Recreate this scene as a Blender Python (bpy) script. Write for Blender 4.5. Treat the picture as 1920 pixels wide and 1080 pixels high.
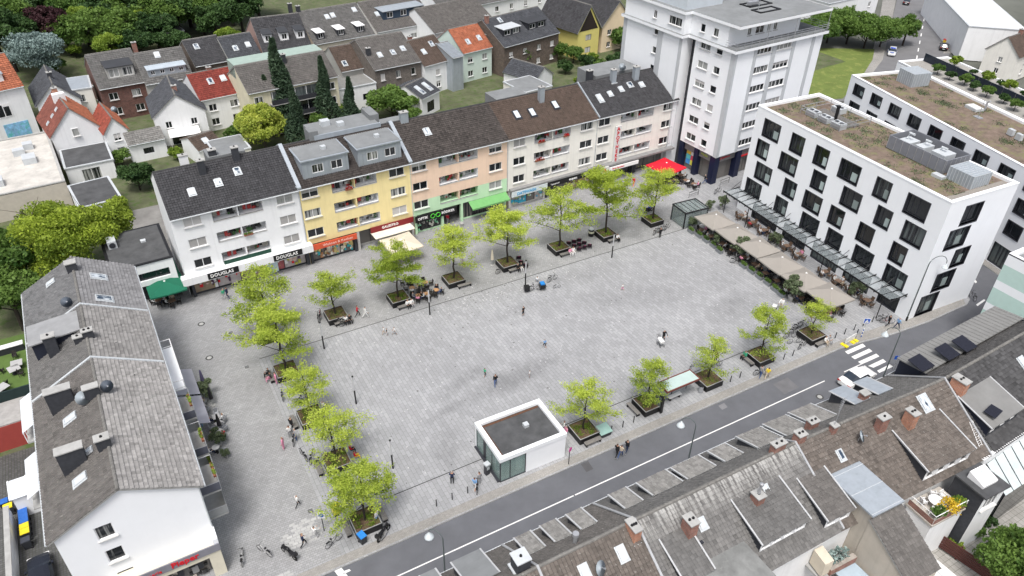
import bpy, math, random
import numpy as np
from mathutils import Vector, Matrix
R = math.radians
random.seed(7)
for o in list(bpy.data.objects): bpy.data.objects.remove(o)
S = bpy.context.scene
COL = S.collection
# ---------------------------------------------------------------- camera
CAM_H, FPX, PITCH, ROLL, YAW = 55.0, 1396.0, R(35.27), R(1.066), R(60.2)
cam = bpy.data.cameras.new('camera'); camo = bpy.data.objects.new('camera', cam); COL.objects.link(camo)
S.camera = camo
cam.sensor_fit = 'HORIZONTAL'; cam.sensor_width = 36; cam.lens = 36*FPX/1920; cam.clip_start = 1; cam.clip_end = 3000
fw = Vector((math.cos(PITCH)*math.cos(YAW), math.cos(PITCH)*math.sin(YAW), -math.sin(PITCH)))
rt0 = Vector((math.sin(YAW), -math.cos(YAW), 0)); up0 = rt0.cross(fw)
rt = math.cos(ROLL)*rt0 + math.sin(ROLL)*up0; up = -math.sin(ROLL)*rt0 + math.cos(ROLL)*up0
EYE = Vector((0, 0, CAM_H))
camo.matrix_world = Matrix(((rt.x, up.x, -fw.x, 0), (rt.y, up.y, -fw.y, 0), (rt.z, up.z, -fw.z, CAM_H), (0, 0, 0, 1)))
S.render.resolution_x, S.render.resolution_y = 1024, 576
# ---------------------------------------------------------------- sky, sun, exposure
W = bpy.data.worlds.new('World'); S.world = W; W.use_nodes = True
wn = W.node_tree.nodes; wl = W.node_tree.links
sky = wn.new('ShaderNodeTexSky'); sky.sky_type = 'NISHITA'; sky.sun_disc = False
SUN_EL, SUN_AZ = R(66), R(232)            # azimuth measured from +X, anticlockwise
sky.sun_elevation = SUN_EL; sky.sun_rotation = R(90)-SUN_AZ
sky.air_density = 1.0; sky.dust_density = 6.0; sky.ozone_density = 1.0
hs = wn.new('ShaderNodeHueSaturation'); hs.inputs['Saturation'].default_value = 0.55   # cloud cover takes the blue out
wl.new(sky.outputs[0], hs.inputs['Color']); wl.new(hs.outputs[0], wn['Background'].inputs['Color'])
wn['Background'].inputs['Strength'].default_value = 0.12
sl = bpy.data.lights.new('sun', 'SUN'); sl.energy = 1.5; sl.angle = R(14); sl.color = (1, .985, .96)
so = bpy.data.objects.new('sun', sl); COL.objects.link(so)
sd = Vector((math.cos(SUN_EL)*math.cos(SUN_AZ), math.cos(SUN_EL)*math.sin(SUN_AZ), math.sin(SUN_EL)))
so.rotation_euler = sd.to_track_quat('Z', 'Y').to_euler(); so.location = (0, -60, 90)
vs = S.view_settings; vs.view_transform = 'Standard'; vs.look = 'None'; vs.gamma = 1; vs.use_curve_mapping = False; vs.exposure = 0.6

# ---------------------------------------------------------------- pixel of the photograph -> place
def ray(px, py): return rt*(px-960) - up*(py-540) + fw*FPX
def G(px, py, z=0.0):
    d = ray(px, py); p = EYE + d*((z-CAM_H)/d.z); return p
def hit(px, py, p0, n):
    d = ray(px, py); return EYE + d*((p0-EYE).dot(n)/d.dot(n))

# ---------------------------------------------------------------- mesh helpers
class MB:
    def __init__(s): s.v = []; s.f = []; s.m = []
    def add(s, vs, fs, m=0):
        b = len(s.v); s.v += [tuple(p) for p in vs]; s.f += [tuple(b+i for i in f) for f in fs]; s.m += [m]*len(fs); return s
    def poly(s, pts, m=0): return s.add(pts, [range(len(pts))], m)
    def box(s, x0, x1, y0, y1, z0, z1, m=0, skip=''):
        v = [(x0,y0,z0),(x1,y0,z0),(x1,y1,z0),(x0,y1,z0),(x0,y0,z1),(x1,y0,z1),(x1,y1,z1),(x0,y1,z1)]
        f = {'b':(3,2,1,0),'t':(4,5,6,7),'f':(0,1,5,4),'r':(1,2,6,5),'k':(2,3,7,6),'l':(3,0,4,7)}
        return s.add(v, [f[k] for k in f if k not in skip], m)
    def obox(s, c, ax, ay, az, m=0):          # oriented box, half vectors
        c, ax, ay, az = map(Vector, (c, ax, ay, az))
        v = [c+i*ax+j*ay+k*az for k in (-1,1) for i,j in ((-1,-1),(1,-1),(1,1),(-1,1))]
        return s.add(v, [(3,2,1,0),(4,5,6,7),(0,1,5,4),(1,2,6,5),(2,3,7,6),(3,0,4,7)], m)
    def prism(s, pts, z0, z1, m=0, mt=None):
        n = len(pts); v = [(p[0],p[1],z0) for p in pts]+[(p[0],p[1],z1) for p in pts]
        s.add(v, [(i,(i+1)%n,n+(i+1)%n,n+i) for i in range(n)]+[tuple(range(n-1,-1,-1))], m)
        return s.poly(v[n:], m if mt is None else mt)
    def tube(s, path, rad, n=6, m=0, cap=True):
        path = [Vector(p) for p in path]; k = len(path)
        if not hasattr(rad, '__len__'): rad = [rad]*k
        v = []
        for i, p in enumerate(path):
            t = (path[min(i+1,k-1)]-path[max(i-1,0)]).normalized()
            a = t.cross(Vector((0,0,1)) if abs(t.z) < .9 else Vector((1,0,0))).normalized(); b = t.cross(a)
            v += [p+rad[i]*(math.cos(2*math.pi*j/n)*a+math.sin(2*math.pi*j/n)*b) for j in range(n)]
        f = [(i*n+j, i*n+(j+1)%n, (i+1)*n+(j+1)%n, (i+1)*n+j) for i in range(k-1) for j in range(n)]
        if cap: f += [tuple(range(n-1,-1,-1)), tuple(range((k-1)*n, k*n))]
        return s.add(v, f, m)
    def lathe(s, prof, n=10, c=(0,0), m=0):   # prof: (r,z)
        v = [(c[0]+r*math.cos(2*math.pi*j/n), c[1]+r*math.sin(2*math.pi*j/n), z) for r,z in prof for j in range(n)]
        k = len(prof)
        f = [(i*n+j, i*n+(j+1)%n, (i+1)*n+(j+1)%n, (i+1)*n+j) for i in range(k-1) for j in range(n)]
        if prof[0][0] > 1e-4: f.append(tuple(range(n-1,-1,-1)))
        if prof[-1][0] > 1e-4: f.append(tuple(range((k-1)*n, k*n)))
        return s.add(v, f, m)
    def torus(s, c, ax, Rr, r, n=14, k=5, m=0):
        c = Vector(c); ax = Vector(ax).normalized(); a = ax.cross(Vector((0,0,1)) if abs(ax.z) < .9 else Vector((1,0,0))).normalized(); b = ax.cross(a)
        v = []
        for i in range(n):
            d = math.cos(2*math.pi*i/n)*a+math.sin(2*math.pi*i/n)*b
            v += [c+d*(Rr+r*math.cos(2*math.pi*j/k))+ax*r*math.sin(2*math.pi*j/k) for j in range(k)]
        return s.add(v, [(i*k+j, ((i+1)%n)*k+j, ((i+1)%n)*k+(j+1)%k, i*k+(j+1)%k) for i in range(n) for j in range(k)], m)
    def mesh(s, name, mats, smooth=False):
        me = bpy.data.meshes.new(name); me.from_pydata(s.v, [], s.f)
        for m in (mats if isinstance(mats, (list, tuple)) else [mats]): me.materials.append(m)
        me.polygons.foreach_set('material_index', s.m)
        if smooth: me.polygons.foreach_set('use_smooth', [True]*len(s.f))
        me.update(); return me
    def build(s, name, mats, parent=None, smooth=False, loc=None, rz=None):
        return put(name, s.mesh(name, mats, smooth), parent, loc, rz)
def put(name, me, parent=None, loc=None, rz=None, mat=None):
    o = bpy.data.objects.new(name, me); COL.objects.link(o)
    if parent: o.parent = parent
    if mat is not None: o.matrix_local = mat
    else:
        if loc is not None: o.location = loc
        if rz is not None: o.rotation_euler = (0, 0, rz)
    return o
def tag(o, label=None, cat=None, group=None, kind=None):
    if label: o['label'] = label
    if cat: o['category'] = cat
    if group: o['group'] = group
    if kind: o['kind'] = kind
    return o
def thing(name, label, cat, loc=(0,0,0), rz=0, group=None):
    o = bpy.data.objects.new(name, None); COL.objects.link(o); o.empty_display_size = .3
    o.location = loc; o.rotation_euler = (0, 0, rz); return tag(o, label, cat, group)
def dup(root, label=None, loc=None, rz=None, group=None, sc=None):
    def cp(o, par):
        c = o.copy(); COL.objects.link(c); c.parent = par
        for ch in kids.get(o, ()): cp(ch, c)
        return c
    kids = {}
    def coll(o):
        kids[o] = list(o.children)
        for ch in kids[o]: coll(ch)
    coll(root); c = cp(root, None)
    if label: c['label'] = label
    if group: c['group'] = group
    if loc is not None: c.location = loc
    if rz is not None: c.rotation_euler = (0, 0, rz)
    if sc is not None: c.scale = (sc,)*3 if not hasattr(sc, '__len__') else sc
    return c

# ---------------------------------------------------------------- materials
def _nodes(name):
    m = bpy.data.materials.new(name); m.use_nodes = True
    return m, m.node_tree.nodes, m.node_tree.links, m.node_tree.nodes['Principled BSDF']
def rgb(c): return (c[0], c[1], c[2], 1)
MATS = {}
def M(name, col, rough=.8, var=.12, scale=1.5, bump=0, bscale=30, metal=0, spec=.3, tint=0, streak=0, spots=None, objvar=0, lime=None):
    """plain procedural material: colour + noise + optional per-face tint, vertical streaks, lichen spots"""
    if name in MATS: return MATS[name]
    m, n, l, b = _nodes(name); MATS[name] = m
    b.inputs['Roughness'].default_value = rough; b.inputs['Metallic'].default_value = metal; b.inputs['Specular IOR Level'].default_value = spec
    geo = n.new('ShaderNodeNewGeometry'); cur = None
    nz = n.new('ShaderNodeTexNoise'); nz.inputs['Scale'].default_value = scale; nz.inputs['Detail'].default_value = 6; nz.inputs['Roughness'].default_value = .65
    l.new(geo.outputs['Position'], nz.inputs['Vector'])
    mr = n.new('ShaderNodeMapRange'); mr.inputs[1].default_value = .25; mr.inputs[2].default_value = .75; mr.inputs[3].default_value = 1-var; mr.inputs[4].default_value = 1+var
    l.new(nz.outputs[0], mr.inputs[0])
    val = mr.outputs[0]
    def mul(a, bb):
        k = n.new('ShaderNodeMath'); k.operation = 'MULTIPLY'; l.new(a, k.inputs[0])
        if hasattr(bb, 'default_value'): l.new(bb, k.inputs[1])
        else: k.inputs[1].default_value = bb
        return k.outputs[0]
    if tint:
        at = n.new('ShaderNodeAttribute'); at.attribute_name = 'tint'
        m2 = n.new('ShaderNodeMapRange'); m2.inputs[3].default_value = 1-tint; m2.inputs[4].default_value = 1+tint
        l.new(at.outputs['Fac'], m2.inputs[0]); val = mul(val, m2.outputs[0])
    if objvar:
        oi = n.new('ShaderNodeObjectInfo'); m3 = n.new('ShaderNodeMapRange'); m3.inputs[3].default_value = 1-objvar; m3.inputs[4].default_value = 1+objvar
        l.new(oi.outputs['Random'], m3.inputs[0]); val = mul(val, m3.outputs[0])
    if streak:
        mp = n.new('ShaderNodeMapping'); mp.inputs['Scale'].default_value = (2.2, 2.2, .12); l.new(geo.outputs['Position'], mp.inputs[0])
        n2 = n.new('ShaderNodeTexNoise'); n2.inputs['Scale'].default_value = 1.2; n2.inputs['Detail'].default_value = 5; l.new(mp.outputs[0], n2.inputs['Vector'])
        m4 = n.new('ShaderNodeMapRange'); m4.inputs[1].default_value = .5; m4.inputs[2].default_value = .8; m4.inputs[3].default_value = 1; m4.inputs[4].default_value = 1-streak
        l.new(n2.outputs[0], m4.inputs[0]); val = mul(val, m4.outputs[0])
    mix = n.new('ShaderNodeMix'); mix.data_type = 'RGBA'; mix.blend_type = 'MULTIPLY'; mix.inputs[0].default_value = 1
    mix.inputs[6].default_value = rgb(col); l.new(val, mix.inputs[7]); cur = mix.outputs[2]
    if spots:                                    # (colour, scale, threshold, amount)
        c2, sc2, th, am = spots
        n3 = n.new('ShaderNodeTexNoise'); n3.inputs['Scale'].default_value = sc2; n3.inputs['Detail'].default_value = 8; n3.inputs['Roughness'].default_value = .75
        l.new(geo.outputs['Position'], n3.inputs['Vector'])
        m5 = n.new('ShaderNodeMapRange'); m5.inputs[1].default_value = th; m5.inputs[2].default_value = th+.1; m5.inputs[4].default_value = am
        l.new(n3.outputs[0], m5.inputs[0])
        mx = n.new('ShaderNodeMix'); mx.data_type = 'RGBA'; l.new(m5.outputs[0], mx.inputs[0]); l.new(cur, mx.inputs[6]); mx.inputs[7].default_value = rgb(c2); cur = mx.outputs[2]
    if lime:                                     # lime runs washed down from the ridge: (z low, z high, amount)
        sp = n.new('ShaderNodeSeparateXYZ'); l.new(geo.outputs['Position'], sp.inputs[0]); mz = n.new('ShaderNodeMapRange'); mz.inputs[1].default_value = lime[0]; mz.inputs[2].default_value = lime[1]; l.new(sp.outputs[2], mz.inputs[0])
        mp2 = n.new('ShaderNodeMapping'); mp2.inputs['Scale'].default_value = (3.2, .25, .25); l.new(geo.outputs['Position'], mp2.inputs[0]); n5 = n.new('ShaderNodeTexNoise'); n5.inputs['Scale'].default_value = 1.3; n5.inputs['Detail'].default_value = 4; l.new(mp2.outputs[0], n5.inputs['Vector'])
        m6 = n.new('ShaderNodeMapRange'); m6.inputs[1].default_value = .42; m6.inputs[2].default_value = .58; m6.inputs[4].default_value = lime[2]; l.new(n5.outputs[0], m6.inputs[0])
        mx2 = n.new('ShaderNodeMix'); mx2.data_type = 'RGBA'; l.new(mul(m6.outputs[0], mz.outputs[0]), mx2.inputs[0]); l.new(cur, mx2.inputs[6]); mx2.inputs[7].default_value = (.55,.55,.53,1); cur = mx2.outputs[2]
    l.new(cur, b.inputs['Base Color'])
    if bump:
        nb = n.new('ShaderNodeTexNoise'); nb.inputs['Scale'].default_value = bscale; nb.inputs['Detail'].default_value = 3; l.new(geo.outputs['Position'], nb.inputs['Vector'])
        bp = n.new('ShaderNodeBump'); bp.inputs['Strength'].default_value = bump; bp.inputs['Distance'].default_value = .02
        l.new(nb.outputs[0], bp.inputs['Height']); l.new(bp.outputs[0], b.inputs['Normal'])
    return m
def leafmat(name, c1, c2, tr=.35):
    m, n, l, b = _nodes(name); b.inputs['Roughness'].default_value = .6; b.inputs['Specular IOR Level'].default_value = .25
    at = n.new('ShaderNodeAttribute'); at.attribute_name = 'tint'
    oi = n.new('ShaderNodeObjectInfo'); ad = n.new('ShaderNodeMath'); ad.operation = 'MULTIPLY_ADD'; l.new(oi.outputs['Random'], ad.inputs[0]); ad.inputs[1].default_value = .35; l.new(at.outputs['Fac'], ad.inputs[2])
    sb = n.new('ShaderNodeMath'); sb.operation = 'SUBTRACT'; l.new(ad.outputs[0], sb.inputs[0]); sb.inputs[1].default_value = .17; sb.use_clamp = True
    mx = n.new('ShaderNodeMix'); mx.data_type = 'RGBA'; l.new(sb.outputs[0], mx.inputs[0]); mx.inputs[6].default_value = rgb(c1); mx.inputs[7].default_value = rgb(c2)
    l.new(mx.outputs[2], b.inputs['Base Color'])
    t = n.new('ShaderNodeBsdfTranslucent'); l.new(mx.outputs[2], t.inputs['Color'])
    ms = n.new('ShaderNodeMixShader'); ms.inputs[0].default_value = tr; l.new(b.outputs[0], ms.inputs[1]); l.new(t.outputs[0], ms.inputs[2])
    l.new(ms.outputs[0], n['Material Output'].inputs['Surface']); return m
def glassmat(name, dark=(.012,.015,.018), pale=(.34,.35,.34), share=.22, rough=.06, spec=.6):
    """window pane: dark room or pale curtain behind it, chosen per pane"""
    m, n, l, b = _nodes(name); b.inputs['Roughness'].default_value = rough; b.inputs['Specular IOR Level'].default_value = spec
    oi = n.new('ShaderNodeObjectInfo'); tc = n.new('ShaderNodeTexCoord')
    nz = n.new('ShaderNodeTexNoise'); nz.noise_dimensions = '4D'; nz.inputs['Scale'].default_value = 1.6; nz.inputs['Detail'].default_value = 4
    mpc = n.new('ShaderNodeMapping'); mpc.inputs['Scale'].default_value = (2.2, 1, .12); l.new(tc.outputs['Object'], mpc.inputs[0]); l.new(mpc.outputs[0], nz.inputs['Vector']); k = n.new('ShaderNodeMath'); k.operation = 'MULTIPLY'; k.inputs[1].default_value = 90; l.new(oi.outputs['Random'], k.inputs[0]); l.new(k.outputs[0], nz.inputs['W'])
    a = n.new('ShaderNodeMath'); a.operation = 'MULTIPLY_ADD'; l.new(oi.outputs['Random'], a.inputs[0]); a.inputs[1].default_value = .55; l.new(nz.outputs[0], a.inputs[2])
    mr = n.new('ShaderNodeMapRange'); mr.inputs[1].default_value = 1.06-share; mr.inputs[2].default_value = 1.2-share; l.new(a.outputs[0], mr.inputs[0])
    mx = n.new('ShaderNodeMix'); mx.data_type = 'RGBA'; l.new(mr.outputs[0], mx.inputs[0]); mx.inputs[6].default_value = rgb(dark); mx.inputs[7].default_value = rgb(pale)
    l.new(mx.outputs[2], b.inputs['Base Color']); return m
def clearglass(name, col=(.75,.85,.85), alpha=.25):
    m, n, l, b = _nodes(name); b.inputs['Base Color'].default_value = rgb(col); b.inputs['Roughness'].default_value = .05; b.inputs['Alpha'].default_value = alpha; b.inputs['Specular IOR Level'].default_value = .6
    return m
def tiled_ground(name, c1, c2, cm, bw, bh, mortar, rot90=False, stain=.25, wet=None, rough=.8, sq=.5, off=.5):
    """slabs too small to model: brick pattern in metres on the ground plane, with grime"""
    m, n, l, b = _nodes(name); b.inputs['Roughness'].default_value = rough; b.inputs['Specular IOR Level'].default_value = .3
    geo = n.new('ShaderNodeNewGeometry'); mp = n.new('ShaderNodeMapping'); mp.vector_type = 'POINT'
    if rot90: mp.inputs['Rotation'].default_value = (0, 0, R(90))
    l.new(geo.outputs['Position'], mp.inputs[0])
    br = n.new('ShaderNodeTexBrick'); l.new(mp.outputs[0], br.inputs['Vector']); br.inputs['Scale'].default_value = 1
    br.inputs['Brick Width'].default_value = bw; br.inputs['Row Height'].default_value = bh; br.inputs['Mortar Size'].default_value = mortar; br.inputs['Mortar Smooth'].default_value = .3
    br.offset = off; br.squash = 1
    br.inputs['Color1'].default_value = rgb(c1); br.inputs['Color2'].default_value = rgb(c2); br.inputs['Mortar'].default_value = rgb(cm)
    def noise(sc, lo, hi, a, bb, det=6):
        z = n.new('ShaderNodeTexNoise'); z.inputs['Scale'].default_value = sc; z.inputs['Detail'].default_value = det; z.inputs['Roughness'].default_value = .6; l.new(geo.outputs['Position'], z.inputs['Vector'])
        r = n.new('ShaderNodeMapRange'); r.inputs[1].default_value = lo; r.inputs[2].default_value = hi; r.inputs[3].default_value = a; r.inputs[4].default_value = bb; l.new(z.outputs[0], r.inputs[0]); return r.outputs[0]
    vals = [noise(.09, .35, .7, 1+stain*.35, 1-stain), noise(.55, .3, .75, 1+stain*.3, 1-stain*.6), noise(9, .3, .7, .93, 1.07, 3)]
    cur = br.outputs['Color']
    if wet:                                      # long-lived dark stains on the slabs: centre, half axes, angle, strength
        for (cx, cy, ax, ay, an, st) in wet:
            q = n.new('ShaderNodeMapping'); q.vector_type = 'TEXTURE'; q.inputs['Location'].default_value = (cx, cy, 0); q.inputs['Rotation'].default_value = (0, 0, R(an)); q.inputs['Scale'].default_value = (ax, ay, 1e6)
            l.new(geo.outputs['Position'], q.inputs[0]); ln = n.new('ShaderNodeVectorMath'); ln.operation = 'LENGTH'; l.new(q.outputs[0], ln.inputs[0])
            z = n.new('ShaderNodeTexNoise'); z.inputs['Scale'].default_value = 1.1; z.inputs['Detail'].default_value = 9; z.inputs['Roughness'].default_value = .7; l.new(geo.outputs['Position'], z.inputs['Vector'])
            ad = n.new('ShaderNodeMath'); ad.operation = 'MULTIPLY_ADD'; l.new(z.outputs[0], ad.inputs[0]); ad.inputs[1].default_value = 1.3; l.new(ln.outputs['Value'], ad.inputs[2])
            r = n.new('ShaderNodeMapRange'); r.inputs[1].default_value = .9; r.inputs[2].default_value = 1.65; r.inputs[3].default_value = 1-st; r.inputs[4].default_value = 1; l.new(ad.outputs[0], r.inputs[0]); vals.append(r.outputs[0])
    for v in vals:
        mx = n.new('ShaderNodeMix'); mx.data_type = 'RGBA'; mx.blend_type = 'MULTIPLY'; mx.inputs[0].default_value = 1; l.new(cur, mx.inputs[6]); l.new(v, mx.inputs[7]); cur = mx.outputs[2]
    l.new(cur, b.inputs['Base Color'])
    bp = n.new('ShaderNodeBump'); bp.inputs['Strength'].default_value = .35; bp.inputs['Distance'].default_value = .01; bp.invert = True
    l.new(br.outputs['Fac'], bp.inputs['Height']); l.new(bp.outputs[0], b.inputs['Normal']); return m

WHITE = M('white_render', (.80,.81,.82), .85, .05, .6, streak=.10)
WHITE2 = M('bright_white_render', (.85,.87,.895), .85, .025, .5, streak=.02)
CREAM = M('cream_render', (.80,.78,.725), .85, .06, .6, streak=.12)
YELLOW = M('yellow_render', (.83,.70,.36), .85, .06, .6, streak=.10)
PEACH = M('peach_render', (.80,.60,.46), .85, .06, .6, streak=.10)
MINT = M('mint_render', (.52,.74,.50), .85, .06, .6, streak=.10)
FRAMEW = M('white_frame', (.78,.78,.78), .5, .04)
FRAMED = M('dark_frame', (.035,.037,.045), .45, .1)
SILL = M('stone_sill', (.55,.55,.54), .7, .1)
GLASS = glassmat('window_glass')
GLASSD = glassmat('dark_window_glass', pale=(.10,.12,.12), share=.15)
SHOPG = glassmat('shop_glass', dark=(.02,.022,.025), pale=(.16,.15,.14), share=.4)
ZINC = M('zinc_sheet', (.38,.42,.46), .45, .10, 1.2, metal=.3, streak=.15)
ZINCL = M('pale_zinc', (.55,.58,.60), .5, .10, 1.5, metal=.2)
BLACK = M('black_paint', (.014,.014,.016), .5, .15)
BLACKM = M('black_metal', (.02,.02,.022), .4, .1, metal=.2)
STEEL = M('grey_steel', (.42,.43,.45), .4, .1, metal=.5)
CONC = M('concrete', (.36,.36,.35), .85, .18, 1.5, bump=.2)
FELT = M('roof_felt', (.075,.077,.08), .95, .35, .7, bump=.3, spots=((.25,.25,.24), 2.2, .66, .5))
FELTL = M('grey_roof_felt', (.20,.21,.215), .95, .2, .5, bump=.3, spots=((.34,.34,.33), 1.2, .62, .5))
SLATE = M('slate_cladding', (.045,.048,.056), .7, .25, 4)
ASPH = M('asphalt', (.118,.122,.135), .9, .16, .35, bump=.4, bscale=60)
PAINT = M('road_paint', (.72,.72,.71), .7, .12, 3, spots=((.3,.3,.3), 5, .66, .5))
WOODB = M('bench_wood', (.20,.19,.18), .8, .2, 6)
SOIL = M('planter_soil', (.115,.075,.05), .95, .45, 3.5, bump=.6, bscale=18, spots=((.13,.17,.03), 2.2, .52, .8))
# ---------------------------------------------------------------- building kit
def brickmat(name, c1, c2, cm, s=1.0):
    m, n, l, b = _nodes(name); b.inputs['Roughness'].default_value = .9
    geo = n.new('ShaderNodeNewGeometry'); sx = n.new('ShaderNodeSeparateXYZ'); l.new(geo.outputs['Position'], sx.inputs[0])
    ad = n.new('ShaderNodeMath'); ad.operation = 'ADD'; l.new(sx.outputs[0], ad.inputs[0]); l.new(sx.outputs[1], ad.inputs[1])
    cx = n.new('ShaderNodeCombineXYZ'); l.new(ad.outputs[0], cx.inputs[0]); l.new(sx.outputs[2], cx.inputs[1])
    br = n.new('ShaderNodeTexBrick'); l.new(cx.outputs[0], br.inputs['Vector']); br.inputs['Scale'].default_value = 1
    br.inputs['Brick Width'].default_value = .25*s; br.inputs['Row Height'].default_value = .085*s; br.inputs['Mortar Size'].default_value = .012*s
    br.inputs['Color1'].default_value = rgb(c1); br.inputs['Color2'].default_value = rgb(c2); br.inputs['Mortar'].default_value = rgb(cm)
    nz = n.new('ShaderNodeTexNoise'); nz.inputs['Scale'].default_value = 2; nz.inputs['Detail'].default_value = 5; l.new(geo.outputs['Position'], nz.inputs['Vector'])
    mr = n.new('ShaderNodeMapRange'); mr.inputs[1].default_value = .25; mr.inputs[2].default_value = .75; mr.inputs[3].default_value = .7; mr.inputs[4].default_value = 1.3; l.new(nz.outputs[0], mr.inputs[0])
    mx = n.new('ShaderNodeMix'); mx.data_type = 'RGBA'; mx.blend_type = 'MULTIPLY'; mx.inputs[0].default_value = 1; l.new(br.outputs['Color'], mx.inputs[6]); l.new(mr.outputs[0], mx.inputs[7]); l.new(mx.outputs[2], b.inputs['Base Color'])
    return m
BRED = brickmat('red_brick', (.28,.085,.05), (.20,.06,.04), (.30,.27,.24))
BORA = brickmat('orange_brick', (.48,.17,.08), (.38,.13,.07), (.42,.36,.30))
BBRN = brickmat('brown_brick', (.12,.085,.065), (.085,.06,.05), (.16,.14,.12), 1.6)
BWINE = brickmat('wine_brick', (.15,.055,.045), (.10,.04,.035), (.16,.12,.10), 1.6)
def tilem(name, col, tint=.24, lich=.35, th=.60, lc=(.42,.41,.38), lime=None): return M(name, col, .85, .15, .5, tint=min(tint,.3), spots=(lc, 4.5, th, lich), lime=lime)
T_GREY = tilem('grey_brown_tile', (.115,.108,.102), lich=.5, th=.585)
T_EAST = tilem('lichened_east_tile', (.25,.243,.237), .3, .6, .57, (.55,.54,.51))
T_EAST2 = tilem('pale_grey_east_tile', (.21,.205,.20), .3, .4, .58, (.4,.38,.34))
T_LIME = tilem('limewashed_grey_tile', (.145,.142,.138), .35, .3, .6, lime=(8.9,9.9,.5))
T_GREY2 = tilem('grey_tile', (.12,.118,.115), lich=.35)
T_DARK = tilem('anthracite_tile', (.052,.052,.056), .3, .22, .62)
T_BROWN = tilem('brown_tile', (.085,.062,.05), lich=.3)
T_RUST = tilem('weathered_brown_tile', (.118,.102,.090), .5, .5, .57)
T_RED = tilem('red_tile', (.19,.04,.03), .3, .12, .66, (.12,.05,.04))
T_ORANGE = tilem('orange_tile', (.32,.11,.06), .35, .35, .56, (.14,.07,.05))
T_SLATE = tilem('slate_tile', (.062,.066,.075), .3, .2, .64)
T_PALE = tilem('lichened_pale_tile', (.20,.195,.185), .3, .45, .55, (.45,.45,.43))
RIDGE = M('ridge_tile', (.17,.165,.155), .85, .3, 2, spots=((.4,.4,.37), 4, .58, .5))

def wall(mb, p0, ux, w, h, rects=(), m=0, mr=None, dep=.16, z0=0):
    """vertical wall from p0 along ux with real openings; rects (x,z,w,h[,depth])"""
    ux = Vector((ux[0], ux[1], 0)); iw = Vector((-ux.y, ux.x, 0)); p0 = Vector((p0[0], p0[1], 0)); mr = m if mr is None else mr
    rects = [r for r in rects]
    xs = sorted({0, w} | {round(v, 4) for r in rects for v in (r[0], r[0]+r[2])}); zs = sorted({z0, h} | {round(v, 4) for r in rects for v in (r[1], r[1]+r[3])})
    P = lambda x, z, d=0: p0+ux*x+iw*d+Vector((0, 0, z))
    for i in range(len(xs)-1):
        for j in range(len(zs)-1):
            cx, cz = (xs[i]+xs[i+1])/2, (zs[j]+zs[j+1])/2
            if any(r[0] < cx < r[0]+r[2] and r[1] < cz < r[1]+r[3] for r in rects): continue
            mb.poly([P(xs[i], zs[j]), P(xs[i+1], zs[j]), P(xs[i+1], zs[j+1]), P(xs[i], zs[j+1])], m)
    for r in rects:
        x, z, ww, hh = r[:4]; d = r[4] if len(r) > 4 else dep
        a, b, c, e = (x, z), (x+ww, z), (x+ww, z+hh), (x, z+hh)
        for p, q in ((a, b), (b, c), (c, e), (e, a)): mb.poly([P(*p), P(*p, d), P(*q, d), P(*q)], 2 if d > 1 else mr)
WC = {}
def winmesh(w, h, style):
    k = (round(w, 2), round(h, 2), style)
    if k in WC: return WC[k]
    t = .07; mb = MB(); pn = MB(); sl = MB(); x = w/2
    dark = style in ('hotel', 'dark', 'shop')
    if style == 'hotel': t = .10
    mb.box(-x, -x+t, -.05, .05, 0, h); mb.box(x-t, x, -.05, .05, 0, h); mb.box(-x+t, x-t, -.05, .05, 0, t); mb.box(-x+t, x-t, -.05, .05, h-t, h)
    bars = {'hotel': [.30], 'white2': [.5], 'white3': [1/3, 2/3], 'dark': [.5], 'shop': [.33, .67], 'single': [], 'band': [.25, .5, .75], 'door': [.5]}[style]
    if style == 'hotel' and w > 2.6: bars = [.22, .5]
    for f in bars: mb.box(-x+w*f-t*.6, -x+w*f+t*.6, -.045, .045, t, h-t)
    if style == 'hotel':                      # proud box frame round the opening
        for a in ((-x-.10, -x, 0, h), (x, x+.10, 0, h), (-x-.10, x+.10, -.12, 0), (-x-.10, x+.10, h, h+.10)): mb.box(a[0], a[1], -.34, .05, a[2], a[3])
    pn.box(-x+t*.5, x-t*.5, .0, .03, t*.5, h-t*.5)
    if not dark: sl.box(-x-.1, x+.1, -.30, .04, -.07, -.005)
    fm = FRAMED if dark else FRAMEW
    WC[k] = (mb.mesh('window', fm), pn.mesh('pane', GLASSD if dark else GLASS), sl.mesh('sill', SILL) if not dark else None); return WC[k]
BLIND = {}
def window(root, p0, ux, r, style='white2', inset=.12, blind=0.0):
    ux = Vector((ux[0], ux[1], 0)); iw = Vector((-ux.y, ux.x, 0)); x, z, w, h = r[:4]
    a, b, c = winmesh(w, h, style)
    o = put('window', a, root, Vector((p0[0], p0[1], 0))+ux*(x+w/2)+iw*inset+Vector((0, 0, z)), math.atan2(ux.y, ux.x))
    put('pane', b, o)
    if c: put('sill', c, o)
    if style == 'hotel' and random.random() < .55:
        k = ('cur', round(w, 2), round(h, 2))
        if k not in BLIND: BLIND[k] = MB().box(w*.08, w*.36, -.03, -.005, .14, h*.52).mesh('curtain', M('pale_curtain', (.36,.43,.42), .4, .1, objvar=.4))
        put('curtain', BLIND[k], o)
    if blind and random.random() < blind:
        hh = round(h*random.choice((.35, .6, .9)), 2); k = (round(w, 2), hh)
        if k not in BLIND: BLIND[k] = MB().box(-w/2+.07, w/2-.07, -.025, -.005, -hh, 0).mesh('blind', M('roller_blind', (.48,.47,.46), .7, .06, objvar=.35))
        put('blind', BLIND[k], o, (0, 0, h-.07))
    return o
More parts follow.
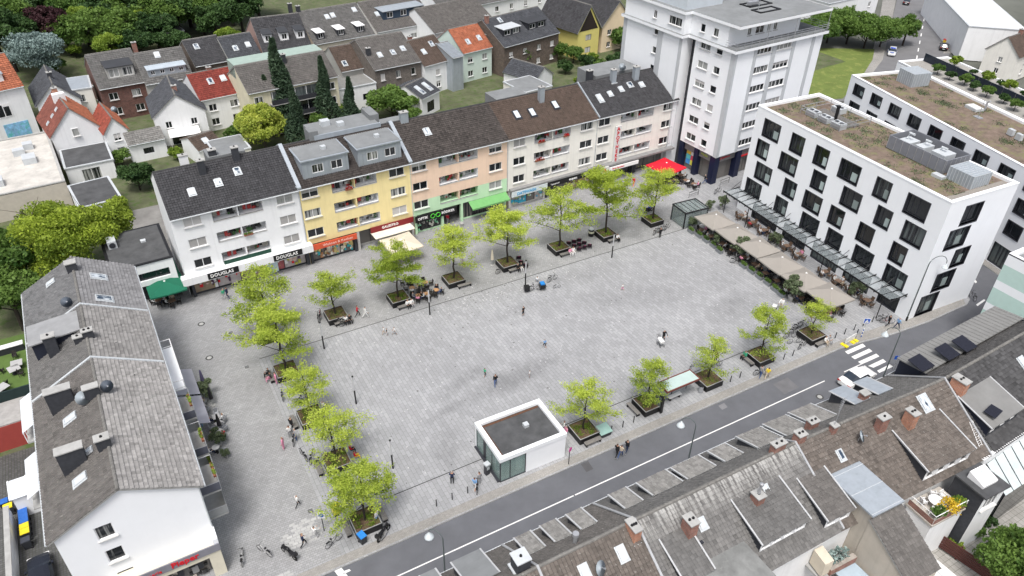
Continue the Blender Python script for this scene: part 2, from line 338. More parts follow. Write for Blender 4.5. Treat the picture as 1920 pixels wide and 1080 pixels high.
def walls(root, w, d, e, front=(), left=(), right=(), back=(), mat=WHITE, gab=None, style='white2', r=0, blind=.25, z0=0, name='wall', extra=None):
    """four walls of a box house (+ gable triangles) as one part, windows as parts; gab 'x' ridge along x, 'y' ridge along y"""
    mb = MB(); sides = [((0,0),(1,0),w,front),((w,0),(0,1),d,right),((w,d),(-1,0),w,back),((0,d),(0,-1),d,left)]
    for p0, ux, L, rc in sides: wall(mb, p0, ux, L, e, rc, z0=z0)
    if gab == 'x':
        mb.poly([(0,0,e),(0,d/2,e+r),(0,d,e)]); mb.poly([(w,0,e),(w,d,e),(w,d/2,e+r)])
    elif gab == 'y':
        mb.poly([(0,0,e),(w,0,e),(w/2,0,e+r)]); mb.poly([(w,d,e),(0,d,e),(w/2,d,e+r)])
    o = mb.build(name, mat, root)
    for p0, ux, L, rc in sides:
        for q in rc:
            if len(q) < 6 and not (len(q) == 5): window(root, p0, ux, q, style, blind=blind)
    return o
def slope(root, A, B, D, mat, tw=.33, th=.36, prof=.06, step=.10, seed=0, slabm=None, slab=.12, name='roof'):
    """roof plane A(eave left) B(eave right) D(ridge left): slab + one mesh of real overlapping tiles; returns placing function"""
    A, B, D = map(Vector, (A, B, D)); U = B-A; V = D-A; n = U.cross(V).normalized()
    if n.z < 0: n = -n
    C = B+V; mb = MB(); k = -n*slab
    mb.add([A, B, C, D, A+k, B+k, C+k, D+k], [(0,1,2,3),(7,6,5,4),(4,5,1,0),(5,6,2,1),(6,7,3,2),(7,4,0,3)])
    o = mb.build(name, slabm or M('roof_edge', (.30,.30,.29), .8, .2), root)
    nu = max(1, round(U.length/tw)); nv = max(1, round(V.length/th)); rng = np.random.default_rng(seed+int(abs(A.x*7+A.y*3)))
    m = 2*nu+1; uu = np.empty(m); uu[0::2] = np.arange(nu+1)/nu; uu[1::2] = (np.arange(nu)+.78)/nu
    pz = np.zeros(m); pz[1::2] = prof
    Aa, Ua, Va, na = (np.array(q[:]) for q in (A, U, V, n))
    vv = []; ff = []; ti = []
    for j in range(nv):
        v0 = j/nv-.012*(j > 0); v1 = (j+1)/nv; b = len(vv)*m
        jit = np.repeat(rng.normal(0, .006, nu+1), 2)[:m]
        base = Aa+np.outer(uu, Ua)
        vv += [base+Va*(v0+.38/nv)+na*.002, base+Va*v0+na*(step+pz+jit)[:, None], base+Va*v1+na*(.008+pz*.7)[:, None]]
        i = np.arange(m-1)
        ff += [np.stack([b+i, b+i+1, b+m+i+1, b+m+i], 1), np.stack([b+m+i, b+m+i+1, b+2*m+i+1, b+2*m+i], 1)]
        t = np.repeat(np.clip(rng.normal(.5, .22, nu), 0, 1), 2); ti += [t, t]
    vv = np.concatenate(vv); ff = np.concatenate(ff); ti = np.concatenate(ti)
    if (U.cross(V)).z < 0: ff = ff[:, ::-1]
    me = bpy.data.meshes.new('roof_tiles'); me.vertices.add(len(vv)); me.vertices.foreach_set('co', vv.ravel())
    me.loops.add(ff.size); me.loops.foreach_set('vertex_index', ff.ravel()); me.polygons.add(len(ff)); me.polygons.foreach_set('loop_start', np.arange(len(ff))*4); me.polygons.foreach_set('loop_total', np.full(len(ff), 4)); me.polygons.foreach_set('use_smooth', np.zeros(len(ff), dtype=bool))
    me.update(calc_edges=True); me.attributes.new('tint', 'FLOAT', 'FACE').data.foreach_set('value', ti); me.materials.append(mat)
    tag(put('roof_tiles', me, o), kind='stuff')
    u = U.normalized(); v = V.normalized()
    def at(p, off=0.0):
        """placing matrix at a point p of the plane (parent space): x along eave, y up the slope, z off the roof"""
        p = Vector(p)+n*off
        return Matrix(((u.x, v.x, n.x, p.x), (u.y, v.y, n.y, p.y), (u.z, v.z, n.z, p.z), (0, 0, 0, 1)))
    at.uv = lambda fu, fv, off=0.0: at(A+U*fu+V*fv, off)
    at.pt = lambda fu, fv: A+U*fu+V*fv
    at.n = n; at.A = A; at.U = U; at.V = V; at.o = o
    return at
def ridge(roof, P, Q, mat=RIDGE, r=.13, L=.42):
    P, Q = Vector(P), Vector(Q); k = max(1, round((Q-P).length/L)); mb = MB(); d = (Q-P)/k
    for i in range(k): mb.tube([P+d*i, P+d*(i+1.06)], [r*1.12, r*.96], 8)
    return tag(mb.build('ridge_tiles', mat, roof), kind='stuff')
SKG = glassmat('skylight_glass', dark=(.03,.05,.08), pale=(.55,.60,.64), share=.55, rough=.04)
def skylight(root, Mx, w=.8, h=1.2, white=True):
    mb = MB(); t = .09
    mb.box(-w/2, -w/2+t, -h/2, h/2, -.02, .16); mb.box(w/2-t, w/2, -h/2, h/2, -.02, .16); mb.box(-w/2+t, w/2-t, -h/2, -h/2+t, -.02, .16); mb.box(-w/2+t, w/2-t, h/2-t, h/2, -.02, .16)
    mb.box(-w/2-.12, w/2+.12, -h/2-.16, -h/2, .0, .055); mb.box(-w/2-.1, -w/2, -h/2, h/2, .0, .06); mb.box(w/2, w/2+.1, -h/2, h/2, .0, .06)
    o = put('skylight', mb.mesh('skylight', ZINCL if white else FRAMED), root, mat=Mx @ Matrix.Translation((0,0,.12)))
    put('skylight_pane', MB().box(-w/2+t, w/2-t, -h/2+t, h/2-t, .02, .12).mesh('pane', SKG), o); return o
def chimney(root, x, y, z0, z1, w=.7, d=.55, mat=None, cap=CONC, pots=1, flue=0, rz=0):
    mb = MB(); mb.box(-w/2, w/2, -d/2, d/2, z0, z1); o = mb.build('chimney', mat or SLATE, root, loc=(x, y, 0), rz=rz)
    c = MB(); c.box(-w/2-.07, w/2+.07, -d/2-.07, d/2+.07, z1, z1+.1); c.build('chimney_cap', cap, o)
    for i in range(pots):
        px = (i-(pots-1)/2)*w/max(1, pots)*.9
        p = MB(); p.lathe([(.11,z1+.1),(.11,z1+.12),(.09,z1+.22),(0,z1+.16)], 8, (px, 0)); p.build('chimney_pot', BLACK, o)
    if flue:
        p = MB(); p.lathe([(.10,z1+.1),(.10,z1+flue),(.17,z1+flue),(.17,z1+flue+.14),(0,z1+flue+.2)], 10); p.build('flue', STEEL, o)
    f = MB(); f.box(-w/2-.16, w/2+.16, -d/2-.16, d/2+.16, z0+.0, z0+.12); f.build('flashing', ZINCL, o)
    return o
def dish(root, p, face=-R(60), r=.42, dark=False):
    o = MB().tube([(0,0,0),(0,0,.55),(.05,0,.65)], .03, 6).build('dish_mast', STEEL, root, loc=p, rz=face)
    mb = MB(); mb.lathe([(r,.10),(r*.75,.045),(r*.4,.01),(0,0),(r*.4,-.02),(r*.75,.02),(r,.085)], 14)
    d = mb.build('satellite_dish', M('dish_dark', (.10,.12,.15), .6) if dark else M('dish_grey', (.35,.40,.44), .6), o, True)
    d.location = (.08, 0, .72); d.rotation_euler = (0, R(58), 0)
    a = MB().tube([(0,0,-.02),(-.1,0,.2),(0,0,.42)], .02, 5); a.box(-.05,.05,-.05,.05,.40,.5); b = a.build('feed_arm', STEEL, d); return o
def flower_box(root, p, w, rz=0, flowers=None):
    o = MB().box(-w/2, w/2, -.12, .12, 0, .2).build('flower_box', M('terracotta', (.25,.10,.06)), root, loc=p, rz=rz)
    leafblob(o, (w/2, .16, .2), (0, 0, .3), 60, .12, flowers or LEAF_MID, 'flowers'); return o
def leafcloud(n, size, fn, seed=0, flat=.0, asp=1.0):
    """n leaf faces, centres from fn(rng,n) -> (n,3)+(n,) tint; returns mesh (quads bent to small diamonds)"""
    rng = np.random.default_rng(seed); c, t = fn(rng, n)
    a = rng.normal(size=(n, 3)); a[:, 2] *= (1-flat); a /= np.linalg.norm(a, axis=1)[:, None]
    b = rng.normal(size=(n, 3)); b[:, 2] *= (1-flat); b -= a*(a*b).sum(1)[:, None]; b /= np.linalg.norm(b, axis=1)[:, None]
    s = size*rng.uniform(.6, 1.35, n)[:, None]
    v = np.stack([c-a*s, c-b*s*.55*asp, c+a*s, c+b*s*.55*asp], 1).reshape(-1, 3); f = np.arange(4*n).reshape(n, 4)
    me = bpy.data.meshes.new('leaves'); me.vertices.add(4*n); me.vertices.foreach_set('co', v.ravel()); me.loops.add(4*n); me.loops.foreach_set('vertex_index', f.ravel())
    me.polygons.add(n); me.polygons.foreach_set('loop_start', np.arange(n)*4); me.polygons.foreach_set('loop_total', np.full(n, 4)); me.update(calc_edges=True)
    me.attributes.new('tint', 'FLOAT', 'FACE').data.foreach_set('value', np.clip(t, 0, 1)); return me
LEAF_Y = leafmat('honey_locust_leaf', (.19,.29,.03), (.62,.71,.13), .5)
LEAF_G = leafmat('green_locust_leaf', (.09,.20,.025), (.46,.55,.08), .5)
LEAF_MID = leafmat('mid_green_leaf', (.04,.10,.02), (.17,.27,.06))
LEAF_DARK = leafmat('dark_green_leaf', (.016,.045,.015), (.075,.14,.04), .25)
LEAF_LIGHT = leafmat('light_green_leaf', (.08,.16,.02), (.30,.40,.06))
LEAF_BLUE = leafmat('blue_cedar_needle', (.09,.14,.13), (.30,.39,.37), .2)
LEAF_PURP = leafmat('copper_beech_leaf', (.022,.010,.012), (.07,.03,.035), .2)
LEAF_FIR = leafmat('spruce_needle', (.018,.042,.025), (.085,.135,.075), .2)
LEAF_WILLOW = leafmat('willow_leaf', (.20,.30,.04), (.60,.64,.13), .45)
LEAF_RED = leafmat('red_flower', (.25,.01,.012), (.6,.03,.03), .2)
LEAF_GOLD = leafmat('golden_leaf', (.45,.30,.02), (.75,.55,.05), .3)
LEAF_OLIVE = leafmat('olive_leaf', (.05,.075,.035), (.20,.25,.14), .25)
BARK = M('bark', (.035,.028,.023), .9, .3, 8, bump=.4)
BARKG = M('grey_bark', (.10,.09,.075), .9, .3, 8, bump=.4)
def leafblob(parent, rad, c, n, size, mat, name='foliage', seed=None):
    rx, ry, rz_ = rad
    def fn(rng, n):
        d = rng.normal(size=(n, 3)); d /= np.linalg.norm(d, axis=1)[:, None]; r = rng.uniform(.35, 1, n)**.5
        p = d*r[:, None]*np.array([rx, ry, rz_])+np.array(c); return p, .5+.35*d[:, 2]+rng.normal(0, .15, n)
    me = leafcloud(n, size, fn, seed if seed is not None else random.randrange(9999)); me.materials.append(mat); return put(name, me, parent)
# ================================================================ THE SETTING
def sheet(name, pts, z, mat):
    mb = MB(); mb.poly([(p[0], p[1], z) for p in pts]); return tag(mb.build(name, mat), kind='structure')
def block(name, pts, z0, z1, mat, side=None):
    mb = MB(); mb.prism(pts, z0, z1, 1 if side else 0, 0); return tag(mb.build(name, [mat, side] if side else mat), kind='structure')
GARDEN = M('garden_earth', (.10,.11,.06), .95, .4, .35, bump=.5, bscale=10, spots=((.06,.10,.025), .8, .5, .9))
LAWN = M('lawn_green', (.125,.165,.04), .95, .25, .25, bump=.6, bscale=25, spots=((.22,.24,.07), .6, .52, .7))
block('ground', [(-900,-300),(1500,-300),(1500,1600),(-900,1600)], -1.2, -.20, M('far_ground', (.11,.115,.10), .95, .35, .05))
sheet('road', [(-90,20),(150,20),(150,46),(97.5,46),(103,70),(112,110),(124,150),(104,150),(92,70),(88,46),(-90,46)], -.12, ASPH)
PAVE = tiled_ground('square_slabs', (.345,.35,.36), (.285,.29,.298), (.18,.182,.187), .84, .40, .016, rot90=True, stain=.12,
    wet=[(30.5,52.5,7,2.0,8,.26), (26,55,5,1.2,20,.18), (22,51.5,3,.8,15,.2), (52,58,9,3,-20,.14), (61,51,6,2.5,10,.16), (48,66,8,2,0,.12), (20,47,4,2,60,.14), (36,63,5,1.2,10,.14)])
PAVE2 = tiled_ground('lane_setts', (.34,.343,.347), (.28,.283,.287), (.18,.18,.182), .34, .22, .014, stain=.18)
PAVE3 = tiled_ground('pavement_bricks', (.33,.32,.30), (.27,.26,.245), (.17,.16,.15), .22, .11, .008, stain=.18)
COBB = tiled_ground('yard_cobbles', (.075,.075,.078), (.11,.11,.11), (.05,.055,.04), .24, .24, .02, stain=.3, off=0)
KERB = M('kerb_stone', (.38,.38,.37), .8, .2, 1.5)
SQ = [(-70,39),(66.5,39),(70,38.55),(74,37.9),(80,37.45),(87.6,37.45),(89,38),(89.8,39.4),(90.4,50),(92.2,72),(96,110),(96,125),(-70,125)]
block('town_square', SQ, -.3, 0, PAVE, KERB)
sheet('pedestrian_lane', [(-2,40.2),(6.9,40.2),(6.9,68.6),(72,68.9),(72,87),(-2.8,85)], .004, PAVE2)
sheet('kerb_pavement', [(-60,39.16),(66.5,39.16),(70,38.71),(74,38.06),(80,37.62),(87.5,37.62),(88.7,38.9),(77.7,38.9),(74,39.6),(68,40.05),(-60,40.05)], .005, PAVE3)
block('pavement_south', [(-90,30.6),(79,30.6),(79,33),(-90,33)], -.3, 0, PAVE3, KERB)
block('pavement_east', [(98.6,36),(97.6,40),(107.5,77.6),(118,115),(125,112),(110,36)], -.3, 0, PAVE3, KERB)
# gutters: slotted drains across the square
DRAIN = M('drain_slot', (.06,.06,.06), .7)
for y0, x0, x1 in ((68.75, 7, 74), (43.9, 12, 60)):
    tag(MB().box(x0, x1, y0-.05, y0+.05, -.02, .007).build('drain_channel', DRAIN), kind='structure')
# light replacement slabs near the kerb
mb = MB(); rr = random.Random(3)
LS = M('new_slab', (.40,.40,.395), .8, .12, 3, objvar=.12)
slab_me = MB().box(-.24, .24, -.13, .13, 0, .012).mesh('paving_slab', LS)
patch = tag(MB().poly([(2.6,42.6,.006),(6.2,42.6,.006),(6.2,45.3,.006),(2.6,45.3,.006)]).build('slab_patch', PAVE2), kind='structure')
for j in range(9):
    for i in range(6):
        x = 2.95+i*.53+(.26 if j % 2 else 0); y = 42.75+j*.29
        if rr.random() < .88 and x < 6.0 and not (j > 5 and i < 2): put('paving_slab', slab_me, patch, (x, y, .007))
patch2 = tag(MB().poly([(-.6,39.2,.008),(3.0,39.2,.008),(3.0,40.9,.008),(-.6,40.9,.008)]).build('slab_patch', PAVE2), kind='structure')
for j in range(5):
    for i in range(6):
        put('paving_slab', slab_me, patch2, (-.3+i*.53+(.2 if j % 2 else 0), 39.45+j*.29, .009))
# road paint
mb = MB(); zz = -.113
def strip(x0, x1, y, w=.12): return MB().poly([(x0,y-w/2,zz),(x1,y-w/2,zz),(x1,y+w/2,zz),(x0,y+w/2,zz)])
for a, b in ((-40,27.6),(27.75,60.5),(63.6,67.4),):
    tag(strip(a, b, 36.05).build('lane_line', PAINT), kind='structure')
for q in (((940,712),(1235,578),(1290,625),(990,757)),((1045,800),(1345,662),(1403,708),(1105,843)),((1160,885),(1465,748),(1520,793),(1220,930)),((1330,955),(1580,838),(1637,885),(1420,985)),((1480,1035),(1695,925),(1750,965),(1520,1072))):
    tag(MB().poly([G(1480+x/9, 580+y/9, zz) for x, y in q][::-1]).build('crossing_stripe', PAINT), kind='structure')
for q in (((1830,571),(1845,561),(1848,563),(1833,574)),((1815,517),(1822,514),(1832,529),(1829,531))):
    tag(MB().poly([G(x, y, zz) for x, y in q][::-1]).build('road_mark', PAINT), kind='structure')
for q in (((625,1068),(637,1060),(652,1080),(640,1088)),((633,1075),(655,1067),(658,1070),(637,1080))):
    tag(MB().poly([G(x, y, zz) for x, y in q][::-1]).build('road_mark', PAINT), kind='structure')
# street in the far right corner
FR = [G(x, y) for x, y in ((1560,190),(1642,128),(1668,60),(1690,-40),(1900,-60),(1845,10),(1800,75),(1765,125),(1700,190))]
sheet('side_street', FR, -.03, M('old_asphalt', (.16,.16,.165), .9, .15, .3))
for i in range(9):
    t = i/9; x0 = 1716+t*24; y0 = 125-t*128
    p = G(x0, y0, -.02); q = G(x0+1.6, y0-9, -.02); d = (q-p).normalized(); s = Vector((-d.y, d.x, 0))*.12
    tag(MB().poly([p-s, p+d*3-s, p+d*3+s, p+s]).build('lane_dash', PAINT), kind='structure')
sheet('side_pavement', [G(x, y, -.02) for x, y in ((1782,75),(1768,100),(1812,100),(1835,40),(1850,0),(1830,0),(1800,45))], -.015, PAVE3)
sheet('side_pavement_left', [G(x, y, -.02) for x, y in ((1630,145),(1655,112),(1668,60),(1680,0),(1655,0),(1645,60),(1634,105),(1610,140))], -.015, PAVE3)
sheet('lawn', [G(x, y) for x, y in ((1490,190),(1525,90),(1640,92),(1636,112),(1612,150),(1580,185))], .012, LAWN)
sheet('garden_ground', [(-40,97.5),(79,99),(79,103),(150,110),(150,260),(-140,300),(-140,97)], .02, GARDEN)
sheet('small_lawn', [(-30,70.5),(-12.7,70.5),(-13,86),(-30,86)], .02, M('turf_green', (.085,.14,.035), .95, .2, 1.0, bump=.5, bscale=25))
sheet('courtyards', [(-2,96),(79,98.5),(79,113),(-2,111)], .03, M('court_paving', (.20,.195,.185), .9, .3, .4))
sheet('yard', [(-40,28),(-2.2,39),(-2.2,41),(-11.5,44.5),(-12.6,70),(-40,70)], .012, COBB)
sheet('back_garden', [(-45,66),(-12.4,66),(-14,112),(-45,112)], .016, GARDEN)
sheet('south_gardens', [(0,-20),(120,-20),(120,19),(0,19)], .012, tiled_ground('patio_slabs', (.36,.35,.33), (.30,.29,.27), (.16,.16,.14), .5, .5, .02, stain=.25, off=0))
# manhole covers
for i, (x, y, r) in enumerate(((377.5,607.5,.42),(392.5,671,.42),(1537,744,.42))):
    p = G(x, y, -.11 if i == 2 else 0); zb = -.118 if i == 2 else .006
    o = thing('manhole_cover', ['round pale manhole cover in the lane, nearer the shops', 'round pale manhole cover in the lane, nearer the road', 'round manhole cover in the asphalt near the white car'][i], 'manhole', (p.x, p.y, zb))
    MB().lathe([(r,0),(r,.008),(0,.008)], 18).build('ring', DRAIN, o); MB().lathe([(r*.62,.007),(r*.62,.013),(0,.013)], 14).build('lid', KERB, o)
for i, (x, y) in enumerate(((433,624),(463,688),(582,958),(405,1037))):
    p = G(x, y); s = .2 if i < 3 else .45
    o = thing('drain_grate', ['square black drain grate beside the leftmost trees, upper one', 'square black drain grate beside the leftmost trees, lower one', 'square black drain grate left of the blue sign', 'square inspection cover by the gable shop corner'][i], 'drain', (p.x, p.y, .006))
    MB().box(-s, s, -s, s, 0, .01).build('frame', KERB if i == 3 else DRAIN, o)
    for k in range(3): MB().box(-s*.8, s*.8, -s*.6+k*s*.5, -s*.6+k*s*.5+s*.2, .01, .016).build('bar', STEEL, o)

# wear: gum and lime spots on the slabs, repaired patches in the asphalt
rng_ = np.random.default_rng(12); mb = MB()
for i in range(1100):
    x = rng_.uniform(8, 74); y = rng_.uniform(44, 71)
    if i % 4 == 0: x, y = rng_.normal(36, 7), rng_.normal(67.5, 1.6)
    r = rng_.uniform(.03, .085)*(1.6 if i % 9 == 0 else 1); a0 = rng_.uniform(0, 1); mb.poly([(x+r*math.cos(a0+k*1.047)*rng_.uniform(.7,1.2), y+r*math.sin(a0+k*1.047)*rng_.uniform(.7,1.2), .0062) for k in range(6)], 0 if i % 3 else 1)
tag(mb.build('gum_spots', [M('gum_pale', (.50,.50,.50), .8), M('gum_dark', (.13,.13,.13), .8)]), 'pale and dark gum spots scattered over the square', 'spots', kind='stuff')
for x0, x1, y0, y1, c_ in ((47.4,48.2,38.0,38.7,.19),(20,27.5,33.6,34.6,.095),(55,57.2,36.6,38.4,.14),(30.2,31.0,37.8,38.9,.085)): sheet('asphalt_patch', [(x0,y0),(x1,y0+.03),(x1+.1,y1),(x0+.05,y1-.04)], -.1165, M('asphalt_patch_%d' % int(c_*1000), (c_,c_,c_*1.06), .9, .15, 1))
# ================================================================ SHOP ROW ALONG THE BACK OF THE SQUARE
ROW_A = math.atan2(2.8, 77.5); ROW0 = Vector((2.5, 84.2, 0)); RU = Vector((math.cos(ROW_A), math.sin(ROW_A), 0))
def text(body, size, mat, parent, loc, rot=(R(90),0,0), name='lettering', ext=.02, align='LEFT', sx=1.0, bold=0.0, space=1.0):
    c = bpy.data.curves.new(name, 'FONT'); c.body = body; c.size = size; c.extrude = ext; c.offset = bold; c.align_x = align; c.align_y = 'CENTER'; c.resolution_u = 2; c.space_character = space
    o = bpy.data.objects.new(name, c); COL.objects.link(o); dg = bpy.context.evaluated_depsgraph_get(); me = bpy.data.meshes.new_from_object(o.evaluated_get(dg)); bpy.data.objects.remove(o); bpy.data.curves.remove(c)
    me.materials.clear(); me.materials.append(mat); o = put(name, me, parent, loc); o.rotation_euler = rot; o.scale = (sx, 1, 1); return o
LETW = M('white_letters', (.85,.85,.84), .5, .02); SIGNB = M('black_sign', (.012,.012,.013), .35, .1)
def rowhouse(label, x0, w, wl, lg, wr, wm, roofm, gf_h=3.0, gfm=None, divider=True, eave=11.3, seed=0):
    """four-storey shop house: windows left and right, a column of recessed loggias between"""
    loc = ROW0+RU*x0; o = thing('shop_house', label, 'building', loc, ROW_A, 'shop houses behind the square'); d = 11.6
    zs = (3.95, 6.8, 9.68); fr = []; lo = []
    for z in zs:
        if wl: fr.append((wl[0], z, wl[1], 1.2))
        if wr: fr.append((wr[0], z, wr[1], 1.2))
        lo.append((lg[0], z-.1, lg[1], 1.32, 1.5))
    mb = MB()
    wall(mb, (0,0), (1,0), w, eave, fr+lo, z0=gf_h, m=0)
    if gfm:                                                  # first floor in another colour
        for i, f in enumerate(mb.f):
            zc = [mb.v[k][2] for k in f]
            if max(zc) <= 5.2: mb.m[i] = 1
    for p0, ux, L in (((w,0),(0,1),d), ((w,d),(-1,0),w), ((0,d),(0,-1),d)): wall(mb, p0, ux, L, eave, z0=0)
    rh = 3.3
    mb.poly([(0,0,eave),(0,d/2,eave+rh),(0,d,eave)]); mb.poly([(w,0,eave),(w,d,eave),(w,d/2,eave+rh)])
    for z in zs: mb.poly([(lg[0],1.5,z-.1),(lg[0]+lg[1],1.5,z-.1),(lg[0]+lg[1],1.5,z+1.25),(lg[0],1.5,z+1.25)], 2); 
    mb.poly([(0,0,gf_h),(w,0,gf_h),(w,1.6,gf_h),(0,1.6,gf_h)], 2)
    mb.build('wall', [wm, gfm or wm, WHITE], o)
    for q in fr: window(o, (0,0), (1,0), q, 'white2', blind=.3)
    rr = random.Random(seed)
    for z in zs:                                             # inside each loggia
        for k in range(2):
            cx = lg[0]+lg[1]*(.27+.46*k)
            window(o, (0,1.5), (1,0), (cx-1.35, z+.25, 1.0, .95), 'white2', inset=-.06)
            window(o, (0,1.5), (1,0), (cx+.25, z-.08, .95, 1.25), 'single', inset=-.06)
        s_ = goods(o, lg[0]+.3, lg[0]+lg[1]-.3, .9, z-.08, z+.25, [(.03,.03,.03),(.35,.33,.3),(.05,.12,.04),(.4,.05,.05),(.6,.6,.58)], 13, seed*10+int(z), .55); s_.name = 'balcony_furniture'
        if divider: MB().box(lg[0]+lg[1]/2-.08, lg[0]+lg[1]/2+.08, .02, 1.49, z-.09, z+1.2).build('loggia_partition', wm, o)
        MB().box(lg[0], lg[0]+lg[1], -.04, .16, z-.19, z-.1).build('parapet_cap', SILL, o)
    # roof
    f = slope(o, (-.02,-.35,eave-.1), (w+.02,-.35,eave-.1), (-.02,d/2,eave+rh+.06), roofm, .30, .34, seed=seed)
    b = slope(o, (w+.02,d+.35,eave-.1), (-.02,d+.35,eave-.1), (w+.02,d/2,eave+rh+.06), roofm, .45, .5, seed=seed+1)
    ridge(f.o, (0,d/2,eave+rh+.08), (w,d/2,eave+rh+.08), M('dark_ridge', (.05,.05,.052), .8, .3))
    MB().tube([(0,-.42,eave-.14),(w,-.42,eave-.14)], .08, 6).build('gutter', ZINCL, o)
    MB().tube([(w-.15,-.34,eave-.2),(w-.12,-.08,eave-.6),(w-.12,-.08,gf_h)], .05, 6).build('downpipe', ZINCL, o)
    return o, f
def shopfront(o, x0, x1, h=3.0, rec=1.3, n=3, mat=None, pier=.35, fm=None, base=.25, name='shop_front', glow=None):
    """recessed ground-floor shop: piers, glazing panes, stall riser"""
    mb = MB(); mb.box(x0, x0+pier, .02, rec, 0, h); mb.box(x1-pier, x1, .02, rec, 0, h); mb.box(x0+pier, x1-pier, rec-.02, rec+.1, 0, base); s = mb.build(name, mat or SLATE, o)
    ww = (x1-x0-2*pier)/n
    for i in range(n):
        a = x0+pier+i*ww
        g = MB(); g.box(a+.04, a+ww-.04, rec, rec+.05, base, h-.3); g.build('shop_pane', glow[i % len(glow)] if glow else SHOPG, s)
        f = MB(); f.box(a-.03, a+.03, rec-.05, rec+.06, base, h-.3); f.box(a+.03, a+ww-.03, rec-.05, rec+.06, h-.36, h-.05); f.build('mullion', fm or FRAMED, s)
    return s
def goods(s, x0, x1, y, z0, z1, cols, n, seed=0, sz=.22):
    """things on show behind the glass"""
    rr = random.Random(seed); mb = MB(); ms = [M('goods_%s' % '_'.join(str(int(c*99)) for c in q), q, .6) for q in cols]
    for i in range(n):
        a = rr.uniform(.4, 1)*sz; x = rr.uniform(x0, x1); z = rr.uniform(z0, z1); mb.box(x-a/2, x+a/2, y-.12, y+.02, z, z+a*rr.uniform(.6, 1.8), rr.randrange(len(ms)))
    return tag(mb.build('display_goods', ms, s), kind='stuff')
# --- white house with the perfume shop
WARM = M('lit_shop_interior', (.36,.28,.20), .5, .3, 1.2); PALEI = M('poster_pale', (.55,.50,.50), .4, .3, 1.0); POSTR = M('poster_red', (.42,.12,.13), .4, .5, 1.3); CYAN = M('sticker_cyan', (.05,.42,.62), .4, .2)
o, f = rowhouse('white four-storey house with black shop signs at left end of the shop row', 0, 15.2, (1.3,2.05), (4.6,5.95), (12.3,2.05), WHITE, T_DARK, seed=1)
for u, v in ((.22,.45),(.43,.52),(.60,.66)): skylight(o, f.uv(u, v), .7, 1.0)
chimney(o, 5.3, 4.4, 13.3, 15.6, .8, .6); chimney(o, 9.6, 5.2, 14, 16, .8, .6); chimney(o, 3.8, 6.6, 13.6, 15.7, 1.0, .6, WHITE); chimney(o, 7.2, 6.8, 13.6, 15.6, .9, .7)
MB().box(6.5, 11, 6.2, 9, 13, 14.9).build('roof_hatch_block', FELTL, o)
c = MB(); c.box(-.6, 15.6, -1.0, .0, 2.45, 3.45); c.box(-.6, 15.6, .0, 1.0, 2.45, 2.6); c.build('canopy', WHITE, o)
s = shopfront(o, .3, 15.1, 2.45, .55, 5, SLATE, glow=[WARM, PALEI, WARM, POSTR, PALEI])
goods(s, 1.2, 14, .42, .4, 1.7, [(.7,.02,.03),(.75,.55,.5),(.1,.05,.1),(.5,.5,.1),(.8,.8,.8)], 40, 3, .4)
for x in (2.3, 10.4):
    b = MB().box(x, x+3.7, -1.12, -1.0, 2.62, 3.42).build('shop_sign', SIGNB, o); text('DOUGLAS', .62, LETW, b, (x+.28, -1.13, 3.02), sx=.98, bold=.01)
for x in (5.0, 9.6, 10.3): MB().box(x, x+.75, .3, .5, .2, 2.2).build('poster_panel', PALEI if x < 9 else M('poster_blue', (.55,.68,.75), .4), o)
MB().box(4.65, 10.5, -.05, -.02, 3.3, 4.0).build('balcony_screen', M('green_screen', (.015,.06,.04), .7), o)
flower_box(o, (8.2,-.2,6.75), 1.1)
# --- yellow house
o, f = rowhouse('yellow four-storey house with two zinc box dormers and orange shop band', 15.25, 15.15, (.2,2.15), (4.15,6.1), (12.05,2.15), YELLOW, M('dark_brown_tile', (.05,.043,.04), .85, .22, .5, tint=.4), seed=2)
MB().box(-.35, .25, -.3, 6.6, 11.55, 11.6).build('verge_plate', ZINC, o)
def verge(o, x, d=11.6, eave=11.3, rh=3.3, w=.5, y0=-.35, mat=ZINC):
    mb = MB(); h = .34
    for a, b in (((y0,eave-.1),(d/2,eave+rh+.06)),((d/2,eave+rh+.06),(d-y0,eave-.1))):
        mb.add([(x-w/2,a[0],a[1]),(x+w/2,a[0],a[1]),(x+w/2,b[0],b[1]),(x-w/2,b[0],b[1]),(x-w/2,a[0],a[1]+h),(x+w/2,a[0],a[1]+h),(x+w/2,b[0],b[1]+h),(x-w/2,b[0],b[1]+h)], [(4,5,6,7),(0,1,5,4),(1,2,6,5),(2,3,7,6),(3,0,4,7)])
    return mb.build('party_wall', mat, o)
verge(o, 0); verge(o, 15.1)
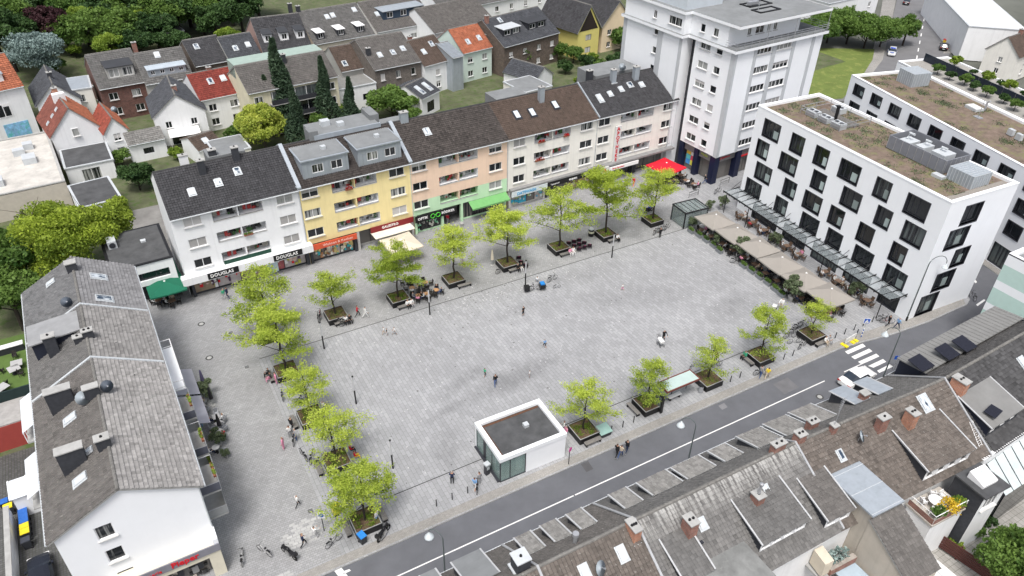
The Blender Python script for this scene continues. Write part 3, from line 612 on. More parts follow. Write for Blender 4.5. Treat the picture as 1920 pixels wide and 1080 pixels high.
for x in (1.0, 8.3):
    w, y0, y1, z1 = 6.0, .75, 5.6, 14.25; mb = MB()
    wall(mb, (x,y0), (1,0), w, z1, [(1.2,12.45,1.5,1.15),(3.7,12.45,1.5,1.15)], z0=11.7)
    mb.poly([(x,y0,11.7),(x,y0,z1),(x,y1,z1),(x,y1,14.0)]); mb.poly([(x+w,y0,11.7),(x+w,y1,14.0),(x+w,y1,z1),(x+w,y0,z1)])
    dm = mb.build('box_dormer', ZINC, o)
    for k in range(2):
        a, b_, c_ = winmesh(1.5, 1.15, 'white2'); q = put('window', a, dm, (x+1.95+2.5*k, y0+.08, 12.45)); put('pane', b_, q)
    sm = MB()
    for k in range(13): sm.box(x+.2+k*.45, x+.23+k*.45, y0-.03, y0-.002, 11.75 if not (1.2 < .2+k*.45 < 2.7 or 3.7 < .2+k*.45 < 5.2) else 13.62, z1-.02)
    for k in range(9): sm.box(x-.03, x-.002, y0+.3+k*.5, y0+.33+k*.5, 11.9+k*.27, z1-.02)
    sm.build('standing_seams', ZINC, dm)
    rf = MB(); rf.box(x-.18, x+w+.18, y0-.2, y1, z1, z1+.16); rf.box(x, x+w, y0+.05, y1, z1+.16, z1+.19, 1); rf.build('dormer_roof', [ZINC, FELTL], dm)
    MB().box(x+w*.55, x+w*.55+.6, 2.6, 3.2, z1+.19, z1+.6).build('roof_vent', ZINCL, dm)
MB().box(4.5, 13.5, 5.6, 10.2, 12, 15.0).box(3.8, 5.0, 5.5, 7, 12, 15.8).box(12.8, 14.1, 7.2, 10.3, 12, 15.7).build('penthouse_block', [FELTL], o)
MB().box(4.4, 13.6, 5.4, 5.6, 14.6, 15.2).build('penthouse_edge', ZINC, o)
MB().box(6.4, 7.6, 8.2, 9.2, 15.0, 15.7).box(8.3, 9.2, 7.2, 8.0, 15.0, 15.5).build('air_unit', ZINCL, o)
ORA = M('orange_fascia', (.62,.10,.045), .5, .08); WINE = M('wine_fascia', (.20,.015,.02), .5, .08)
b = MB().box(.15, 6.5, -.55, -.4, 2.3, 3.1).box(.15, 6.5, -.4, .0, 2.3, 2.4).build('shop_sign', ORA, o); text('Wohnen & Kochen', .52, M('pale_letters', (.85,.62,.55), .5), b, (.15+1.6, -.56, 2.7), sx=1.02)
b = MB().box(8.6, 14.9, -.3, -.15, 2.35, 3.15).build('shop_sign', WINE, o); text('GALESTRO', .5, LETW, b, (10.2,-.31,2.78), bold=.01)
MB().box(8.6, 14.4, -1.9, -.1, 2.22, 2.3).build('awning', M('cream_awning', (.72,.68,.58), .8), o)
s = shopfront(o, .1, 6.6, 3.0, .5, 3, SLATE, glow=[SHOPG, PALEI, SHOPG]); goods(s, .8, 6, .35, .35, 2.0, [(.7,.7,.65),(.05,.45,.5),(.6,.5,.2),(.8,.75,.6),(.4,.2,.1)], 60, 5, .42)
shopfront(o, 6.7, 15.05, 3.0, 1.2, 4, M('pale_stone', (.5,.49,.47), .7)); flower_box(o, (20.4-15.25+1.2,-.16,9.5), 1.0, 0, LEAF_RED)
# --- peach and green house
o, f = rowhouse('peach house with mint green lower storeys and an optician sign', 30.4, 15.2, (.15,2.2), (4.15,6.1), (12.1,2.1), PEACH, M('grey_brown_row_tile', (.062,.054,.05), .85, .22, .5, tint=.4), gfm=MINT, seed=3)
skylight(o, f.uv(.28,.62), .8, 1.1); chimney(o, 1.9, 5.6, 13.9, 15.9, 1.1, .7, ZINC)
MB().box(.0, 5.2, 8.6, 14, 9, 11.9).build('rear_annex', FELTL, o)
b = MB().box(.1, 6.6, -.25, -.08, 1.95, 2.95).build('shop_sign', SIGNB, o)
text('OPTIK', .55, LETW, b, (.45,-.26,2.45), bold=.012); text('BÖDIKER', .52, LETW, b, (4.15,-.26,2.5), sx=.95, bold=.012)
GRL = M('green_letters', (.10,.62,.06), .5)
for k in (0, 1): MB().torus((2.75+k*.85,-.3,2.45), (0,1,0), .33, .05, 16, 5).build('glasses_ring', GRL, b)
MB().box(3.05,3.3,-.33,-.27,2.5,2.6).build('glasses_bridge', GRL, b)
s = shopfront(o, .1, 4.6, 3.0, .35, 2, MINT, glow=[SHOPG, SHOPG]); goods(s, .5, 4.2, .2, .35, 1.6, [(.2,.5,.3),(.5,.5,.45),(.03,.03,.03)], 40, 6, .3)
shopfront(o, 7.4, 15.0, 3.0, .5, 4, MINT)
aw = MB(); aw.add([(8.6,-.05,3.0),(14.9,-.05,3.0),(14.9,-1.3,2.35),(8.6,-1.3,2.35),(8.6,-1.3,2.12),(14.9,-1.3,2.12)], [(0,3,2,1),(3,4,5,2)]); aw.build('awning', M('green_awning', (.16,.38,.14), .8), o)
for x in (6.0, 6.9): MB().lathe([(.2,0),(.28,.5),(.26,.52),(0,.5)], 10, (x,-1.1)).build('entrance_planter', CONC, o)
# --- cream house
o, f = rowhouse('cream four-storey house with reddish brown roof in the shop row', 45.65, 15.85, (.9,2.0), (4.45,6.4), (12.75,2.25), CREAM, T_BROWN, seed=4)
for u, v in ((.36,.52),(.20,.55),(.63,.58)): skylight(o, f.uv(u, v), .95, 1.5, False)
chimney(o, 8.2, 4.3, 13.4, 16, .8, .7, ZINC); MB().box(3.0, 8.5, 7.5, 12, 10, 13.6).build('rear_annex', FELTL, o)
verge(o, 15.85, w=.2)
flower_box(o, (5.6,-.2,9.55), 1.2, 0, LEAF_RED); flower_box(o, (10.0,-.2,9.55), 1.0, 0, LEAF_RED); flower_box(o, (5.4,-.2,6.7), 1.6, 0, LEAF_RED)
MB().box(.2, 15.7, -.7, .0, 3.0, 3.25).build('canopy', M('grey_canopy', (.24,.24,.24), .8, .2), o)
b = MB().box(.3, 6.6, -.75, -.6, 2.1, 2.95).build('shop_sign', M('white_fascia', (.62,.68,.70), .5), o); text('DATEWASH', .62, M('blue_letters', (.03,.33,.62), .5), b, (1.2,-.76,2.5), bold=.015)
b = MB().box(6.8, 15.6, -.72, -.6, 2.15, 2.95).build('shop_sign', SIGNB, o); text('Tagungshotel', .3, LETW, b, (7.2,-.73,2.5)); text('eupen', .62, LETW, b, (10.6,-.73,2.55), bold=.01); text('mode schuh', .3, LETW, b, (13.4,-.73,2.6))
s = shopfront(o, .2, 6.7, 3.0, .25, 4, M('pale_stone', (.5,.49,.47), .7), glow=[PALEI, CYAN, SHOPG, PALEI]); goods(s, .6, 6.2, .1, .4, 1.9, [(.05,.4,.6),(.6,.7,.7),(.5,.6,.3)], 30, 7, .5)
s = shopfront(o, 6.8, 15.6, 3.0, .4, 4, SLATE, glow=[SHOPG, SHOPG, WARM, WARM]); goods(s, 10.8, 15.2, .25, .5, 1.6, [(.55,.38,.15),(.65,.5,.25),(.7,.65,.55)], 70, 8, .4)
# --- white house with the pharmacy sign
o, f = rowhouse('white house with dark roof and tall red pharmacy sign next to the high-rise', 61.55, 15.85, (.2,2.15), (4.4,6.6), (12.95,2.15), CREAM, T_DARK, seed=5)
for u, v, w, h in ((.13,.50,.8,1.5),(.27,.56,.7,.9),(.42,.62,.7,.9),(.55,.68,.8,.9),(.68,.62,.8,.9)): skylight(o, f.uv(u, v), w, h)
chimney(o, 6.2, 5.0, 14, 16.1, .8, .7, ZINC); chimney(o, 10.4, 4.6, 13.6, 16, .9, .7, ZINC); chimney(o, 3.2, 7.2, 13.5, 15.8, .9, .7)
MB().box(4, 13, 6.6, 11.5, 12, 14.9).build('rear_annex', FELTL, o); dish(o, (9,6.5,14.9), R(-100), .6)
s = MB().box(3.35, 4.45, -.32, -.12, 2.9, 9.2).build('vertical_sign', M('sign_panel_white', (.66,.66,.65), .5, .05), o)
LETR = M('red_letters', (.60,.02,.03), .45, .03)
for i, ch in enumerate('APOTHEKE'): text(ch, .82, LETR, s, (3.9,-.35,8.75-i*.75), align='CENTER', bold=.02)
b = MB().box(.4, 1.9, -1.3, -1.1, 2.0, 3.3).build('pharmacy_sign', M('sign_panel_white', (.66,.66,.65), .5, .05), o); text('A', 1.1, LETR, b, (1.15,-1.32,2.62), align='CENTER', bold=.03)
b = MB().box(2.1, 8.0, -1.2, -1.05, 2.3, 2.9).build('shop_sign', LETW, o); text('Bären-Apotheke', .36, LETR, b, (2.7,-1.22,2.6))
MB().box(.2, 15.7, -1.0, .0, 3.0, 3.3).build('canopy', M('grey_canopy', (.24,.24,.24), .8, .2), o)
shopfront(o, .2, 8.2, 3.0, .6, 4, SLATE); shopfront(o, 8.3, 15.7, 3.0, .9, 3, SLATE)
# --- low flat-roofed restaurant beside the white house
o = thing('restaurant_annex', 'low black and white flat-roofed restaurant left of the white shop house', 'building', (-5.2,85.2,0), ROW_A)
mb = MB(); wall(mb, (0,0), (1,0), 6.9, 5.6, [(1.6,3.3,4.6,1.1,.3)], z0=2.6); wall(mb, (6.9,0), (0,1), 9, 5.6); wall(mb, (6.9,9), (-1,0), 6.9, 5.6); wall(mb, (0,9), (0,-1), 9, 5.6); wall(mb, (0,1.2), (1,0), 6.9, 2.6, m=1); mb.poly([(0,0,2.6),(6.9,0,2.6),(6.9,1.2,2.6),(0,1.2,2.6)]); mb.build('wall', [WHITE, SLATE], o)
r_ = MB(); r_.box(-.1, 7, -.1, 9.1, 5.6, 5.7); r_.box(.25, 6.65, .25, 8.75, 5.7, 5.72, 1); r_.build('roof', [BLACK, FELT], o)
window(o, (0,0), (1,0), (1.6,3.3,4.6,1.1), 'shop', inset=.3); b = MB().box(.2,1.5,-.06,-.01,3.6,4.6).build('notice_board', M('menu_board', (.5,.52,.45), .5), o)
text('BIERSTUBE', .34, LETW, MB().box(.4,6.4,1.05,1.19,1.85,2.5).build('shop_sign', SIGNB, o), (1.4,1.03,2.2))
MB().box(.6, 1.6, 5.2, 6.7, 5.72, 6.7).box(4.2, 4.8, 5, 5.5, 5.72, 5.95).build('air_unit', ZINCL, o); MB().lathe([(.36,0),(.36,.05),(0,.06)], 14).build('fan_grille', FRAMED, o).matrix_local = Matrix.Translation((1.1,5.19,6.2)) @ Matrix.Rotation(R(90), 4, 'X')
# ================================================================ WHITE HOTEL CUBE ON THE RIGHT
SEDUM = M('sedum_roof', (.165,.125,.10), .95, .45, 1.3, bump=.8, bscale=14, spots=((.17,.17,.08), .7, .5, .8))
GRAVEL = M('roof_gravel', (.26,.24,.215), .95, .4, 14, bump=.8, bscale=40)
def sedum_tufts(root, x0, x1, y0, y1, z, n, seed):
    def fn(rng, n):
        k = 60; cx = rng.uniform(x0, x1, k); cy = rng.uniform(y0, y1, k); i = rng.integers(0, k, n)
        x = np.clip(cx[i]+rng.normal(0, .5, n), x0, x1); y = np.clip(cy[i]+rng.normal(0, .5, n), y0, y1)
        return np.stack([x, y, np.full(n, z+.05)], 1), rng.uniform(0, 1, n)
    me = leafcloud(n, .09, fn, seed); me.materials.append(LEAF_OLIVE); return tag(put('sedum', me, root), kind='stuff')
HA = math.atan2(-31.0, -1.6)                       # local x runs from the far end towards the road
o = thing('hotel_building', 'white cube hotel with staggered dark windows on the right of the square', 'building', (79.25,70.0,0), HA)
HW, HD, HH = 31.05, 11.4, 16.3
rows = [(12.6, [(1.85,3.05),(7.2,2.2),(11.55,2.15),(15.8,3.05),(21.4,2.1),(25.9,2.9)]), (9.4, [(1.4,2.2),(6.1,3.05),(12.15,2.15),(17.3,2.85),(22.75,2.05),(26.75,2.7)]),
        (6.2, [(2.15,3.0),(7.85,2.15),(11.7,2.95),(16.3,2.2),(21.1,2.2),(26.2,1.95)]), (3.1, [(.95,3.0),(7.1,2.15),(12.2,2.95),(16.9,2.35),(21.5,2.8),(26.4,2.9)])]
fr = [(x, z, w, 2.4) for z, r_ in rows for x, w in r_]
gf = [(3.2,.05,5.2,2.5),(9.6,.05,4.4,2.5),(15.2,.05,4.6,2.5),(20.9,.05,4.2,2.5),(26.6,.05,2.9,2.5)]
sd_ = [(3.05,12.65,2.9,2.45),(1.95,9.55,3.35,2.55),(4.55,6.45,2.55,2.45),(2.9,3.4,3.2,2.5),(1.6,.05,3.05,2.9)]
mb = MB(); wall(mb, (0,0), (1,0), HW, HH, fr+gf, dep=.34, mr=1); wall(mb, (HW,0), (0,1), HD, HH, sd_, dep=.34, mr=1)
bk = [(HW-x-w, z, w, 2.4) for z, r_ in rows for x, w in r_]
wall(mb, (HW,HD), (-1,0), HW, HH, bk, dep=.34, mr=1); wall(mb, (0,HD), (0,-1), HD, HH)
mb.build('wall', [WHITE2, FRAMED], o)
for q in fr: window(o, (0,0), (1,0), q, 'hotel', inset=.3)
for q in bk: window(o, (HW,HD), (-1,0), q, 'hotel', inset=.3)
for q in gf: window(o, (0,0), (1,0), q, 'shop', inset=.3)
for q in sd_: window(o, (HW,0), (0,1), q, 'hotel', inset=.3)
def flatroof(o, pts, z, top=SEDUM, edge=WHITE2, w=.5, up_=.35):
    """roof deck with a parapet coping all round"""
    n = len(pts); c = Vector((sum(p[0] for p in pts)/n, sum(p[1] for p in pts)/n)); mb = MB()
    inn = []
    for i in range(n):
        a, b, d = Vector(pts[i-1][:2]), Vector(pts[i][:2]), Vector(pts[(i+1) % n][:2]); e1 = (b-a).normalized(); e2 = (d-b).normalized()
        n1 = Vector((-e1.y, e1.x)); n2 = Vector((-e2.y, e2.x)); k = (n1+n2).normalized(); inn.append(b+k*(w/max(.3, k.dot(n1))))
    for i in range(n):
        j = (i+1) % n; p, q, s_, t = pts[i], pts[j], inn[j], inn[i]
        mb.poly([(p[0],p[1],z+.02),(q[0],q[1],z+.02),(s_[0],s_[1],z),(t[0],t[1],z)]); mb.poly([(t[0],t[1],z),(s_[0],s_[1],z),(s_[0],s_[1],z-up_),(t[0],t[1],z-up_)])
        mb.poly([(p[0],p[1],z-.14),(q[0],q[1],z-.14),(q[0],q[1],z+.02),(p[0],p[1],z+.02)])
    mb.poly([(p[0],p[1],z-up_) for p in inn], 1); return mb.build('roof', [edge, top], o)
rf = flatroof(o, [(-.03,-.03),(HW+.03,-.03),(HW+.03,HD+.03),(-.03,HD+.03)], HH)
gz = HH-.345
MB().poly([(.6,.6,gz+.01),(HW-.6,.6,gz+.01),(HW-.6,1.25,gz+.01),(.6,1.25,gz+.01)]).poly([(HW-1.6,1.25,gz+.01),(HW-.6,1.25,gz+.01),(HW-.6,HD-.6,gz+.01),(HW-1.6,HD-.6,gz+.01)]).build('gravel_strip', GRAVEL, rf)
sedum_tufts(rf, .8, HW-1.5, 1.3, HD-.8, gz, 5200, 5)
# rooftop plant
g = MB(); x0, x1, y0, y1 = 4.0, 11.0, 4.0, 9.6
for zz_ in (.55, 1.05):
    g.tube([(x0,y0,gz+zz_),(x1,y0,gz+zz_),(x1,y1,gz+zz_),(x0,y1,gz+zz_),(x0,y0,gz+zz_)], .045, 5)
for x, y in [(x0,y0),(x1,y0),(x1,y1),(x0,y1),((x0+x1)/2,y0),((x0+x1)/2,y1),(x0,(y0+y1)/2),(x1,(y0+y1)/2)]: g.tube([(x,y,gz),(x,y,gz+1.1)], .045, 5)
rl = g.build('roof_railing', STEEL, o)
for k, (x, y) in enumerate(((4.7,4.2),(6.9,4.2),(9.2,4.2),(5.2,8.4))):
    b = MB().box(x, x+1.7, y, y+1.2, gz+.05, gz+.8).build('air_handler', ZINCL, o); MB().box(x+.1, x+1.6, y-.02, y, gz+.15, gz+.7).build('louvre', STEEL, b)
    for q in (0, 1): MB().lathe([(.3,gz+.8),(.3,gz+.84),(0,gz+.85)], 12, (x+.45+q*.8, y+.6)).build('fan', FRAMED, b)
dk = MB()
for k in range(14): dk.box(4.3, 10.7, 5.8+k*.18, 5.9+k*.18, gz+.02, gz+.09)
dk.build('deck_boards', WOODB, o); MB().lathe([(.22,gz),(.22,gz+1.9),(.3,gz+1.9),(.3,gz+2.1),(0,gz+2.15)], 10, (8.0,6.4)).build('exhaust_pipe', BLACKM, o)
b = MB(); LV = M('louvre_grey', (.20,.21,.235), .5, .1)
x0, x1, y0, y1 = 17.2, 25.4, 5.6, 9.9
for a in ((x0,x1,y0,y0+.12),(x0,x1,y1-.12,y1),(x0,x0+.12,y0+.12,y1-.12),(x1-.12,x1,y0+.12,y1-.12)): b.box(*a, gz+.1, gz+1.75)
pe = b.build('plant_screen', LV, o)
s_ = MB()
for k in range(9): s_.box(x0+.05+k*(x1-x0-.1)/8-.03, x0+.05+k*(x1-x0-.1)/8+.03, y0-.04, y0, gz+.1, gz+1.75)
for k in range(6):
    for q in range(1): s_.box(x1, x1+.04, y0+.1+k*.8, y0+.16+k*.8, gz+.1, gz+1.75)
s_.build('screen_posts', STEEL, pe)
for k, (a, c_) in enumerate(((18,1.6),(20.4,1.2),(22.6,1.9))): MB().box(a, a+c_, y0+.8, y0+2.8, gz+.1, gz+1.4+.2*k).tube([(a+.4,y0+1.8,gz+1.5),(a+.5,y0+1.9,gz+2.2),(a+1.2,y0+1.9,gz+2.2)], .16, 8).build('cooling_unit', ZINCL, pe)
b = MB().box(26.2, 29.4, 5.2, 8.4, gz, gz+1.55).build('stair_head', ZINC, o); s_ = MB()
for k in range(9): s_.box(26.25+k*.39, 26.3+k*.39, 5.15, 8.45, gz+1.55, gz+1.62)
for k in range(9): s_.box(26.25+k*.39, 26.3+k*.39, 5.16, 5.2, gz, gz+1.55)
for k in range(8): s_.box(29.4, 29.44, 5.3+k*.42, 5.35+k*.42, gz, gz+1.55)
s_.build('standing_seams', ZINCL, b); MB().box(25.0, 26.4, 4.2, 5.0, gz, gz+.35).build('roof_hatch', ZINCL, o)
# glass canopy along the front
cp = MB(); z0 = 3.0; yo = -3.0
cp.box(-.3, 30.2, yo-.08, yo+.06, z0+.28, z0+.46); cp.box(-.3, 30.2, -.12, -.01, z0+.02, z0+.18)
n_ = 26
for k in range(n_+1):
    x = -.25+k*30.4/n_; cp.obox((x, yo/2, z0+.26), (.035,0,0), (0,yo/2,-.13), (0,0,.07))
for k in range(0, n_+1, 3):
    x = -.25+k*30.4/n_; cp.tube([(x,-.05,z0+1.3),(x,yo*.55,z0+.32)], .035, 5)
ca = cp.build('canopy', BLACKM, o)
for k in range(n_):
    x = -.25+k*30.4/n_; MB().add([(x+.05,-.05,z0+.2),(x+1.12,-.05,z0+.2),(x+1.12,yo,z0+.47),(x+.05,yo,z0+.47)], [(0,1,2,3)]).build('canopy_pane', clearglass('canopy_glass', (.55,.62,.65), .28) if k == 0 else bpy.data.materials['canopy_glass'], ca)

for k in range(7): MB().tube([(.4+k*4.8,yo+.15,0),(.4+k*4.8,yo+.15,z0+.3)], .06, 6).build('canopy_post', BLACKM, ca)

# --- second wing
A3, B3 = G(1597,140,13.8), Vector((98.6,39.0,0)); A3.z = 0
L3 = (B3-A3).length; a3 = math.atan2((B3-A3).y, (B3-A3).x)
o = thing('office_wing', 'second white wing with planted flat roof behind the hotel cube', 'building', A3, a3)
W3, D3, H3 = L3+8, 12.5, 13.8
fr = []
for z in (11.2, 8.0, 4.8):
    x = 1.5
    while x < W3-3.5: fr.append((x, z, 2.3, 1.6 if z > 11 else 1.9)); x += 4.35
gf = [(W3-16+k*4.2, .1, 3.0, 3.0) for k in range(4)]
mb = MB(); wall(mb, (0,0), (1,0), W3, H3, fr+gf, dep=.3, mr=1); wall(mb, (W3,0), (0,1), D3, H3); wall(mb, (W3,D3), (-1,0), W3, H3); wall(mb, (0,D3), (0,-1), D3, H3); mb.build('wall', [WHITE2, FRAMED], o)
for q in fr: window(o, (0,0), (1,0), q, 'hotel', inset=.26)
for q in gf: window(o, (0,0), (1,0), q, 'shop', inset=.26)
rf = flatroof(o, [(0,0),(W3,0),(W3,D3),(0,D3)], H3); gz = H3-.345; sedum_tufts(rf, .8, W3-2, .8, D3-.8, gz, 6500, 9)
b = MB().box(3.2, 6.6, 6.2, 9.6, gz, gz+2.1).build('stair_head', ZINC, o); s_ = MB()
for k in range(8): s_.box(3.25+k*.45, 3.3+k*.45, 6.16, 6.2, gz, gz+2.1); s_.box(3.25+k*.45, 3.3+k*.45, 6.1, 9.7, gz+2.1, gz+2.16)
for k in range(7): s_.box(6.6, 6.64, 6.3+k*.5, 6.35+k*.5, gz, gz+2.1)
s_.build('standing_seams', ZINCL, b)
for x, y in ((15.5,8.6),(29.5,8.8)):
    b = MB().box(x, x+2.2, y, y+1.5, gz, gz+.4).build('skylight_hatch', ZINCL, o); MB().box(x+.1, x+2.1, y+.1, y+1.4, gz+.4, gz+.46).build('hatch_dome', M('opal_dome', (.7,.7,.68), .3), b); MB().tube([(x+2,y+1.8,gz),(x+2,y+1.8,gz+1.4),(x+2.4,y+1.8,gz+1.6)], .15, 8).build('vent_pipe', STEEL, o)
for x, y in ((25.5,6.6),(27.1,6.4)): MB().box(x, x+.9, y, y+.5, gz+.1, gz+.95).build('air_unit', ZINCL, o)
MB().tube([(19.5,7.4,gz),(19.5,7.4,gz+2.6)], .04, 5).box(18.9,20.1,7.0,7.8,gz,gz+.12).build('mast', STEEL, o)
# ================================================================ HIGH-RISE
o = thing('high_rise', 'white eight-storey high-rise with grey stripes and roof terrace', 'building', (80.8,77.55,0), R(3.8))
TW, TY, TZ = 19.6, 8.0, 21.35; zs = [5.5+2.92*k for k in range(6)]
wf = [(TY-8.0+.0, 0, 0, 0)]
ww = [(x, z, w, 1.1) for z in zs for x, w in ((1.1,2.05),(4.35,1.25))]           # west face, counted from its far end
mb = MB(); wall(mb, (0,TY), (0,-1), TY, TZ, ww, z0=4.7); 
sf = [(x, z, w, 1.05) for z in zs for x, w in ((4.65,3.25),(8.85,3.55))]
wall(mb, (0,0), (1,0), TW, TZ, sf, z0=4.7); wall(mb, (TW,0), (0,1), 22, TZ, z0=0); wall(mb, (TW,22), (-1,0), TW, TZ, z0=0)
lw = [(7.3, z, .9, 1.05) for z in zs]
wall(mb, (-1.4,23), (0,-1), 13.6, TZ, lw, z0=0); wall(mb, (-1.4,9.4), (1,0), 3, TZ, z0=0); wall(mb, (.9,9.4), (0,-1), 1.6, TZ, m=1, z0=0)
mb.poly([(0,0,4.7),(TW,0,4.7),(TW,1.5,4.7),(0,1.5,4.7)]); mb.poly([(0,0,4.7),(0,TY,4.7),(1.5,TY,4.7),(1.5,0,4.7)]); mb.build('wall', [WHITE2, SLATE], o)
for q in ww: window(o, (0,TY), (0,-1), q, 'white2' if q[2] > 1.5 else 'single', blind=.3)
for q in sf: window(o, (0,0), (1,0), q, 'band', blind=.3)
for q in lw: window(o, (-1.4,23), (0,-1), q, 'single')
GST = M('grey_stripe', (.50,.52,.54), .7, .06)
for x0, x1 in ((.04,.5),(4.05,4.65),(7.95,8.85),(12.45,13.15),(17.0,17.7)): MB().box(x0, x1, -.10, -.004, 4.7, TZ-.2).build('pilaster', GST, o)
MB().box(-.1, -.004, -.1, .62, 4.7, TZ-.2).build('pilaster', GST, o); MB().box(-1.5, -1.404, 13.6, 14.7, 4.7, TZ-.2).build('pilaster', GST, o); MB().box(-1.5, -1.404, 9.3, 9.9, 0, TZ-.2).build('pilaster', GST, o); MB().box(-1.5, -1.404, 22.2, 23, 4.7, TZ-.2).build('pilaster', GST, o)
sb = MB()
for k in range(6): sb.box(.95, 1.0, 7.9, 9.3, 5.6+2.92*k, 6.0+2.92*k)
sb.build('stair_window_band', ZINCL, o)
# ground floor: dark piers, bank and shop signs
NAVY = M('navy_pier', (.012,.016,.045), .35, .15)
g = MB()
for x in (0, 5.0, 9.6, 14.2, 18.4): MB().box(x, x+1.1, .05, 1.1, 0, 4.7).build('pier', NAVY, o)
for y in (3.9, 7.2): MB().box(.05, 1.1, y, y+.8, 0, 4.7).build('pier', NAVY, o)
pass
g = MB(); g.box(1.1, TW, 1.0, 1.15, .1, 3.4); g.box(1.0, 1.15, 1.1, TY, .1, 3.4); g.build('shop_pane', SHOPG, o); MB().box(1.1, TW, .5, .9, 3.4, 4.7).box(.5, .9, 1.1, TY, 3.4, 4.7).build('fascia', M('fascia_grey', (.22,.21,.21), .6), o)
text('Sparkasse', .5, LETR, o, (1.9,.48,4.0)); MB().lathe([(.22,0),(.22,.05),(0,.06)], 12).build('sign_dot', LETR, o).matrix_local = Matrix.Translation((1.55,.48,3.95)) @ Matrix.Rotation(R(90), 4, 'X')
MB().box(6.2,9.5,.3,.5,3.2,3.4).build('red_strip', LETR, o)
text('Media', .6, M('lime_letters', (.45,.55,.05), .5), o, (.48,3.5,4.0), rot=(R(90),0,R(-90)))
PST = MB()
for k, c_ in enumerate(((.8,.75,.1),(.1,.35,.75),(.75,.1,.15),(.15,.6,.65),(.85,.85,.85),(.85,.6,.1))): PST.box(.90, .98, 5.0+(k % 2)*1.0, 5.95+(k % 2)*1.0, .9+(k//2)*.85, 1.7+(k//2)*.85, k)
PST.build('shop_poster', [M('poster_%d' % k, c_, .5) for k, c_ in enumerate(((.8,.75,.1),(.1,.35,.75),(.75,.1,.15),(.15,.6,.65),(.85,.85,.85),(.85,.6,.1)))], o)
# cornice, penthouse, roof with overhang
out = [(-.5,-.5),(TW+.5,-.5),(TW+.5,22.3),(TW-1,23.3),(-1.9,23.3),(-1.9,9.0),(-.5,9.0)]
c_ = MB(); c_.prism(out, TZ-.2, TZ+.22, 0, 1); c_.build('terrace_slab', [WHITE2, FELTL], o)
pf = [(2.2,22.55,.8,1.15),(3.9,22.55,1.8,1.15),(6.4,22.55,.8,1.15),(7.8,22.55,.8,1.15)]
mb = MB(); wall(mb, (1.9,1.9), (1,0), 13.8, 24.6, pf, z0=TZ+.2); pw = [(2.0,22.4,.9,1.2),(4.6,22.4,1.0,1.2)]; wall(mb, (.0,9.4), (0,-1), 7.5, 24.6, pw, z0=TZ+.2); mb.poly([(0,1.9,TZ+.2),(1.9,1.9,TZ+.2),(1.9,1.9,24.6),(0,1.9,24.6)])
pl = [(6.7,22.5,.75,1.2),(10.2,22.5,2.8,1.25)]; wall(mb, (-1.4,23), (0,-1), 13.6, 24.6, pl, z0=TZ+.2); wall(mb, (-1.4,9.4), (1,0), 1.4, 24.6, z0=TZ+.2); wall(mb, (15.7,1.9), (0,1), 20, 24.6, z0=TZ+.2); wall(mb, (15.7,23), (-1,0), 17.1, 24.6, z0=TZ+.2)
mb.build('penthouse_wall', WHITE2, o)
for q in pf: window(o, (1.9,1.9), (1,0), q, 'white2')
for q in pw: window(o, (0,9.4), (0,-1), q, 'single')
for q in pl: window(o, (-1.4,23), (0,-1), q, 'white2')
c_ = MB(); c_.prism([(-.4,-.4),(TW+.2,-.4),(TW+.2,23.2),(-1.8,23.2),(-1.8,9.1),(-.4,9.1)], 24.6, 25.0, 0, 1); c_.build('roof', [WHITE2, FELTL], o)
MB().box(-.9, 6.6, 9.9, 23, 25.0, 28.2).build('lift_house', M('pale_cladding', (.55,.60,.64), .6, .06), o)
MB().box(6.6,8.2,11,13,25.0,26.9).build('lift_annex', ZINC, o)
rb = MB()
for x0_, y0_, x1_, y1_ in ((7.5,3.0,12.0,5.0),(8.5,6.0,13.5,8.2)):
    for a in ((x0_,x1_,y0_,y0_+.3),(x0_,x1_,y1_-.3,y1_),(x0_,x0_+.3,y0_,y1_),(x1_-.3,x1_,y0_,y1_)): rb.box(*a, 25.0, 25.14)
rb.build('roof_ballast', BLACK, o); MB().tube([(8,4,25),(8,4,26.6)], .05, 5).tube([(10,7,25),(10,7,27)], .05, 5).tube([(14,10,25),(14,10,26.4)], .05, 5).box(9,11,6.6,7.2,25.15,25.6).build('antenna', STEEL, o)
r_ = MB()
for zz_ in (.45, .8, 1.1): r_.tube([(1.6,-.42,TZ+.2+zz_),(TW+.4,-.42,TZ+.2+zz_),(TW+.4,12,TZ+.2+zz_)], .03, 4); r_.tube([(1.6,-.42,TZ+.2+zz_),(-.42,-.42,TZ+.2+zz_),(-.42,1.8,TZ+.2+zz_)], .03, 4)
for k in range(14): r_.tube([(-.4+k*1.55,-.42,TZ+.2),(-.4+k*1.55,-.42,TZ+1.3)], .03, 4)
for k in range(8): r_.tube([(TW+.4,k*1.5,TZ+.2),(TW+.4,k*1.5,TZ+1.3)], .03, 4)
for x in (6,12,TW+.1): r_.tube([(x,-.3,TZ+.2),(x,-.3,24.6)], .05, 5)
r_.build('terrace_railing', STEEL, o)
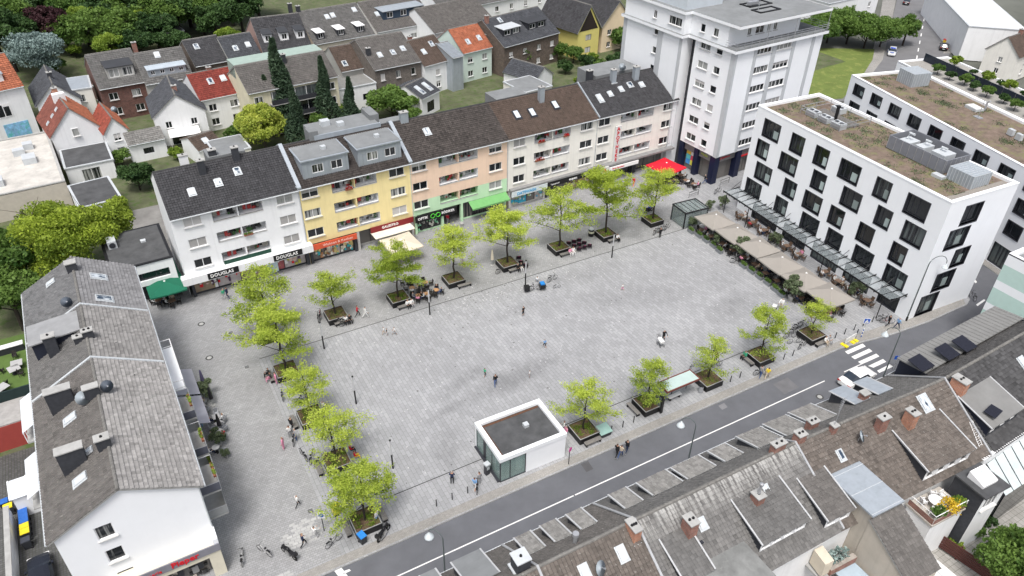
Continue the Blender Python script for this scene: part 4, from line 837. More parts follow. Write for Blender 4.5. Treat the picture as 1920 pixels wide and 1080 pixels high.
# ================================================================ PAVILION ON THE SQUARE
pn_ = G(937.7,905); o = thing('pavilion', 'white flat-roofed pavilion with glass corner on the square', 'pavilion', (pn_.x,pn_.y,0), R(-.9))
PW, PD, PH = 7.05, 5.2, 3.15
mb = MB(); mb.box(2.75, PW, 0, .25, 0, 2.72); mb.box(PW-.25, PW, .25, PD, 0, 2.72); mb.box(.0, PW-.25, PD-.25, PD, 0, 2.72); mb.box(.1, PW, -.0, PD, 2.70, 2.74, 0, 't'); mb.build('wall', WHITE2, o)
rf = flatroof(o, [(-.06,-.06),(PW+.06,-.06),(PW+.06,PD+.06),(-.06,PD+.06)], PH, FELT, WHITE2, .42, .3)
MB().box(-.06, PW+.06, -.06, PD+.06, 2.72, 3.02, skip='t').build('fascia', WHITE2, o)
MB().box(4.0,4.5,2.6,3.1,2.85,3.18).build('roof_vent', ZINCL, o)
rt_ = MB(); rt_.box(.42, 6.6, 4.5, 4.74, 2.853, 2.872); rt_.box(.42, .6, .5, 4.4, 2.853, 2.87); rt_.build('leaf_litter', M('leaf_litter_brown', (.10,.05,.03), .9, .5, 6), rf)
gm = clearglass('pavilion_glass', (.30,.42,.40), .45)
fm_ = MB()
for x in (.03, 1.05, 2.67): fm_.box(x-.03, x+.05, .02, .1, .05, 2.72)
for y in (1.7, 3.0, 3.4, PD-.3): fm_.box(.0, .09, y, y+.08, .05, 2.72)
fm_.box(.0, 2.75, .0, .14, .0, .1); fm_.box(-.22, .1, .1, PD-.1, .0, .1); fm_.box(0, 2.75, .02, .1, 2.6, 2.72); fm_.build('glazing_frame', FRAMED, o)
for a, b in ((.08,1.02),(1.1,2.64)): MB().box(a, b, .04, .06, .1, 2.6).build('glass_pane', gm, o)
for a, b in ((.1,1.7),(1.78,3.0),(3.48,PD-.32)): MB().box(.03, .05, a, b, .1, 2.6).build('glass_pane', gm, o)
MB().box(.02,.06,3.08,3.4,.1,2.6).build('door_leaf', FRAMED, o)
MB().box(.1, PW-.25, .1, PD-.25, .02, .06).build('floor', M('pavilion_floor', (.12,.115,.11), .7), o); MB().box(2.0,2.7,.6,.75,.05,2.4).box(.25,.7,1.2,1.5,.05,2.3).build('inner_panel', M('pale_panel', (.55,.66,.64), .4), o)
# ================================================================ MINT BUILDING AT THE RIGHT EDGE
c0 = G(1892,475,12.7); o = thing('mint_building', 'pale mint and white banded building at the right edge', 'building', (c0.x,c0.y,0), R(-90))
mb = MB()
for k, (a, b) in enumerate(((0,1.9),(1.9,3.1),(3.1,5.3),(5.3,6.3),(6.3,8.3),(8.3,9.3),(9.3,11.3),(11.3,12.7))): wall(mb, (0,0), (1,0), 16, b, m=0 if k % 2 == 0 else 1, z0=a)
mb.m = [1 if False else m for m in mb.m]
wall(mb, (16,0), (0,1), 12, 12.7, m=1); wall(mb, (16,12), (-1,0), 16, 12.7, m=1); wall(mb, (0,12), (0,-1), 12, 12.7, m=1); mb.build('wall', [M('mint_band', (.50,.66,.61), .8, .05), WHITE2], o)
flatroof(o, [(0,0),(16,0),(16,12),(0,12)], 12.7, FELTL)
# ================================================================ LONG HOUSE ON THE LEFT
def tol(o, p):
    """world point -> local space of a thing (only turned about z)"""
    a = -o.rotation_euler.z; d = Vector(p)-o.location; return Vector((d.x*math.cos(a)-d.y*math.sin(a), d.x*math.sin(a)+d.y*math.cos(a), d.z))
def tow(o, p):
    a = o.rotation_euler.z; return Vector((p[0]*math.cos(a)-p[1]*math.sin(a), p[0]*math.sin(a)+p[1]*math.cos(a), p[2]))+o.location
def ons(o, f, px, py):
    """pixel -> point of roof slope f, in the house's local space"""
    n = f.n; a = o.rotation_euler.z; nw = Vector((n.x*math.cos(a)-n.y*math.sin(a), n.x*math.sin(a)+n.y*math.cos(a), n.z))
    return tol(o, hit(px, py, tow(o, f.A), nw))
def roofchim(o, f, px, py, w, d, up_, mat=None, **k):
    p = ons(o, f, px, py); return chimney(o, p.x, p.y, p.z-.6, p.z+up_, w, d, mat, **k)
o = thing('corner_house', 'long white house with grey tiled roof along the left of the square', 'building', (-11.85,44.15,0), R(1.4))
LW, LD, LE, LR = 9.85, 34.6, 9.45, 2.65
gw = [(2.5,7.6,1.2,1.4),(2.5,4.9,1.2,1.4),(2.6,2.15,1.2,1.4)]
ew = [(y, z, 1.3, 1.5) for z in (3.9, 6.7) for y in (1.2,4.6,8,11.4,14.8,18.2,21.6,25,28.4,31.8)]
wwn = [(y, z, 1.2, 1.3) for z in (1.2, 4.0, 6.8) for y in (2,6,10,14,18,22,26,30)]
walls(o, LW, LD, LE, gw, wwn, ew, (), WHITE2, 'y', r=LR, blind=.4, style='single')
cuts = [tol(o, G(168.5,675,12)).y, tol(o, G(147.6,575,12)).y]; ys = [-.25]+cuts+[LD+.2]
mats_ = [T_GREY, T_GREY2, M('sl_grey', (.13,.132,.135), .85, .2, .5, tint=.25)]; matsE = [T_EAST, T_EAST2, M('sl_grey_e', (.19,.19,.195), .85, .2, .5, tint=.25)]; fE = []; fW = []
for k in range(3):
    fE.append(slope(o, (LW+.4,ys[k],LE-.12), (LW+.4,ys[k+1],LE-.12), (LW/2,ys[k],LE+LR+.05), matsE[k], .30, .34, seed=10+k))
    fW.append(slope(o, (-.4,ys[k+1],LE-.12), (-.4,ys[k],LE-.12), (LW/2,ys[k+1],LE+LR+.05), mats_[k], .30, .34, seed=20+k))
    ridge(fE[k].o, (LW/2,ys[k],LE+LR+.06), (LW/2,ys[k+1],LE+LR+.06), RIDGE)
for y in cuts:
    for s in (-1, 1):
        e = LW/2+s*(LW/2+.42); MB().obox(((e+LW/2)/2, y, (LE-.12+LE+LR+.05)/2+.15), ((LW/2-e)/2,0,(LR+.17)/2), (0,.11,0), (0,0,.07)).build('verge_strip', ZINCL, o)
for s, x in ((-1,-.5),(1,LW+.5)): MB().tube([(x,-.2,LE-.15),(x,LD,LE-.15)], .08, 6).build('gutter', ZINCL, o)
MB().tube([(LW+.06,-.06,LE-.2),(LW+.06,-.06,3.4)], .05, 6).build('downpipe', ZINCL, o)
for (px, py, w, d, u_, pots) in ((104,664,.95,.7,2.1,1),(120,762,1.9,.75,1.9,0),(143,874,1.8,.75,1.9,0),(149,642,.7,.5,.65,1),(166,629,.85,.55,.6,2),(176,744,1.1,.6,1.1,0),(197,838,.95,.7,1.0,1)):
    roofchim(o, fW[1 if py < 690 else 0], px, py, w, d, u_, SLATE, pots=pots)
p = ons(o, fW[2], 136,506); chimney(o, p.x, p.y, p.z-.6, p.z+.9, .95, .8, SLATE, pots=0)
for px, py in ((135,786),(154,900),(167,849)): skylight(o, fW[0](ons(o, fW[0], px, py), 0), .75 if py != 849 else .5, 1.1 if py != 849 else .9)
for px, py in ((183,521),(194,562)): skylight(o, fE[2](ons(o, fE[2], px, py), 0), .95, 1.5)
skylight(o, fW[2](ons(o, fW[2], 98,531), 0), .6, .9)
dish(o, ons(o, fW[0], 160,757), R(-75), .6); dish(o, ons(o, fE[0], 204,735), R(-75), .5, True); dish(o, ons(o, fW[2], 128,577), R(-75), .5, True)
# snow guards and vent tiles on the square side
vt = MB().add([(-.1,-.12,.03),(.1,-.12,.03),(.12,.1,.02),(-.12,.1,.02),(-.07,-.12,.13),(.07,-.12,.13)], [(0,1,5,4),(4,5,2,3),(0,4,3),(1,2,5)]).mesh('vent_tile', M('vent_dark', (.05,.05,.05), .8))
for k in range(3):
    for i in range(4 if k == 0 else 2): put('vent_tile', vt, fE[k].o, mat=fE[k].uv(.14+.24*i if k == 0 else .3+.35*i, .62-.12*(i % 2), .02))
# shed dormer on the garden side
mb = MB(); a, b = tol(o, G(60,590,11.5)), tol(o, G(45,560,11.5)); y0, y1 = ys[1]+5.1, ys[1]+8.1
x0 = .45; zz0 = LE+x0*LR/(LW/2); zt = 11.65
mb.poly([(x0,y1,zz0),(x0,y0,zz0),(x0,y0,zt),(x0,y1,zt)]); mb.poly([(x0,y0,zz0),(4.4,y0,LE+4.4*LR/(LW/2)),(x0,y0,zt)]); mb.poly([(x0,y1,zz0),(x0,y1,zt),(4.4,y1,LE+4.4*LR/(LW/2))]); dm = mb.build('shed_dormer', M('navy_slate', (.02,.024,.04), .6, .2), o)
MB().add([(x0-.25,y0-.15,zt),(x0-.25,y1+.15,zt),(4.5,y1+.15,LE+4.5*LR/4.92+.12),(4.5,y0-.15,LE+4.5*LR/4.92+.12)]+[(x0-.25,y0-.15,zt+.12),(x0-.25,y1+.15,zt+.12),(4.5,y1+.15,LE+4.5*LR/4.92+.24),(4.5,y0-.15,LE+4.5*LR/4.92+.24)], [(0,1,2,3)[::-1],(4,7,6,5)[::-1],(0,4,5,1),(1,5,6,2),(3,7,4,0)]).build('dormer_roof', M('weathered_zinc', (.27,.275,.28), .6, .15, 1), dm)
# ground-floor shop at the gable end
CREAMS = M('shop_cream', (.66,.62,.50), .7, .08)
mb = MB(); mb.box(9.0, 9.95, -1.35, .0, 0, 3.3); mb.box(2.0, 2.6, -1.35, 0, 0, 3.3); mb.box(2.6, 9.0, -1.35, -1.1, 2.55, 3.3); mb.box(2.0, 9.95, -1.35, -.001, 3.3, 3.42); s = mb.build('shop_front', CREAMS, o)
MB().box(2.6, 9.0, -.5, -.45, .2, 2.55).build('shop_pane', SHOPG, s); goods(s, 3, 8.6, -.6, .2, 1.6, [(.03,.03,.03),(.3,.3,.3),(.5,.45,.4)], 30, 4, .5)
for k in range(4): MB().box(3.0+k*1.5, 3.9+k*1.5, -.66, -.6, .9, 2.1).build('framed_picture', FRAMED, s)
b = MB().box(2.0, 10.0, -1.45, -1.352, 3.1, 3.9).build('sign_fascia', M('grey_fascia', (.22,.22,.25), .5), o)
text('Parfümerie', .5, LETR, b, (3.5,-1.47,3.42), sx=.95); text('Pieper', .8, LETR, b, (6.3,-1.47,3.5), bold=.02)
MB().box(9.6, 10.0, -1.35, .0, 3.42, 4.4).build('side_screen', WHITE2, o)
# balconies and awning on the square side
BF = M('balcony_panel', (.09,.095,.12), .5, .1)
def balcony(y, w, z, dep=1.55, panel=BF, side=1):
    x = LW+.0; s = MB().box(x, x+dep, y, y+w, z-.14, z).build('balcony', CONC, o)
    r_ = MB(); r_.tube([(x,y,z+.95),(x+dep,y,z+.95),(x+dep,y+w,z+.95),(x,y+w,z+.95)], .035, 5)
    for q in range(4): r_.tube([(x+dep,y+w*q/3,z),(x+dep,y+w*q/3,z+.95)], .03, 4)
    r_.build('railing', STEEL, s); MB().box(x+.05, x+dep, y-.02, y+.02, z+.08, z+.88).box(x+dep-.02, x+dep+.02, y+.05, y+w-.05, z+.08, z+.88).build('railing_panel', panel, s); return s
for y in (1.2, 5.6, 10.5):
    for z, pm in ((8.0-1.2, BF), (3.95, M('balcony_panel_grey', (.28,.29,.29), .5, .1))):
        s = balcony(y, 3.2, z, panel=pm)
        if y == 5.6 or z > 5: flower_box(s, (LW+1.42,y+1.6,z+.7), 1.6, R(90), LEAF_LIGHT)
t_ = MB().lathe([(.3,.68),(.3,.72),(0,.72)], 10); t_.tube([(0,0,0),(0,0,.7)], .03, 5)
wb = MB(); y0, y1 = ys[1]-1.2, ys[1]+5.6
wb.box(LW, LW+1.5, y0, y1, 6.6, 6.75); wr = wb.build('balcony', WHITE2, o); r_ = MB()
for zz_ in (.15, 1.0): r_.tube([(LW+.05,y0,6.75+zz_),(LW+1.45,y0,6.75+zz_),(LW+1.45,y1,6.75+zz_),(LW+.05,y1,6.75+zz_)], .05, 5)
for k in range(12): r_.tube([(LW+1.45,y0+k*(y1-y0)/11,6.75),(LW+1.45,y0+k*(y1-y0)/11,7.75)], .03, 4)
r_.build('railing', FRAMEW, wr)
for k in range(2):
    aw = MB(); ya = 13.9+k*4.6; aw.add([(LW+.05,ya,3.5),(LW+.05,ya+4.3,3.5),(LW+2.6,ya+4.3,2.6),(LW+2.6,ya,2.6)]+[(LW+.05,ya,3.45),(LW+.05,ya+4.3,3.45),(LW+2.6,ya+4.3,2.55),(LW+2.6,ya,2.55)], [(0,3,2,1),(4,5,6,7),(3,7,6,2),(0,4,7,3),(1,2,6,5)]); aw.build('awning', M('lilac_grey_awning', (.38,.38,.43), .85, .08), o)
# garden-side balconies (white)
for y in (6.5, 14.5):
    s = MB().box(-1.7, 0, y, y+4.6, 6.6, 6.75).build('balcony', CONC, o); r_ = MB()
    for k in range(6): r_.box(-1.72, -1.66, y+k*.92, y+.06+k*.92, 6.75, 7.8)
    r_.box(-1.75, -1.63, y, y+4.6, 7.8, 7.88); r_.build('railing', FRAMEW, s); MB().add([(-1.75,y,7.9),(-1.75,y+4.6,7.9),(0,y+4.6,8.9),(0,y,8.9)], [(0,1,2,3)[::-1]]).build('glass_roof', M('opal_sheet', (.66,.70,.74), .3), s)
# ---- yard behind: walls, bins, shed roofs
o = thing('yard_wall', 'white garden wall with grey coping beside the wheelie bins', 'wall', (-16.75,42.0,0), R(1.4))
MB().box(-.15,.15,-8,15,0,2.0).build('wall_body', WHITE, o); MB().box(-.22,.22,-8,15,2.0,2.08).build('coping', CONC, o)
o = thing('lean_to', 'white lean-to with pale glass roof in the left yard', 'shed', (-16.5,57.1,0), R(1.4))
MB().box(0,3.9,0,1.6,0,2.5).build('wall', WHITE, o); r_ = MB().add([(-.2,-.2,2.6),(4.0,-.2,2.6),(4.0,1.8,3.0),(-.2,1.8,3.0)], [(0,1,2,3)]).build('roof', M('opal_sheet', (.66,.70,.74), .3), o)
for k in range(4): MB().obox((-.1+k*1.35,.8,2.84), (.05,0,0), (0,1.0,.2), (0,0,.04)).build('roof_bar', FRAMEW, r_)
o = thing('garage_block', 'flat grey garage roof with red wall in the left yard', 'garage', (-30,66.3,0), R(1.4))
MB().box(0,17.2,0,3.6,0,2.9).build('wall', M('red_wall', (.33,.06,.05), .8, .1), o); MB().box(-.1,17.3,0.05,3.7,2.9,3.05).build('roof', M('screed', (.33,.32,.31), .9, .2), o); MB().box(0,17.2,3.55,3.7,3.05,4.2).build('hedge_fence', M('dark_fence', (.015,.03,.03), .8), o)
o = thing('yard_clutter', 'pale tarpaulin over stored things in the left yard', 'tarpaulin', (-14.6,61.5,0), R(10)); MB().add([(-1,-1.2,0),(1.2,-1,0),(1.0,1.4,0),(-1.1,1.2,0),(-.4,-.3,1.1),(.6,.2,1.3)], [(0,1,5,4),(1,2,5),(2,3,4,5),(3,0,4)]).build('sheet', M('tarp_grey', (.30,.29,.27), .8, .2), o); MB().box(-.5,.5,-.3,.3,0,.9).build('crate', WOODB, o)
wb_ = {}
def wheelie(label, px, py, lid, rz, group='wheelie bins in the left yard'):
    p = G(px, py, 1.0); t = thing('wheelie_bin', label, 'bin', (p.x,p.y,0), rz, group)
    if 'b' not in wb_:
        m = MB(); m.add([(-.24,-.28,.08),(.24,-.28,.08),(.24,.26,.08),(-.24,.26,.08),(-.29,-.34,1.0),(.29,-.34,1.0),(.29,.34,1.0),(-.29,.34,1.0)], [(3,2,1,0),(0,1,5,4),(1,2,6,5),(2,3,7,6),(3,0,4,7),(4,5,6,7)]); wb_['b'] = m.mesh('body', M('bin_dark', (.035,.038,.045), .5))
        wb_['w'] = MB().torus((-.25,.25,.11),(1,0,0),.08,.04,10,5).torus((.25,.25,.11),(1,0,0),.08,.04,10,5).mesh('wheel', BLACK)
    put('body', wb_['b'], t); put('wheel', wb_['w'], t); k = 'lid%s' % (lid,)
    if k not in wb_: wb_[k] = MB().add([(-.31,-.38,1.0),(.31,-.38,1.0),(.31,.36,1.0),(-.31,.36,1.0),(-.28,-.34,1.06),(.28,-.34,1.06),(.28,.36,1.10),(-.28,.36,1.10)], [(0,1,5,4),(1,2,6,5),(2,3,7,6),(3,0,4,7),(4,5,6,7)]).mesh('lid', M('bin_lid_%d' % len(wb_), lid, .5))
    put('lid', wb_[k], t); return t
BLU, YEL, GRY = (.03,.13,.45), (.75,.60,.03), (.05,.055,.07)
for i, (px, py, c_, lb) in enumerate(((42,958,BLU,'blue-lidded wheelie bin, farthest in the row by the yard wall'),(43,967,BLU,'blue-lidded wheelie bin, second from far end of the row'),(44,976,BLU,'blue-lidded wheelie bin, third from far end of the row'),(45,986,YEL,'yellow-lidded wheelie bin next to the blue bins by the yard wall'),(46,996,YEL,'yellow-lidded wheelie bin next to the black bin'),(47,1012,GRY,'black wheelie bin nearest the dark parked car'),(6,940,BLU,'blue-lidded wheelie bin at the left edge'),(14,949,YEL,'yellow-lidded wheelie bin at the left edge'))):
    wheelie(lb, px, py, c_, R(-88))
# ================================================================ ROW OF HOUSES IN THE FOREGROUND (across the road)
ZR, ZE, YN, YS_ = 10.0, 6.25, 5.0, 6.3
def fhouse(label, P, Q, mat, matN=None, wallm=WHITE, seed=0, rw=None):
    P, Q = Vector(P), Vector(Q); d = Q-P; w = d.length; o = thing('terrace_house', label, 'house', (P.x,P.y,0), math.atan2(d.y, d.x), 'roofs of the terrace houses along the road')
    mb = MB(); y0, y1 = -YS_+.35, YN-.3; ze = ZE-.25
    nw = [(1.2+k*2.6, z, 1.2, 1.4) for z in (1.0, 3.7) for k in range(int((w-2)//2.6))]
    wall(mb, (0,y0), (1,0), w, ze); wall(mb, (w,y0), (0,1), y1-y0, ze); wall(mb, (w,y1), (-1,0), w, ze, nw); wall(mb, (0,y1), (0,-1), y1-y0, ze)
    mb.poly([(0,y0,ze),(0,0,ZR-.1),(0,y1,ze)][::-1]); mb.poly([(w,y0,ze),(w,0,ZR-.1),(w,y1,ze)]); mb.build('wall', wallm, o)
    for q in nw: window(o, (w,y1), (-1,0), q, 'white2')
    s = slope(o, (0,-YS_,ZE-.1), (w,-YS_,ZE-.1), (0,0,ZR), mat, .30, .345, seed=seed, prof=.06, step=.12); n = slope(o, (w,YN,ZE), (0,YN,ZE), (w,0,ZR), matN or mat, .24, .20, seed=seed+1, prof=.035, step=.04)
    ridge(s.o, (0,0,ZR+.03), (w,0,ZR+.03), RIDGE, .14, .38)
    MB().tube([(0,YN+.08,ZE-.06),(w,YN+.08,ZE-.06)], .08, 6).build('gutter', ZINCL, o)
    return o, s, n, w
LEAD = M('lead_flashing', (.36,.37,.385), .6, .15, 2)
def seam(o, x, mat=LEAD):
    for y, z in ((-YS_,ZE-.1),(YN,ZE)):
        MB().obox((x, y/2, (z+ZR)/2+.19), (0,y/2,(z-ZR)/2), (.09,0,0), (0,0,.06)).build('party_wall_flashing', mat, o)
LEADB = M('barge_grey', (.45,.46,.47), .6, .15, 2)
def slopez(y): return ZR-(ZR-ZE)*y/YN if y > 0 else ZR+(ZR-ZE+.1)*y/YS_
def shed(o, x0, x1, yf, zt, yb, rmat, wmat=SLATE, tiles=True, wins=2, over=.22, seed=0, front=None, nm='dormer'):
    """shed dormer; yf front (outer), yb where its roof runs into the main roof"""
    s = 1 if yf > 0 else -1; zf, zb = slopez(yf), slopez(yb)+.10; mb = MB()
    wn = [((i+.5)*(x1-x0)/wins-.45, zf+.22, .9, max(.5, zt-zf-.45)) for i in range(wins)]
    if s > 0: p0, ux = (x1, yf), (-1,0)
    else: p0, ux = (x0, yf), (1,0)
    wall(mb, p0, ux, x1-x0, zt, wn, z0=zf-.1, m=1)
    for x in (x0, x1): mb.poly([(x,yf,zf-.1),(x,yf,zt),(x,yb,zb),(x,yb,zb-.3)])
    d = mb.build(nm, [wmat, front or WHITE], o)
    for q in wn:
        a, b, c_ = winmesh(q[2], q[3], 'single'); u = Vector((ux[0],ux[1],0)); k = put('window', a, d, Vector((p0[0],p0[1],0))+u*(q[0]+q[2]/2)+Vector((0,-s*.1,q[1])), math.atan2(u.y,u.x)); put('pane', b, k)
    ye = yf+s*over; ze = zt-(zb-zt)/(abs(yf-yb))*over
    if tiles:
        A, B, D = ((x1+.12,ye,ze),(x0-.12,ye,ze),(x1+.12,yb,zb)) if s > 0 else ((x0-.12,ye,ze),(x1+.12,ye,ze),(x0-.12,yb,zb))
        A, B, D = map(Vector, (A, B, D)); U = B-A; V = D-A; n = U.cross(V).normalized(); mb = MB(); k = -n*.1
        mb.add([A,B,B+V,D,A+k,B+k,B+V+k,D+k], [(0,1,2,3),(7,6,5,4),(4,5,1,0),(5,6,2,1),(7,4,0,3)]); r_ = mb.build('dormer_roof', ZINCL, d)
        rngt = random.Random(seed); nu = max(2, round(U.length/.28)); nv = max(2, round(V.length/.33)); t = MB()
        for j in range(nv):
            for i in range(nu):
                a0 = A+U*(i/nu)+V*(j/nv); du = U/nu; dv = V/nv; h = n*(.05+rngt.uniform(-.008,.008)); t.add([a0+h, a0+du*.55+h*1.5, a0+du+h, a0+du+dv+n*.012, a0+du*.55+dv+n*.03, a0+dv+n*.012, a0, a0+du], [(0,1,4,5),(1,2,3,4),(6,7,2,1,0)])
        me = t.mesh('dormer_tiles', rmat); rng2 = np.random.default_rng(seed); me.attributes.new('tint', 'FLOAT', 'FACE').data.foreach_set('value', np.repeat(rng2.uniform(.2,.9,nu*nv), 3)); tag(put('dormer_tiles', me, r_), kind='stuff')
    else:
        mb = MB(); mb.add([(x0-.15,ye,ze),(x1+.15,ye,ze),(x1+.15,yb,zb),(x0-.15,yb,zb),(x0-.15,ye,ze+.12),(x1+.15,ye,ze+.12),(x1+.15,yb,zb+.12),(x0-.15,yb,zb+.12)], [(3,2,1,0),(4,5,6,7),(0,1,5,4),(1,2,6,5),(2,3,7,6),(3,0,4,7)]); r_ = mb.build('dormer_roof', rmat, d)
    for x in (x0-.14, x1+.14): MB().obox((x,(ye+yb)/2,(ze+zb)/2+.10), (.06,0,0), (0,(ye-yb)/2,(ze-zb)/2), (0,0,.035)).build('barge_strip', LEADB, d)
    return d
def ndorm(o, pl, pr, rmat=T_PALE, zt=8.0, tiles=True, yb=1.9, wins=1, seed=0):
    a = tol(o, G(*pl, zt)); b = tol(o, G(*pr, zt)); return shed(o, a.x, b.x, (a.y+b.y)/2-.2, zt, yb, rmat, tiles=tiles, wins=wins, seed=seed)
XA = [4.0, 17.0, 25.2, 41.3, 59.15]; YA = [25.5, 25.5, 25.45, 25.3, 24.45]; E_END = (77.5,25.2)
# a
o, fs, fn, w = fhouse('brown tiled terrace house at bottom centre with flat felt dormers to the road', (XA[0],YA[0],0), (XA[1],YA[1],0), T_RUST, T_GREY, seed=31)
for pl, pr in (((790,1080),(812,1066)),((848,1053),(897,1031))): ndorm(o, pl, pr, FELTL, 8.0, False, yb=1.4, seed=1)
seam(o, w)
# b
o, fs, fn, w = fhouse('brown tiled terrace house with grey satellite dish and white square chimney', (XA[1],YA[1],0), (XA[2],YA[2],0), T_RUST, T_GREY, seed=33)
for i, (pl, pr) in enumerate((((966,1008),(991,996)),((1014,985),(1039,974)),((1063,964),(1086,953)))): ndorm(o, pl, pr, T_PALE, seed=i)
p = ons(o, fs, 984,1072); chimney(o, p.x, p.y+.6, p.z-.4, p.z+.9, 1.0, 1.0, SLATE, ZINCL)
p = ons(o, fn, 1078,1018); MB().lathe([(.16,p.z-.1),(.16,p.z+.8),(.24,p.z+.8),(.24,p.z+1.1),(.1,p.z+1.1)], 10, (p.x,p.y)).build('vent_stack', STEEL, o)
dish(o, ons(o, fs, 1121,1076), R(-60), .55)
for px, py in ((1164,1037),(1095,1072)): skylight(o, fs(ons(o, fs, px, py)), .6, 1.1)
p = ons(o, fs, 1186,1000); chimney(o, p.x, p.y, p.z-.5, p.z+.9, .6, 1.2, BORA, pots=3, rz=0)
seam(o, w)
# c
o, fs, fn, w = fhouse('grey tiled terrace house with two red brick chimneys and a wide tiled dormer', (XA[2],YA[2],0), (XA[3],YA[3],0), T_LIME, T_GREY2, seed=35)
for i, (pl, pr) in enumerate((((1143,927),(1170,914)),((1196,906),(1243,880)),((1258,875),(1307,855)),((1328,845),(1357,832)))): ndorm(o, pl, pr, T_PALE, wins=2 if i in (1,2) else 1, seed=10+i)
roofchim(o, fs, 1290,1000, .75, 1.0, 1.55, BRED, pots=2); roofchim(o, fs, 1417,945, .75, .8, 1.1, BRED, pots=1, flue=1.1)
p = ons(o, fs, 1455,838); chimney(o, p.x, .15, 9.3, 10.75, 1.2, .55, BRED, pots=2)
for px, py in ((1314,981),(1434,919)): skylight(o, fs(ons(o, fs, px, py)), .6, .85)
a = ons(o, fs, 1400,955); b = tol(o, G(1433,1021,8.2)); c_ = tol(o, G(1521,976,8.2))
shed(o, b.x, c_.x, b.y+.2, 8.15, -1.5, T_GREY2, SLATE, wins=4, seed=5)
# flat-roofed rear extension
a, b = tol(o, G(1263,1047,7.6)), tol(o, G(1372,997,7.6)); x0, x1 = a.x, tol(o, G(1448,1078,7.6)).x
MB().box(x0, x1, -13, -2.9, 0, 7.5).build('rear_extension', WHITE, o); MB().box(x0-.15, x1+.15, -13.1, -2.85, 7.5, 7.68).build('extension_roof', M('screed_roof', (.20,.205,.20), .95, .35, .7, spots=((.33,.33,.32), .5, .55, .6)), o)
p = tol(o, G(1302,1025,7.7)); MB().box(p.x-.35,p.x+.35,p.y-.3,p.y+.3,7.68,8.3).box(p.x-.45,p.x+.45,p.y-.4,p.y+.4,8.3,8.4).build('roof_vent', FRAMED, o)
x2 = tol(o, G(1225,1050,8)).x; shed(o, 1.2, 3.6, -4.8, 8.0, -1.7, T_GREY2, SLATE, wins=2, seed=6)
seam(o, w)
o_c = o
# d
o, fs, fn, w = fhouse('brown tiled terrace house with roof terrace and an orange brick chimney', (XA[3],YA[3],0), (XA[4],YA[4],0), T_RUST, T_GREY2, seed=37)
for i, (pl, pr) in enumerate((((1382,818),(1422,800)),((1432,795),(1470,778)),((1480,773),(1517,757)))): ndorm(o, pl, pr, T_PALE, 8.0, wins=2, yb=1.5, seed=20+i)
for i, (pl, pr) in enumerate((((1557,734),(1579,723)),((1602,718),(1622,707)))): ndorm(o, pl, pr, ZINC, 7.95, False, seed=30)
p = ons(o, fn, 1616,752); chimney(o, p.x, p.y, p.z-.4, p.z+1.0, .7, .6, BRED, pots=0); p = ons(o, fn, 1520,803); chimney(o, p.x, p.y, p.z-.4, p.z+.9, .9, .6, BRED, pots=2)
p = ons(o, fs, 1481,846); chimney(o, .5, .1, 9.3, 10.8, .8, .7, BRED, pots=2)
roofchim(o, fs, 1648,806, .95, .6, 1.5, BRED, pots=1); roofchim(o, fs, 1700,800, .7, .95, 1.75, BORA, pots=2)
p = ons(o, fs, 1560,810); chimney(o, p.x, p.y, p.z-.4, p.z+.8, .5, .5, BRED, pots=0)
an = MB(); an.tube([(0,0,0),(0,0,3.0)], .03, 5)
for k in range(7): an.tube([(-.5+.04*k,-.1,2.9-.22*k),(.5-.04*k,.1,2.9-.22*k)], .015, 4)
an.build('tv_antenna', STEEL, o, loc=(p.x,p.y,p.z+.9))
dish(o, ons(o, fs, 1608,829), R(-50), .5); skylight(o, fs(ons(o, fs, 1732,755)), 1.0, 1.5); skylight(o, fs(ons(o, fs, 1574,853)), .5, .9)
# tiled dormers
a, b = tol(o, G(1552,973,7.8)), tol(o, G(1597,948,7.8)); shed(o, a.x, b.x, a.y, 7.75, -2.2, T_GREY, SLATE, wins=2, seed=7)
a, b = tol(o, G(1745,885,8.0)), tol(o, G(1820,835,8.0)); shed(o, a.x, b.x, (a.y+b.y)/2, 7.95, -1.9, T_RUST, SLATE, wins=4, seed=8)
# zinc-roofed rear wing with beige side wall and pent roof below
a, b, c_, d_ = (tol(o, G(x, y, 8.3)) for x, y in ((1564,899),(1611,868),(1691,938),(1633,968)))
x0, x1, ye = a.x, c_.x, min(c_.y, d_.y)
BEIGE = M('beige_render', (.46,.42,.36), .9, .1, .8, streak=.15)
MB().box(x0+.15, x1-.15, ye+.1, a.y, 0, 8.2).build('rear_wing', BEIGE, o); r_ = MB().box(x0-.1, x1+.1, ye-.15, a.y+.6, 8.2, 8.36).build('wing_roof', ZINC, o)
for k in range(4): MB().box(x0-.1, x1+.1, ye+k*2.0, ye+.04+k*2.0, 8.36, 8.40).build('sheet_joint', ZINCL, r_)
yp = ye+.1
ps = slope(o, (x0,yp-4.6,5.2), (x1+.3,yp-4.6,5.2), (x0,yp,7.7), T_GREY, .3, .34, seed=9, name='pent_roof'); wl_ = MB(); wl_.poly([(x0+.1,yp-4.5,0),(x0+.1,yp,0),(x0+.1,yp,7.6),(x0+.1,yp-4.5,5.1)]); wl_.poly([(x1+.2,yp-4.5,0),(x1+.2,yp-4.5,5.1),(x1+.2,yp,7.6),(x1+.2,yp,0)]); wl_.poly([(x0+.1,yp-4.5,0),(x1+.2,yp-4.5,0),(x1+.2,yp-4.5,5.1),(x0+.1,yp-4.5,5.1)]); wl_.build('pent_wall', BEIGE, o)
